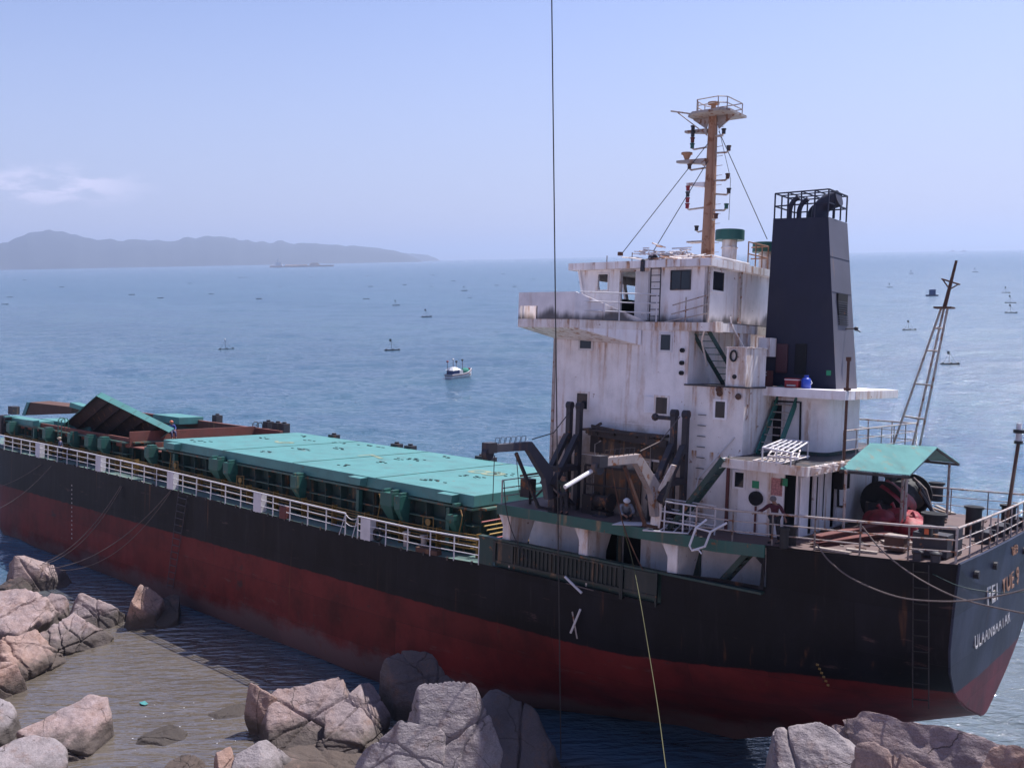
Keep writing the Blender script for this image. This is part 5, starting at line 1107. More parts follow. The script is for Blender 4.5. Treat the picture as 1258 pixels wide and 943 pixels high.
# ------------------------------------------------------------------ davits
def davit(x, mb, mt, tip=10.55):
    d = tag(bpy.data.objects.new('davit', None)); C.objects.link(d); d.parent = ship; ORG[d.name] = Vector()
    b = MB()
    for dx in (-.36, .16): 
        b.box(x+dx, x+dx+.2, 4.95, 5.2, -.42, 3.95); b.cyl((x+dx-.02, 5.07, 4.0), (x+dx+.22, 5.07, 4.0), .17, 12)
        b.bar((x+dx+.1, 5.2, 2.75), (x+dx+.1, 6.75, .75), .2, .24, (1, 0, 0))
        b.bar((x+dx+.1, 6.75, .8), (x+dx+.1, 5.25, -.2), .12, .16, (1, 0, 0))
    b.box(x-.36, x+.36, 5.0, 6.4, 1.28, 1.5)
    b.build('davit_track', 'steel', d)
    b = MB(); t = .13
    b.prism([(x-t, 6.5, .15), (x-t, 6.85, .15), (x-t, 7.1, 1.05), (x-t, 8.25, 2.28), (x-t, tip-.1, 2.32), (x-t, tip, 2.62), (x-t, 8.05, 2.62), (x-t, 6.6, 1.4)], (2*t, 0, 0)); b.build('davit_arm', mb, d, bevel=.02)
    b = MB(); b.bar((x, 8.9, 2.2), (x, 7.35, -.1), .1, .12); b.bar((x+.05, 7.4, -.1), (x, 6.3, -.35), .1, .12); b.box(x-.16, x+.16, 6.1, 6.5, -.42, .2); b.build('davit_strut', mt, d)
    b = MB(); b.cyl((x-.12, tip+.05, 2.28), (x+.12, tip+.05, 2.28), .24, 14); b.box(x-.18, x+.18, tip-.3, tip+.2, 2.3, 2.7); b.build('sheave', 'steel', d)
    b = MB()
    for k in range(6): y = tip-.45-k*.32; b.tube([(x-.1, y, 2.62), (x-.1, y-.08, 2.86), (x+.1, y-.08, 2.86), (x+.1, y, 2.62)], .014, 4)
    b.split('rung', 'steel', d)
    return d
for k_, (x_, z0_, z1_, r_) in enumerate(((14.95, -.4, 2.4, .05), (14.7, .3, 2.9, .03), (12.2, -.4, 2.6, .045), (11.75, .5, 2.9, .03), (16.6, -.4, 1.9, .05))):
    b = MB(); b.tube([(x_, 4.58, z0_), (x_, 4.58, z1_), (x_-.35, 4.58, z1_+.2)], r_, 6); b.build('wall_pipe', 'steelrust' if k_ % 2 else 'railrust', block)
d1 = davit(15.75, 'steelgrey', 'steel'); d2 = davit(10.62, 'grimy', 'rust')
b = MB(); b.tube([(15.75, 7.9, 2.7), (15.75, 6.5, 2.9), (15.75, 5.1, 4.0)], .022, 5); b.tube([(15.75, tip_ := 10.2, 2.2), (15.8, 10.15, .4)], .018, 5); b.tube([(15.75, 8.9, 2.2), (15.75, 8.6, .6)], .018, 5); b.build('fall_wire', 'cable', d1)
b = MB(); b.tube([(10.62, 7.9, 2.7), (10.62, 6.5, 3.0), (10.62, 5.1, 3.9)], .022, 5); b.build('fall_wire', 'rope', d2)
b = MB(); p = [sp(750, 567, 'x', 10.7), sp(741, 570, 'x', 10.7), sp(724, 580, 'x', 10.75), sp(694, 598, 'x', 10.8)]
b.tube(p, .075, 8); b.build('bent_pipe', 'whiteclean', d2)
b = MB(); b.tube([sp(804, 512, 'y', 5.1), sp(828, 514, 'y', 5.1)], .08, 8); b.sphere(sp(805, 512, 'y', 5.1), .16, 8); b.build('davit_spur', 'steel', d2)
b = MB(); p = [sp(828, 571, 'y', 6.4), sp(812, 600, 'y', 6.5), sp(806, 612, 'y', 6.6)]   # loose pale boards hung on the aft davit
b.bar(p[0], p[2], .05, .34, (0, 1, .3)); q1_, q2_ = sp(808, 612, 'y', 6.6), sp(805, 650, 'y', 6.45); b.bar(q1_, q2_, .08, .42, (1, 0, 0)); q1_, q2_ = sp(826, 566, 'y', 6.3), sp(806, 585, 'y', 6.5); b.build('torn_plate', 'whiterust', d2)
b = MB()
for k in range(11): z = -.2+k*.42; b.tube([(10.1, 4.6, z), (9.75, 4.6, z)], .018, 4)
b.build('wall_rung', 'steel', casing)
# burnt platform between the davits
b = MB(); z = 3.0
b.box(11.4, 15.3, 4.52, 5.1, z-.02, z+.08); b.bar((15.1, 4.9, 2.95), (11.2, 5.0, 2.75), .12, .3); b.bar((14.9, 5.0, 3.2), (12.0, 5.05, 2.95), .06, .12); b.bar((15.2, 4.95, 2.9), (14.4, 5.0, 3.35), .08, .1)
for x in (14.6, 13.7, 12.6, 11.8): b.bar((x, 4.6, 2.6), (x, 5.1, 3.0), .05, .1)
b.box(11.3, 15.2, 4.55, 4.62, 2.05, 2.75); b.build('burnt_platform', 'steelrust', ship)
b = MB(); b.box(12.6, 15.0, 4.56, 4.62, .1, 1.5, 0); b.bar((15.2, 4.9, 1.52), (11.9, 4.9, 1.45), .05, .09, mi=1); b.bar((15.2, 4.95, .72), (12.6, 4.95, .75), .05, .06, mi=1)
for x in (15.2, 14.2, 13.1, 12.0): b.box(x-.04, x+.04, 4.86, 4.94, -.42, 1.5, 1)
b.build('machine_frame', ['rustscorch', 'steelrust'], ship)
b = MB(); q = sp(735, 640, 'z', -.4)
for k in range(6): b.box(14.0+k*.1-.5, 14.05+k*.1-.5, 5.6, 5.9, -.41, -.37)
b.build('deck_grating', 'steelgrey', ship)
b = MB()      # davit winch
b.box(13.6, 14.4, 5.0, 5.6, -.42, -.25); b.cyl((13.6, 5.3, .15), (14.3, 5.3, .15), .24, 14); b.cyl((13.55, 5.3, .15), (13.6, 5.3, .15), .38, 16); b.cyl((14.3, 5.3, .15), (14.35, 5.3, .15), .38, 16); b.box(14.4, 14.9, 5.05, 5.5, -.42, .35); b.build('boat_winch', 'steelrust', ship, bevel=.01)
# forward end railing with a control box on it
b = MB(); zb = zp(18.5)
for hh in (.35, .7, 1.05): b.tube([(18.45, 6.5, zb+hh), (18.45, 5.4, zb+hh), (18.45, 2.0, zb+hh)], .028, 6)
for y in (6.5, 4.6, 2.6): b.tube([(18.45, y, zb-.4), (18.45, y, zb+1.05)], .034, 6)
b.build('railing', 'railrust', ship)
b = MB(); b.box(17.6, 18.1, 5.2, 5.7, zb+.3, zb+1.1); b.box(17.7, 17.8, 5.35, 5.45, zb, zb+.3); b.bar((18.2, 5.6, zb+1.2), (16.4, 5.7, zb+1.6), .07, .09); b.bar((17.5, 5.6, zb+.2), (16.2, 5.8, zb+1.3), .06, .08); b.build('boat_control_box', 'steelrust', ship, bevel=.02)
# boarding-gate frames at the break of the poop rail
b = MB(); yb = 6.35; x0 = 9.15
def loop(pts, r=.032): b.tube([Vector(p) for p in pts], r, 6)
zb = zp(9)
for hh in (.38, .74, 1.12): loop([(8.95, 6.48, zb+hh), (10.6, 6.5, zb+hh), (10.75, 6.4, zb+hh), (10.75, 6.0, zb+hh), (10.5, 5.85, zb+hh), (8.6, 5.7, zb+hh-.03)])
for x, y in ((9.5, 6.5), (10.3, 6.5), (10.6, 5.95), (9.6, 5.8), (8.6, 5.7)): loop([(x, y, zb), (x, y, zb+1.12)])
b.build('gate_railing', 'whiteclean', ship)
b = MB(); p = [sp(893, 642, 'y', 6.5), sp(873, 653, 'y', 6.9), sp(866, 671, 'y', 7.1), sp(850, 676, 'y', 7.2), sp(847, 670, 'y', 7.2), sp(855, 648, 'y', 7.0), sp(868, 638, 'y', 6.6)]
b.tube(p, .045, 8); b.tube([sp(873, 653, 'y', 6.9), sp(855, 648, 'y', 7.0)], .035, 6); b.tube([sp(850, 676, 'y', 7.2), sp(858, 675, 'y', 7.2), sp(862, 680, 'y', 7.2)], .03, 6); b.build('hanging_ladder_frame', 'whiteclean', ship)
# ------------------------------------------------------------------ awning
e0 = sp(1031.5, 575.3, 'x', 4.8); e1 = sp(1117.3, 583, 'x', 3.0); g0 = sp(1068.7, 543.9, 'x', 4.8); g1 = sp(1151.7, 548.6, 'x', 3.0); s1 = sp(1178.4, 567.7, 'x', 3.0); s0 = s1+(e0-e1)
aw = tag(bpy.data.objects.new('awning', None)); C.objects.link(aw); aw.parent = ship; ORG[aw.name] = Vector()
b = MB(); n = 44
def corr(a, bb, c, d, nm, mat):
    a, bb, c, d = map(Vector, (a, bb, c, d)); vs = []; fs = []; up = Vector((0, 0, .022)); b = MB()
    for k in range(n*2+1): t = k/(n*2); o = up*(1 if k % 2 else -1)*.7; p = a.lerp(bb, t)+o; q = d.lerp(c, t)+o; vs += [p, q, p-Vector((0, 0, .03)), q-Vector((0, 0, .03))]
    for k in range(n*2): i = 4*k; fs += [(i, i+4, i+5, i+1), (i+2, i+3, i+7, i+6)]
    m = 4*n*2; fs += [(0, 1, 3, 2), (m, m+2, m+3, m+1)]
    for k in range(n*2): i = 4*k; fs += [(i, i+2, i+6, i+4), (i+1, i+5, i+7, i+3)]
    b.add(vs, fs); return b.build(nm, mat, aw)
corr(e0, e1, g1, g0, 'roof_sheet', 'teallit' if 0 else 'awningteal'); corr(s0, s1, g1+Vector((0, 0, -.01)), g0+Vector((0, 0, -.01)), 'roof_sheet', 'awningteal')
b = MB()
for a_, c_ in ((e0, e1), (s0, s1), (g0, g1)): b.bar(Vector(a_)-Vector((0, 0, .1)), Vector(c_)-Vector((0, 0, .1)), .07, .1)
for t in (0.02, .5, .98): 
    for u_, v_ in ((e0, e1), (s0, s1)): b.bar(Vector(u_).lerp(v_, t)-Vector((0, 0, .07)), Vector(g0).lerp(g1, t)-Vector((0, 0, .07)), .06, .08)
b.build('roof_frame', 'timberdark', aw)
for p in (Vector(e1)+Vector((.12, -.1, 0)), Vector(e1)+Vector((.32, -.3, 0)), Vector(s1)+Vector((.25, .5, 0)), Vector(e0)+Vector((-.2, -.1, 0))):
    b = MB(); b.cyl((p.x, p.y, zp(p.x)), (p.x, p.y, p.z-.05), .055, 8); b.build('post', 'railrust', aw)
# ------------------------------------------------------------------ mooring winch with hose wound on
wn_ = tag(bpy.data.objects.new('mooring_winch', None)); C.objects.link(wn_); wn_.parent = ship; ORG[wn_.name] = Vector()
wx, wz = 4.75, .68
b = MB()
for k in range(26): y = -4.6+k*.135; b.tube([(wx+.62*math.cos(a), y+.02*math.sin(a*2), wz+.62*math.sin(a)) for a in [j*math.pi/9 for j in range(19)]], .068, 5)
b.build('wound_hose', 'rubber', wn_, smooth=True)
for y in (-1.0, -4.75): b = MB(); b.cyl((wx, y-.04, wz), (wx, y+.04, wz), .86, 28); b.cyl((wx, y-.07, wz), (wx, y+.07, wz), .2, 12); b.build('flange', 'steelblue' if 0 else 'rubber', wn_, bevel=.01)
b = MB(); b.cyl((wx, -5.1, wz), (wx, -.7, wz), .12, 10); b.box(wx-.5, wx+.5, -5.2, -5.0, -.3, wz); b.box(wx-.5, wx+.5, -.75, -.55, -.3, wz); b.build('winch_frame', 'steel', wn_)
for k, (px0, py0, px1, py1) in enumerate(((1116, 598, 1142, 632), (1128, 596, 1138, 632), (1112, 604, 1128, 634))):
    b = MB(); b.tube([(wx-.2-.3*k, -4.2+k*.5, 1.42-.1*k), (wx-.75, -4.1+k*.4, 1.0), (wx-1.0-.1*k, -4.2+k*.3, .2), (wx-1.5, -4.0+.3*k, -.12)], .07, 6); b.build('loose_hose', 'steel' if k else 'rope', wn_)
# ------------------------------------------------------------------ aft lattice mast, light pole, bollards
lm = tag(bpy.data.objects.new('lattice_mast', None)); C.objects.link(lm); lm.parent = ship; ORG[lm.name] = Vector()
Y = -4.4
bl = [sp(1097, 547, 'y', Y), sp(1120, 552, 'y', Y-.5), sp(1129, 552, 'y', Y+.1)]; tl = [sp(1156, 379, 'y', Y), sp(1160, 377, 'y', Y-.35), sp(1164, 379, 'y', Y+.05)]
b = MB()
for p, q in zip(bl, tl): d_ = (q-p); b.tube([p+d_*((D2-p.z)/d_.z), q], .05, 7)
b.build('mast_leg', 'railrust', lm)
b = MB()
for t in (.22, .46, .70, .86):
    P = [p.lerp(q, t) for p, q in zip(bl, tl)]
    for i in range(3): b.tube([P[i], P[(i+1) % 3]], .035, 6)
b.split('mast_rung', 'railrust', lm)
b = MB(); tc_ = tl[0].lerp(tl[2], .5); b.box(tc_.x-.35, tc_.x+.35, tc_.y-.3, tc_.y+.3, tc_.z, tc_.z+.07); q = sp(1175, 320, 'y', Y); b.tube([tc_, tc_.lerp(q, .5), q], [.09, .07, .055], 8)
q2 = sp(1168, 346, 'y', Y); b.tube([q2+Vector((.35, .1, .12)), q2+Vector((-.35, -.1, -.12))], .035, 6); b.tube([q2+Vector((.3, .1, .1)), q2-Vector((0, 0, .35))], .03, 5); b.tube([q2+Vector((-.28, -.1, -.1)), q2-Vector((0, 0, .3))], .03, 5); b.build('topmast', 'rust', lm)
q = sp(1235, 650, 'x', .45); q3 = sp(1251, 545, 'x', .45); lp = tag(bpy.data.objects.new('stern_light', None)); C.objects.link(lp); lp.parent = ship; ORG[lp.name] = Vector()
b = MB(); d_ = q3-q; b.tube([q+d_*((0-q.z)/d_.z), q3], .07, 8); b.build('pole', 'rust', lp)
b = MB(); b.cyl(q3, q3+Vector((0, 0, .12)), .16, 12, mi=0); b.cyl(q3+Vector((0, 0, .12)), q3+Vector((0, 0, .42)), .11, 12, mi=1); b.cyl(q3+Vector((0, 0, .42)), q3+Vector((0, 0, .56)), .2, 12, mi=0); b.cyl(q3+Vector((0, 0, .56)), q3+Vector((0, 0, .8)), .1, 12, mi=1); b.build('lantern', ['rubber', 'whiteclean'], lp)
def bollard(px, py, r, h, x=None, mat='rubber', tw=0):
    q = sp(px, py, 'z', -.12); b = MB(); z = zp(q.x) if 0 < q.x < 18 else 0
    for k in range(2 if tw else 1): b.cyl((q.x-k*tw, q.y, z), (q.x-k*tw, q.y, z+h), r, 16); b.cyl((q.x-k*tw, q.y, z+h-.09), (q.x-k*tw, q.y, z+h), r*1.25, 16)
    if tw: b.box(q.x-tw-r*1.5, q.x+r*1.5, q.y-r*1.6, q.y+r*1.6, z, z+.06)
    return b.build('bollard', mat, ship, smooth=True)
bollard(1195, 659, .28, 1.1); bollard(1150, 612, .3, .9); bollard(1146, 664, .36, 1.0); bollard(1094, 600, .3, .9); bollard(1238, 652, .26, .95)
bollard(963, 668, .15, .7); bollard(973, 665, .15, .7)
for px, py in ((1127, 689), (1149, 691)):
    q = sp(px, py, 'y', 5.8); b = MB(); z = zp(q.x); b.cyl((q.x, 5.8, z), (q.x, 5.8, z+.26), .15, 14); b.sphere((q.x, 5.8, z+.28), .2, 12, (1, 1, .45)); b.build('fairlead_roller', 'steel', ship, smooth=True)
b = MB(); b.box(.5, 1.6, 4.6, 5.3, 0, .75); b.box(.4, .9, 3.9, 4.5, 0, .9); b.cyl((1.2, 4.95, .75), (1.2, 4.95, .95), .3, 14); b.build('capstan', 'steel', ship, bevel=.04)
b = MB(); b.box(1.95, 2.6, 4.5, 5.0, -.05, .40); b.box(1.92, 2.63, 4.47, 5.03, .40, .45, 1); b.build('deck_box', ['rust', 'paleplank'], ship, bevel=.01)
for y, yw_ in ((.8, .3), (-1.2, .35), (-3.4, .3)):
    b = MB(); b.cyl((.45, y-yw_, .22), (.45, y+yw_, .22), .2, 12); b.box(.2, .7, y-yw_-.15, y-yw_-.02, 0, .4); b.box(.2, .7, y+yw_+.02, y+yw_+.15, 0, .4); b.build('stern_roller', 'steel', ship, bevel=.02)
# ================================================================== PEOPLE
def skin_mesh(name, V, E, rad, mat, parent, sub=1, root=0):
    me = bpy.data.meshes.new('tmp'); me.from_pydata([tuple(v) for v in V], E, [])
    o = bpy.data.objects.new('tmp', me); C.objects.link(o)
    md = o.modifiers.new('s', 'SKIN'); md.use_smooth_shade = True
    for i, r in enumerate(rad):
        rr = r if isinstance(r, tuple) else (r, r); me.skin_vertices[0].data[i].radius = rr
        me.skin_vertices[0].data[i].use_root = (i == root)
    sb = o.modifiers.new('u', 'SUBSURF'); sb.levels = sub; sb.render_levels = sub
    bpy.context.view_layer.update()
    m2 = bpy.data.meshes.new_from_object(o.evaluated_get(bpy.context.evaluated_depsgraph_get())); bpy.data.objects.remove(o)
    m2.materials.clear(); m2.materials.append(M[mat])
    for p in m2.polygons: p.use_smooth = True
    r = bpy.data.objects.new(name, m2); C.objects.link(r); r.parent = parent; return r
def person(label, loc, yaw, J, shirt, pants, hat=None, hatkind='helmet', hair='rubber', scale=1.):
    root = bpy.data.objects.new('person', None); C.objects.link(root); p = SHIP @ Vector(loc)
    root.matrix_world = Matrix.Translation(p) @ Matrix.Rotation(yaw, 4, 'Z') @ Matrix.Scale(scale, 4); tag(root, label, 'person')
    j = dict(pel=(0,0,.95), sp=(0,0,1.12), ch=(0,0,1.32), nk=(.01,0,1.46), hd=(.03,0,1.58), tp=(.02,0,1.67),
             sl=(0,.19,1.38), sr=(0,-.19,1.38), el=(-.02,.25,1.10), er=(-.02,-.25,1.10), wl=(.06,.25,.86), wr=(.06,-.25,.86),
             hl=(0,.10,.90), hr=(0,-.10,.90), kl=(.03,.11,.50), kr=(.03,-.11,.50), al=(0,.12,.09), ar=(0,-.12,.09), tl=(.17,.13,.04), tr=(.17,-.13,.04)); j.update(J)
    g = {k: Vector(v) for k, v in j.items()}
    V = []; E = []; Rr = []
    def a(p, r, par=None):
        V.append(Vector(p)); Rr.append(r); i = len(V)-1
        if par is not None: E.append((par, i))
        return i
    pe = a(g['pel'], (.15, .11)); s_ = a(g['sp'], (.13, .10), pe); c_ = a(g['ch'], (.16, .11), s_); n_ = a(g['nk'], .055, c_)
    fd = (g['hd']-g['nk']); face = Vector((1, 0, 0))
    h0 = a(g['hd']-Vector((0, 0, .05)), .068, n_); h1 = a(g['hd']+Vector((0, 0, .03)), (.082, .09), h0); h2 = a(g['tp'], .06, h1)
    a(g['hd']+Vector((.10, 0, -.01)), .014, h1)                      # nose
    for s in (1, -1): a(g['hd']+Vector((0, s*.092, 0)), .014, h1)    # ears
    a(g['hd']+Vector((.07, 0, -.075)), .03, h0)                      # chin
    for s, k in ((1, 'l'), (-1, 'r')):
        sh = a(g['s'+k], .06, c_); e = a(g['e'+k], .042, sh); w_ = a(g['w'+k], .028, e)
        d = (g['w'+k]-g['e'+k]).normalized(); palm = g['w'+k]+d*.07; pi = a(palm, (.036, .020), w_)
        sd = d.cross(Vector((1, 0, 0))); sd = sd.normalized() if sd.length > .1 else Vector((0, 1, 0)); cu = d.cross(sd).normalized()
        for q, L in ((-1.5, .062), (-.5, .074), (.5, .07), (1.5, .055)):
            f0 = a(palm+sd*q*.019+d*.028, .0095, pi); f1_ = a(palm+sd*q*.021+d*(.028+L*.55)+cu*.008, .0088, f0); a(palm+sd*q*.021+d*(.028+L*.9)+cu*.028, .008, f1_)
        t0 = a(palm-d*.035-sd*.035, .011, pi); a(palm-d*.0-sd*.058+cu*.02, .0095, t0)
        hp = a(g['h'+k], .095, pe); kn = a(g['k'+k], .062, hp); an = a(g['a'+k], .042, kn); a(g['t'+k], (.04, .03), an)
    skin_mesh('body', V, E, Rr, 'skin', root)
    # clothes follow the same bones
    def cl(name, segs, mat):
        V.clear(); E.clear(); Rr.clear(); idx = {}
        for p, q in segs:
            for nm, rr in (p, q):
                if nm not in idx: idx[nm] = a(g[nm] if nm in g else nm, rr)
            E.append((idx[p[0]], idx[q[0]]))
        return skin_mesh(name, V, E, Rr, mat, root)
    g['wl2'] = g['el'].lerp(g['wl'], .82); g['wr2'] = g['er'].lerp(g['wr'], .82); g['nb'] = g['ch'].lerp(g['nk'], .55); g['hem'] = g['pel']+Vector((0, 0, -.07))
    cl('shirt', [(('sp', (.165, .13)), ('ch', (.185, .135))), (('hem', (.19, .14)), ('sp', (.165, .13))), (('ch', (.185, .135)), ('nb', .085)),
        (('ch', (.185, .135)), ('sl', .085)), (('sl', .085), ('el', .064)), (('el', .064), ('wl2', .048)), (('ch', (.185, .135)), ('sr', .085)), (('sr', .085), ('er', .064)), (('er', .064), ('wr2', .048))], shirt)
    g['al2'] = g['al'].lerp(g['kl'], .08); g['ar2'] = g['ar'].lerp(g['kr'], .08)
    cl('trousers', [(('pel', (.175, .135)), ('hl', .115)), (('hl', .115), ('kl', .085)), (('kl', .085), ('al2', .068)), (('pel', (.175, .135)), ('hr', .115)), (('hr', .115), ('kr', .085)), (('kr', .085), ('ar2', .068))], pants)
    for k in 'lr': 
        b = MB(); t = g['t'+k]; an = g['a'+k]; b.tube([an+Vector((-.05, 0, -.035)), an.lerp(t, .5)+Vector((0, 0, -.03)), t+Vector((.05, 0, -.01))], [.052, .055, .04], 8); b.build('shoe', 'rubber', root, smooth=True, org=(0, 0, 0))
    hd = g['hd']; tp = g['tp']; up = (tp-g['nk']).normalized()
    if hat:
        b = MB(); b.sphere(hd+up*.05, .118, 12, (1.1, 1., .92)); 
        if hatkind == 'helmet': b.cyl(hd+up*.035, hd+up*.05, .145, 14)
        else: b.cyl(hd+up*.06+Vector((.06, 0, 0)), hd+up*.075+Vector((.06, 0, 0)), .10, 12)
        b.build(hatkind, hat, root, smooth=True, org=(0, 0, 0))
    else:
        b = MB(); b.sphere(hd+up*.045+Vector((-.02, 0, 0)), .102, 12, (1, .95, .8)); b.build('hair', hair, root, smooth=True, org=(0, 0, 0))
    return root
M['c_maroon'] = cloth('maroon_cloth', (.085, .015, .028)); M['c_olive'] = cloth('grey_green_cloth', (.045, .055, .048)); M['c_grey'] = cloth('pale_grey_cloth', (.22, .24, .28)); M['c_blue'] = cloth('blue_cloth', (.05, .08, .30)); M['c_dark'] = cloth('dark_trousers', (.03, .03, .04)); M['c_navy'] = cloth('navy_cloth', (.07, .08, .16)); M['c_cap'] = cloth('grey_cap', (.16, .14, .14)); M['helmwhite'] = plain('white_helmet', (.7, .7, .72), .4); M['helmorange'] = plain('orange_helmet', (.5, .14, .07), .4); M['c_straw'] = cloth('straw_hat', (.45, .38, .3))
yw0 = math.atan2(1, -.22)
person('man in a maroon shirt and grey cap resting one hand on the poop rail', (6.15, 5.85, zp(6.1)), yw0-.2, dict(hd=(.06, -.03, 1.57), tp=(.07, -.04, 1.66), er=(.10, -.42, 1.16), wr=(.30, -.58, 1.10), el=(-.02, .31, 1.14), wl=(.10, .42, .98), sr=(0, -.2, 1.36), kl=(.04, .15, .5), al=(-.02, .17, .09)), 'c_maroon', 'c_dark', 'c_cap', 'cap')
person('man in a grey green jacket standing beside the forward davit on the boat deck', (15.15, 6.35, zp(15.7)), yw0, dict(el=(-.03, .27, 1.12), wl=(.08, .3, .90), er=(-.02, -.26, 1.10), wr=(.05, -.24, .86), hd=(.03, .01, 1.58)), 'c_olive', 'c_dark', None)
person('crouching worker in pale grey shirt and white helmet at the boat deck edge', (12.35, 6.0, zp(12.5)), 2.35, dict(pel=(-.06, 0, .30), sp=(-.04, 0, .46), ch=(.06, 0, .66), nk=(.13, 0, .80), hd=(.20, 0, .90), tp=(.21, 0, .99), sl=(.07, .19, .72), sr=(.07, -.19, .72), el=(.28, .27, .50), er=(.28, -.27, .50), wl=(.45, .14, .45), wr=(.45, -.14, .42), hl=(-.02, .11, .30), hr=(-.02, -.11, .30), kl=(.32, .2, .46), kr=(.32, -.2, .46), al=(.05, .16, .09), ar=(.05, -.16, .09), tl=(.22, .18, .04), tr=(.22, -.18, .04)), 'c_grey', 'c_dark', 'helmwhite')
q = sp(211, 532, 'y', 2.2)
SIT = dict(pel=(0, 0, .12), sp=(.02, 0, .3), ch=(.04, 0, .5), nk=(.06, 0, .64), hd=(.09, 0, .76), tp=(.09, 0, .85), sl=(.03, .19, .56), sr=(.03, -.19, .56), el=(.1, .26, .32), er=(.1, -.26, .32), wl=(.28, .16, .22), wr=(.28, -.16, .22), hl=(.03, .1, .1), hr=(.03, -.1, .1), kl=(.42, .13, .14), kr=(.42, -.13, .14), al=(.46, .13, -.28), ar=(.46, -.13, -.28), tl=(.6, .14, -.32), tr=(.6, -.14, -.32))
person('worker in a blue shirt and orange helmet sitting on the rim of the open hold', (q.x, q.y, q.z+.02), 2.9, SIT, 'c_blue', 'c_navy', 'helmorange')
q = sp(76, 560, 'y', 6.0)
person('worker in navy clothes and pale hat on the side deck behind the white railing', (q.x, 6.0, zm(q.x)), 1.2, dict(el=(.05, .27, 1.12), wl=(.25, .22, 1.05)), 'c_navy', 'c_dark', 'c_straw', 'hat')
# ================================================================== LOOSE THINGS ON BOARD
q = sp(974, 477, 'y', 2.35); t = on_ship('cooler_box', 'red cooler box with a white lid on the white deck beside the funnel', 'cooler box', (q.x, q.y, 5.18))
b = MB(); b.box(q.x-.27, q.x+.27, q.y-.18, q.y+.18, 5.185, 5.47); b.box(q.x-.2, q.x+.2, q.y+.181, q.y+.19, 5.23, 5.33, 1); b.build('box', ['red', 'letter'], t, bevel=.02)
b = MB(); b.box(q.x-.285, q.x+.285, q.y-.195, q.y+.195, 5.47, 5.53, 1); b.box(q.x-.27, q.x+.27, q.y-.18, q.y+.18, 5.53, 5.56, 0); b.build('lid', ['red', 'whiteclean'], t, bevel=.01)
q = sp(990, 478, 'y', 2.3); t = on_ship('water_jug', 'round blue water jug with a blue cap beside the red cooler box', 'water jug', (q.x, q.y, 5.18))
b = MB(); b.tube([(q.x, q.y, 5.185), (q.x, q.y, 5.22), (q.x, q.y, 5.5), (q.x, q.y, 5.58), (q.x, q.y, 5.6)], [.17, .19, .19, .15, .1], 16); b.build('body', 'blue', t, smooth=True)
b = MB(); b.cyl((q.x, q.y, 5.6), (q.x, q.y, 5.7), .09, 14); b.build('cap', 'blue', t); b = MB(); b.tube([(q.x-.19, q.y, 5.35), (q.x-.26, q.y+.05, 5.4), (q.x-.19, q.y, 5.5)], .015, 6); b.build('handle', 'whiteclean', t)
def bag(px, py, r, label, mat='redcloth', seed=1, sq=(1, 1, .9), dz=0.):
    q = sp(px, py, 'z', -.15); zb = zp(max(0, q.x))+dz
    b = bmesh.new(); bmesh.ops.create_icosphere(b, subdivisions=4, radius=r)
    for v in b.verts:
        s = Vector((seed*3., 1, 2)); v.co *= 1+.22*noise.noise(v.co*2.2/r*.6+s)+.10*abs(noise.noise(v.co*6/r*.6+s)); v.co = Vector((v.co.x*sq[0], v.co.y*sq[1], v.co.z*sq[2]))
        if v.co.z < -r*sq[2]*.62: v.co.z = -r*sq[2]*.62
    zo = min(v.co.z for v in b.verts)
    tz = max(v.co.z for v in b.verts)
    me = bpy.data.meshes.new('bag'); b.to_mesh(me); b.free()
    for p in me.polygons: p.use_smooth = True
    me.materials.append(M[mat]); o = bpy.data.objects.new('sack', me); C.objects.link(o); o.matrix_world = SHIP @ Matrix.Translation((q.x, q.y, zb-zo+.005))
    b = MB(); b.tube([(q.x, q.y, zb-zo+tz*.85), (q.x+.02, q.y, zb-zo+tz+.07), (q.x+.1, q.y, zb-zo+tz+.14)], [.09, .05, .09], 7); k = b.build('tied_neck', mat, None, smooth=True, org=(q.x, q.y, zb-zo+.005)); k.parent = o
    return tag(o, label, 'sack', 'red sacks beside the winch')
bag(1080, 652, .60, 'dull red sack at the left end of the row beside the winch', seed=1, sq=(1, 1, .95))
bag(1097, 652, .60, 'dark red sack between the leftmost sack and the sunlit ones', seed=4, sq=(1.1, 1, .9))
bag(1112, 654, .62, 'sunlit red sack with creased folds below the awning post', seed=7, sq=(1.1, 1.1, .85))
bag(1122, 658, .52, 'bright pinkish red sack at the right end of the row by the winch', seed=9, sq=(1.1, 1, .8))
bag(1126, 667, .24, 'small loose flap of red cloth in front of the brightest sack', seed=12, sq=(.9, .7, .9))
o = on_ship('red_sheet', 'red plastic sheeting draped over the left end of the winch', 'sheet', (5.2, -1.0, .9))
b = MB(); vs = []; fs = []
for i in range(9):
    for k in range(7): y = -.65-i*.22; x = 5.65-.0*k; z = 1.45-k*.17-.06*abs(i-4)+.05*noise.noise(Vector((i*.8, k*.7, 3))); vs.append((wx+.95*math.sin(k*.32)+.05*noise.noise(Vector((i, k, 1))), y, z+.12))
vs = [(v[0]-1.9*(math.sin((n_ % 7)*.32)), v[1], v[2]) for n_, v in enumerate(vs)]
for i in range(8):
    for k in range(6): a = i*7+k; fs.append((a, a+1, a+8, a+7))
b.add(vs, fs); b.build('sheet', 'redcloth', o, smooth=True)
def beam(p, q, wd, ht, name, mat, label, cat, group=None, kind='box'):
    p, q = Vector(p), Vector(q); b = MB()
    if kind == 'box': b.bar(p, q, wd, ht)
    else:
        up = Vector((0, 0, ht/2)); b.bar(p+up*.9, q+up*.9, wd, ht*.1); b.bar(p-up*.9, q-up*.9, wd, ht*.1); b.bar(p, q, wd*.12, ht)
    return solo(b, name, mat, label, cat, p, SHIP, group)
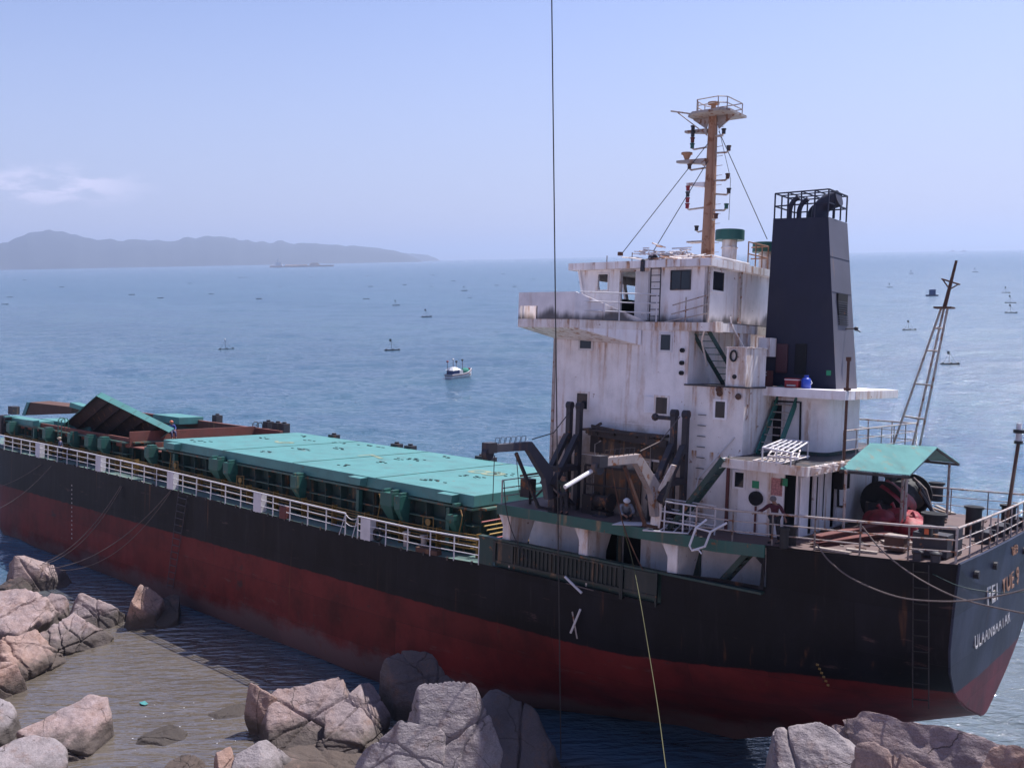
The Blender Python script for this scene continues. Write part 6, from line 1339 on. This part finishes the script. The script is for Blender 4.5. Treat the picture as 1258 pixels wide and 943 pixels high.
G2 = 'steel girders lying on the poop deck'
p, q = sp(1003, 664, 'z', .0), sp(1088, 650, 'z', .0)
beam((p.x, p.y, .02), (q.x, q.y, .10), .34, .34, 'steel_girder', 'oxide', 'upper red oxide girder lying slantwise across the poop deck', 'girder', G2, 'i')
p, q = sp(1000, 668, 'z', -.1), sp(1092, 659, 'z', -.1)
beam((p.x, p.y, -.12), (q.x, q.y, -.02), .36, .2, 'steel_girder', 'oxide', 'lower dull red girder under the slanting one', 'girder', G2, 'i')
G3 = 'loose boards on the poop deck'
rnd = random.Random(5)
for k, (x0, y0, x1, y1, mt, lb) in enumerate(((1002, 671, 1045, 678, 'paleplank', 'bleached board along the poop rail left of the middle post'), (1040, 674, 1078, 679, 'paleplank', 'bleached board along the poop rail right of the middle post'), (1008, 647, 1034, 650, 'wood', 'short pale board above the left end of the girders'), (1092, 668, 1148, 668, 'paleplank', 'long pale timber lying in front of the red sacks'), (1085, 664, 1098, 671, 'paleplank', 'short white board below the right end of the girders'), (1143, 622, 1166, 630, 'wood', 'tan timber beam lying right of the winch'), (1150, 620, 1172, 630, 'paleplank', 'thin pale pole lying right of the winch'), (995, 655, 1012, 658, 'wood', 'small plank end behind the left end of the girders'))):
    p, q = sp(x0, y0, 'z', -.1), sp(x1, y1, 'z', -.1); zb = zp(max(0, (p.x+q.x)/2)); wd = .22 if k < 5 else .16
    beam((p.x, p.y, zb+.05), (q.x, q.y, zb+.06), wd, .07, 'board', mt, lb, 'board', G3)
# litter of offcuts
t = solo(MB().box(0, .01, 0, .01, 0, .01), 'scrap_litter', 'rust', 'scattered rusty scrap and rope ends strewn over the poop deck', 'scrap', (3, 1, 0), SHIP); bpy.data.objects.remove(t)
b = MB()
for k in range(160):
    x, y = rnd.uniform(.8, 5.6), rnd.uniform(-5., 5.4); L = rnd.uniform(.05, .4); a = rnd.uniform(0, 3.14); z = zp(x)+.02
    b.bar((x, y, z+.01), (x+L*math.cos(a), y+L*math.sin(a), z+.015+rnd.uniform(0, .05)), rnd.uniform(.02, .12), rnd.uniform(.015, .05), mi=rnd.choice((0, 0, 1, 2)))
o = b.build('scrap_litter', ['rust', 'paleplank', 'steel'], None, org=(3, 1, 0)); o.matrix_world = SHIP @ Matrix.Translation((3, 1, 0)); tag(o, 'scattered rusty offcuts and splinters strewn over the poop deck', 'scrap', kind='stuff')
# stack of cut white railings on deck two
G4 = 'cut railing frames stacked on the upper aft deck'
def frame(corners, nu, nv, r, label, mat='whiterust', legs=0):
    A_, B_, C_, D_ = map(Vector, corners); b = MB()
    for k in range(nu+1): t = k/nu; b.tube([A_.lerp(B_, t), D_.lerp(C_, t)], r if k in (0, nu) else r*.8, 6)
    for k in range(nv+1): t = k/nv; b.tube([A_.lerp(D_, t), B_.lerp(C_, t)], r if k in (0, nv) else r*.8, 6)
    if legs:
        for p in (A_, B_, C_, D_, A_.lerp(D_, .5), B_.lerp(C_, .5)): b.tube([p, Vector((p.x, p.y, legs))], r*.8, 5)
    return solo(b, 'railing_frame', mat, label, 'railing', A_, SHIP, G4)
zt = D2+.62; c4 = [sp(937, 549.5, 'z', zt), sp(961, 540, 'z', zt+.05), sp(993, 542.5, 'z', zt+.05), sp(972, 556, 'z', zt-.1)]
frame(c4, 3, 5, .035, 'topmost of the cut white railing frames stacked by the green stair', 'whiteclean', D2+.02)
for k, (dz, a_) in enumerate(((.36, 0.15), (.14, -.12))):
    cc = [Vector((p.x+.1*k, p.y+.1, D2+dz)) for p in c4]; m0 = sum(cc, Vector())/4; rt = Matrix.Rotation(a_, 3, 'Z'); cc = [rt @ (p-m0)+m0 for p in cc]
    frame(cc, 2+k, 5, .03, ('middle frame of the stack of cut white railings', 'bottom frame of the stack of cut white railings, lying on the deck')[k], 'whiterust')
G4 = 'broken railing frames on the boat deck'
zz = zp(9.5)+.06
frame([sp(803, 648, 'z', zz), sp(812, 636, 'z', zz+.25), sp(850, 640, 'z', zz+.2), sp(858, 650, 'z', zz)], 2, 4, .028, 'broken ladder like railing frame lying at the edge of the boat deck', 'railrust')
frame([sp(790, 651, 'z', zz), sp(806, 645, 'z', zz+.1), sp(852, 644, 'z', zz+.1), sp(845, 655, 'z', zz)], 1, 3, .03, 'flattened white railing frame lying under the ladder like frame', 'whiteclean')
p, q = sp(757, 643, 'z', zz-.04), sp(800, 646, 'z', zz-.04)
b = MB(); b.add([p+Vector((0, .3, .01)), p+Vector((0, -.35, .06)), q+Vector((0, -.4, .09)), q+Vector((.3, .25, .01))]+[v-Vector((0, 0, .02)) for v in (p+Vector((0, .3, .01)), p+Vector((0, -.35, .06)), q+Vector((0, -.4, .09)), q+Vector((.3, .25, .01)))], [(0, 1, 2, 3), (7, 6, 5, 4), (0, 4, 5, 1), (1, 5, 6, 2), (2, 6, 7, 3), (3, 7, 4, 0)]); solo(b, 'metal_sheet', 'whiteclean', 'flat white metal sheet at the deck edge beside the crouching worker', 'sheet', p, SHIP)
# rods hung up on the ship side below the gangway
G5 = 'rods caught on the ship side below the gangway'
for (x0, y0, x1, y1, r, mt, lb) in ((694, 708, 714.5, 728, .055, 'whiteclean', 'thick white rod slanting down to the right on the black ship side'), (696, 716, 729, 725, .022, 'rope', 'thin brownish rod crossing behind the thick white rod'), (713, 748, 701, 777, .045, 'whiteclean', 'white rod leaning left in the lower crossed pair on the ship side'), (703, 751, 709, 784, .03, 'railrust', 'rusty rod leaning right in the lower crossed pair on the ship side')):
    b = MB(); p, q = sp(x0, y0, 'y', 6.74), sp(x1, y1, 'y', 6.72); b.cyl(p, q, r, 7); solo(b, 'rod', mt, lb, 'rod', p, SHIP, G5)
q = sp(464, 654, 'y', 6.35); b = MB(); n_ = 20
for k in range(n_): pass
b.tube([(q.x+.25*math.cos(a), 6.35, zm(q.x)+.33+.25*math.sin(a)) for a in [k*math.pi/8 for k in range(17)]], .09, 8); solo(b, 'tyre', 'rubber', 'old black tyre leaning against the white railing beside the gap', 'tyre', (q.x, 6.35, zm(q.x)), SHIP, smooth=True)
q = sp(1160, 673, 'y', 5.5); b = MB(); b.box(.95, 1.25, 5.32, 5.5, zp(1)+.75, zp(1)+1.05); b.box(1.02, 1.18, 5.505, 5.515, zp(1)+.8, zp(1)+1., 1); solo(b, 'fuel_can', ['rubber', 'orange'], 'dark can with an orange patch on top of the capstan at the stern corner', 'can', (1.1, 5.4, zp(1)+.75), SHIP, bevel=.01)
# ================================================================== ROPES
def at(px, py, t): return CS+ray(px, py)*t
def rope(pts, r, mat, label, group=None, name='rope', frame=SHIP, n=6):
    b = MB(); b.tube(pts, r, n); return solo(b, name, mat, label, 'rope' if name != 'cable' else 'cable', pts[0], frame, group, smooth=True)
def smooth_pts(P, n=8):    # Catmull-Rom through P
    P = [Vector(p) for p in P]; Q = [P[0]*2-P[1]]+P+[P[-1]*2-P[-2]]; out = []
    for i in range(1, len(Q)-2):
        for k in range(n):
            t = k/n; out.append(.5*((2*Q[i])+(Q[i+1]-Q[i-1])*t+(2*Q[i-1]-5*Q[i]+4*Q[i+1]-Q[i+2])*t*t+(3*Q[i]-Q[i-1]-3*Q[i+1]+Q[i+2])*t**3))
    return out+[P[-1]]
p = SHIP @ sp(683.5, 470, 'y', 8.6); b = MB(); b.cyl((p.x, p.y, .5), (p.x, p.y, 34), .024, 8); solo(b, 'cable', 'cable', 'taut dark steel cable hanging straight down in front of the bridge wing', 'cable', (p.x, p.y, .5))
rope(smooth_pts([sp(766, 650, 'y', 6.75), sp(776, 685, 'y', 6.85), at(786, 735, 33.6), at(797, 800, 32), at(808, 868, 30), at(818, 943, 27.5), at(826, 1000, 25)]), .015, 'ropegreen', 'yellow green rope running from the boat deck down past the ship side to the shore')
rope(smooth_pts([sp(752, 575, 'y', 7.6), sp(757, 605, 'y', 7.2), sp(766, 645, 'y', 6.85), sp(780, 680, 'y', 6.72), sp(790, 700, 'y', 6.75)]), .022, 'rust', 'thin brown rope hanging from the aft davit over the boat deck edge')
rope(smooth_pts([sp(619, 590, 'y', 6.6), sp(622, 625, 'y', 6.8), sp(632, 660, 'y', 6.72), sp(650, 690, 'y', 6.8)]), .022, 'ropedark', 'thin black line hanging from the rail at the forward end of the boat deck')
GR = 'stern mooring ropes'
rope(smooth_pts([sp(1003, 668, 'y', 6.35), sp(1020, 690, 'y', 6.5), sp(1050, 712, 'y', 6.6), at(1100, 732, 29.5), at(1150, 738, 28.5), at(1200, 736, 28), at(1258, 724, 27.5), at(1330, 700, 27)]), .026, 'rope', 'sagging mooring rope from the middle of the poop rail across the stern', GR)
rope(smooth_pts([sp(1059, 646, 'y', 6.1), sp(1080, 672, 'y', 6.3), sp(1110, 698, 'y', 6.4), at(1150, 722, 29), at(1190, 738, 28.4), at(1258, 753, 27.6), at(1330, 765, 27)]), .024, 'oxiderope' if 0 else 'rope', 'straighter mooring rope leaving the rail above the rope ladder, crossing the first one', GR)
rope(smooth_pts([sp(1146, 705, 'y', 6.05), at(1180, 720, 29), at(1220, 727, 28.5), at(1258, 727, 28), at(1330, 722, 27.5)]), .014, 'dgreen', 'thin greenish line across the upper part of the transom', GR)
GB = 'bow mooring ropes'
def brope(x0, y0, x1, y1, h, label, r=.028, sag=.8):
    a = SHIP @ sp(x0, y0, 'y', 6.66); e = wp(x1, y1, h); return rope([Vector(v) for v in catenary(a, e, sag, 20)], r, 'rope', label, GB, frame=Matrix())
brope(148, 597, 52, 692, 1.6, 'mooring rope from the ship side above the draught marks to the pointed boulder'); brope(150, 597, 49, 694, 1.6, 'second strand close beside the rope above the draught marks', .022, 1.05)
brope(210, 602, 62, 698, 1.5, 'mooring rope from beside the long rope ladder to the pointed boulder', sag=1.0); brope(209, 605, 74, 700, 1.4, 'slacker rope from beside the long rope ladder ending lower on the pointed boulder', .022, 1.3)
brope(51, 570, -60, 602, 3, 'upper of the two ropes leaving the left edge of the view'); brope(63, 572, -60, 636, 3, 'lower of the two ropes leaving the left edge of the view', sag=1.1)
rope(catenary(wp(24, 726, 1.3), wp(-30, 742, 1.2), .2, 10), .024, 'rope', 'rope lying against the dark rock in the lower left', GB, frame=Matrix())
# rope ladders
def ropeladder(tl, tr, bl, br, n, label, mat, y, r=.018):
    P = [sp(*tl, 'y', y), sp(*tr, 'y', y), sp(*bl, 'y', y), sp(*br, 'y', y)]; t = on_ship('rope_ladder', label, 'ladder', P[2])
    b = MB(); b.tube([P[0], P[2]], r, 6); b.build('side_rope', mat, t); b = MB(); b.tube([P[1], P[3]], r, 6); b.build('side_rope', mat, t)
    b = MB()
    for k in range(n): u = (k+.5)/n; b.bar(P[0].lerp(P[2], u), P[1].lerp(P[3], u), .05, .035)
    b.build('rung', 'steelgrey' if mat != 'ropedark' else 'mud', t)
ropeladder((219, 606), (230, 609), (205, 722), (212, 724), 14, 'long pale rope ladder hanging down the red ship side near the square boulder', 'steelgrey', 6.69)
ropeladder((1122, 692), (1141, 694), (1121, 868), (1141, 870), 9, 'black pilot ladder hanging down the ship side near the stern corner', 'ropedark', 6.2, .02)
b = MB()    # draught marks
for k in range(13): q = sp(88, 596+k*5.4, 'y', 6.615); b.box(q.x-.06, q.x+.06, 6.603, 6.612, q.z-.05, q.z+.05)
b.build('draught_marks', 'letter', hull_o)
b = MB()
for k in range(6):
    q = sp(1004+k*2.6, 816+k*5, 'y', 6.25); yy = hull_y(q.x, q.z)+.02; q = sp(1004+k*2.6, 816+k*5, 'y', yy); b.box(q.x-.05, q.x+.04, q.y-.01, q.y+.012, q.z-.035, q.z+.035)
b.build('draught_marks', 'yellow', hull_o)
# ================================================================== OUT ON THE WATER
def boat_hull(L, B, D, n=13, rise=.55, tw=.75):
    b = MB(); vs = []; fs = []; rows = 6
    for i in range(n):
        t = i/(n-1); x = -L/2+L*t; hw = B/2*(tw+(1-tw)*min(1, t*3))*(1-max(0, (t-.45)/.55)**2.2)+.02; sh = D+rise*max(0, t-.35)**2*2.2+.08*(1-t)
        for k in range(rows):
            u = k/(rows-1); y = hw*(math.cos(u*math.pi/2)**.55); z = sh-(sh+.25-.2*max(0, t-.6))*math.sin(u*math.pi/2)
            vs += [(x+(.0 if t < .95 else .25*(1-u)), y, z), (x+(.0 if t < .95 else .25*(1-u)), -y, z)]
    for i in range(n-1):
        for k in range(rows-1):
            for s in (0, 1): a = (i*rows+k)*2+s; c = a+2; d = a+rows*2; fs.append((a, c, c+rows*2, d))
    fs.append(tuple(2*k for k in range(rows))+tuple(2*k+1 for k in range(rows))[::-1])
    return b.add(vs, fs)
pos = wp(565, 463.5); az_ = math.atan2(pos.y-CW.y, pos.x-CW.x)
Mf = Matrix.Translation(pos) @ Matrix.Rotation(az_-R(40), 4, 'Z') @ Matrix.Scale(1.02, 4)
t = bpy.data.objects.new('fishing_boat', None); C.objects.link(t); t.matrix_world = Mf; tag(t, 'small white wooden fishing boat with a red stripe, green nets and four poles', 'boat')
M['boatwhite'] = paint('boat_white_paint', (.62, .62, .64), .05, .1, .2)
hb_ = boat_hull(6.0, 2.3, .75); h_ = hb_.build('hull', 'boatwhite', t, smooth=True)
b = MB()
for s in (1, -1):
    P = []
    for i in range(13): v = hb_.v[(i*6)*2+(0 if s > 0 else 1)]; P.append((v.x, v.y+s*.02, v.z-.16))
    b.tube(P, .055, 5)
b.tube([(-3.02, 1.0, .62), (-3.02, -1.0, .62)], .06, 5); b.build('red_stripe', 'oxide', h_)
b = MB()
for s in (1, -1): b.tube([(v.x, v.y, v.z) for v in [hb_.v[(i*6)*2+(0 if s > 0 else 1)] for i in range(13)]], .06, 5)
b.build('gunwale', 'boatwhite', h_)
b = MB(); b.box(-2.7, 2.0, -.8, .8, .3, .5); b.build('boat_deck', 'wood', t)
b = MB(); b.box(-2.6, -.9, -.75, .75, .5, 1.5); b.box(-.75, .2, -.6, .6, .5, 1.35, 1); o = b.build('cabin', ['blueglass' if 0 else 'boatblue', 'boatwhite'], t, bevel=.04) if 'boatblue' in M else None
b = MB(); b.hexa([(-2.8, -.9, 1.5), (-.7, -.9, 1.5), (-.7, .9, 1.5), (-2.8, .9, 1.5)], [(-2.2, -.3, 1.95), (-1.3, -.3, 1.95), (-1.3, .3, 1.95), (-2.2, .3, 1.95)]); b.build('cabin_roof', 'boatwhite', t)
for x, y, h, mt in ((-2.6, .5, 2.9, 'redcloth'), (-1.7, 0, 3.2, 'boatwhite'), (-.5, .3, 2.7, 'rubber'), (.4, -.3, 2.9, 'rubber')):
    b = MB(); b.cyl((x, y, .5), (x, y, h), .045, 6); p_ = b.build('pole', 'oxide', t); b = MB(); b.sphere((x, y, h+.1), .22, 8, (1, 1, .8)); b.build('float_ball', mt, p_)
b = MB(); b.sphere((1.3, 0, .85), .95, 12, (1.15, .85, .75)); b.build('nets', 'netgreen' if 'netgreen' in M else 'teal', t, smooth=True)
b = MB(); b.sphere((2.6, 0, 1.25), .2, 8); b.build('buoy', 'redcloth', t)
GF = 'anchored bamboo floats on the open sea'
def flt(px, py, s, label, flag=True, mat='floatwood'):
    pos = wp(px, py); d = (pos-CW).length; L = s*d/F; L = max(1.2, min(L, 12)); yaw = math.atan2(pos.y-CW.y, pos.x-CW.x)+math.pi/2+((px*7) % 10-5)*.06
    t = bpy.data.objects.new('fishing_float', None); C.objects.link(t); t.matrix_world = Matrix.Translation(pos) @ Matrix.Rotation(yaw, 4, 'Z'); tag(t, label, 'float', GF)
    b = MB(); th_ = 1. if flag else 2.2; b.box(-L/2, L/2, -L*.05, L*.05, -.05, .05+L*.03*th_); 
    for x in (-.42, -.05, .38): b.cyl((x*L, -L*.09, L*.045), (x*L, L*.09, L*.045), L*.05, 8)
    b.build('raft', mat, t)
    if flag:
        b = MB(); b.cyl((L*.05, 0, 0), (L*.05, 0, L*.72), L*.012, 5); b.tube([(-L*.35, 0, .05), (L*.05, 0, L*.62)], L*.006, 4); b.tube([(L*.38, 0, .05), (L*.05, 0, L*.62)], L*.006, 4); b.build('pole', mat, t)
        b = MB(); b.box(L*.05, L*.17, -.03, .03, L*.56, L*.72) if flag is True else b.sphere((L*.05, 0, L*.66), L*.06, 6); b.build('flag', 'rubber' if flag is True else 'boatwhite', t)
M['sandy'] = plain('pale_sand_rock', (.80, .62, .50), .9, .2)
M['floatwood'] = plain('wet_bamboo', (.05, .045, .045), .8)
for a in ((278, 429, 18, 'pale float with a white ball on its pole, nearest one left of the fishing boat', 2), (482, 430, 19, 'float with a tall bare pole directly left of the fishing boat'), (524, 389, 13, 'float with a low pole above and left of the fishing boat'), (486.5, 375, 9, 'float with a pole between the one above the fishing boat and the horizon'), (570.5, 357, 7.5, 'small float with a pole high above the fishing boat'),
          (1117, 405, 15, 'float with a dark flag left of the leaning lattice mast'), (1167, 447, 20, 'three cornered float with a dark flag right of the lattice mast, the nearest float'), (1236, 359.5, 9, 'uppermost of the three floats near the right edge'), (1241.5, 372, 11.5, 'middle of the three floats near the right edge'), (1242, 384, 12.5, 'lowest of the three floats near the right edge'),
          (1119.5, 336, 5, 'tiny float with a pole left of the lattice mast top'), (1093, 353, 6.5, 'faint float beside the funnel above the flagged one'), (1198, 334, 6, 'small faint float right of the lattice mast top')):
    flt(a[0], a[1], a[2], a[3], a[4] if len(a) > 4 else True)
far = 'tiny distant dark bamboo float with no flag, far out on the left sea'
for px, py, s in ((12, 365, 6), (6, 374, 7), (76, 352.5, 5), (162, 362, 7), (197, 366, 7), (260, 361, 6.5), (318, 367, 7), (295, 341, 5), (302, 341, 4), (450, 367.5, 8.5), (455, 352, 6), (556.5, 345, 5), (451, 339, 4), (382, 340, 3.5), (397, 340, 3), (532, 338, 4), (610, 350.5, 5), (618, 336.5, 4), (201, 416, 5), (100, 344, 3.5), (233, 348, 4), (345, 352, 4.5), (420, 345, 3.5), (497, 350, 4.5), (577, 366, 5), (632, 352, 4.5), (655, 343, 4), (120, 343, 3), (505, 343, 3.5), (30, 344, 4), (530, 352, 4)): flt(px, py, s, far, False)
def far_ship(name, px, py, wpx, label, cat, spec):
    pos = wp(px, py); d = (pos-CW).length; L = wpx*d/F; yaw = math.atan2(pos.y-CW.y, pos.x-CW.x)-math.pi/2
    t = bpy.data.objects.new(name, None); C.objects.link(t); t.matrix_world = Matrix.Translation(pos) @ Matrix.Rotation(yaw, 4, 'Z') @ Matrix.Scale(L, 4); tag(t, label, cat)
    for nm, mt, boxes in spec:
        b = MB()
        for x0, x1, y0, y1, z0, z1, tp in boxes: b.hexa([(x0+.01, y0, z0), (x1-.01, y0, z0), (x1-.01, y1, z0), (x0+.01, y1, z0)], [(x0-tp, y0, z1), (x1+tp, y0, z1), (x1+tp, y1, z1), (x0-tp, y1, z1)])
        b.build(nm, mt, t, org=(0, 0, 0))
far_ship('barge', 371, 328, 74, 'long low rusty barge with a white wheelhouse at its left end on the horizon', 'barge', [('hull', 'sandy', [(-.5, .5, -.06, .06, -.01, .025, .01)]), ('cargo', 'sandy', [(-.28, .1, -.05, .05, .025, .04, -.02), (.1, .3, -.05, .05, .025, .065, -.05)]), ('wheelhouse', 'boatwhite', [(-.42, -.30, -.04, .04, .025, .085, -.01), (-.39, -.35, -.03, .03, .085, .14, -.005), (-.5, -.42, -.04, .04, .025, .04, 0)])])
far_ship('freighter', 121, 326.6, 17, 'pale freighter lying at anchor below the far headland', 'ship', [('hull', 'steelgrey', [(-.5, .5, -.07, .07, -.02, .1, .02)]), ('bridge', 'boatwhite', [(-.45, -.3, -.05, .05, .1, .3, 0)]), ('crane', 'boatwhite', [(-.05, .0, -.02, .02, .1, .25, 0), (.35, .4, -.02, .02, .1, .22, 0)])])
far_ship('cabin_boat', 714, 347, 7, 'small dark boat with a cabin left of the wheelhouse window', 'boat', [('hull', 'c_navy', [(-.5, .5, -.15, .15, -.05, .12, .04)]), ('cabin', 'c_navy', [(-.2, .25, -.12, .12, .12, .5, 0)])])
far_ship('cabin_boat', 1145, 363.5, 12.5, 'dark blue boat with a square cabin left of the lattice mast', 'boat', [('hull', 'c_navy', [(-.5, .5, -.15, .15, -.05, .12, .04)]), ('cabin', 'boatblue', [(-.26, .30, -.12, .12, .12, .58, 0)])])
for px, lb in ((1170, 'left of the two tiny boats on the horizon at the right'), (1183.5, 'right of the two tiny boats on the horizon at the right')): far_ship('cabin_boat', px, 309.2, 7, lb, 'boat', [('hull', 'steelgrey', [(-.5, .5, -.1, .1, -.03, .08, .03)]), ('cabin', 'steelgrey', [(-.1, .2, -.08, .08, .08, .25, 0)])])
for k, px in enumerate((170, 206, 239, 285)): far_ship('moored_boat', px, 325.6-.0183*(px-121)-.0, 4, 'tiny moored boat along the foot of the far headland', 'boat', [('hull', 'steelgrey', [(-.5, .5, -.15, .15, -.05, .2, .05)])])
for o in [o for o in bpy.data.objects if o.name.startswith('moored_boat')]: o['group'] = 'tiny boats along the headland shore'
# flecks of foam and scum drifting in the cove
b = MB(); rnd = random.Random(3)
for k in range(60):
    px, py = rnd.uniform(150, 520), rnd.uniform(770, 940)
    q = wp(px, py, .03); r = rnd.choice((.015, .02, .03)); a0 = rnd.uniform(0, 6); b.add([(q.x+r*math.cos(a0+j*1.05)*rnd.uniform(.6, 1.3), q.y+r*math.sin(a0+j*1.05), q.z) for j in range(6)], [(0, 1, 2, 3, 4, 5)])
o = b.build('foam_flecks', 'boatwhite', None); o['kind'] = 'stuff'
q = wp(177, 863.5, .02); b = MB(); b.add([(q.x-.2, q.y-.1, .03), (q.x+.18, q.y-.14, .05), (q.x+.26, q.y+.1, .03), (q.x-.05, q.y+.16, .06), (q.x-.22, q.y+.06, .03)], [(0, 1, 2, 3, 4)]); solo(b, 'plastic_scrap', 'teal', 'scrap of green plastic floating in the middle of the silty cove', 'litter', (q.x, q.y, 0))
bpy.context.view_layer.update()
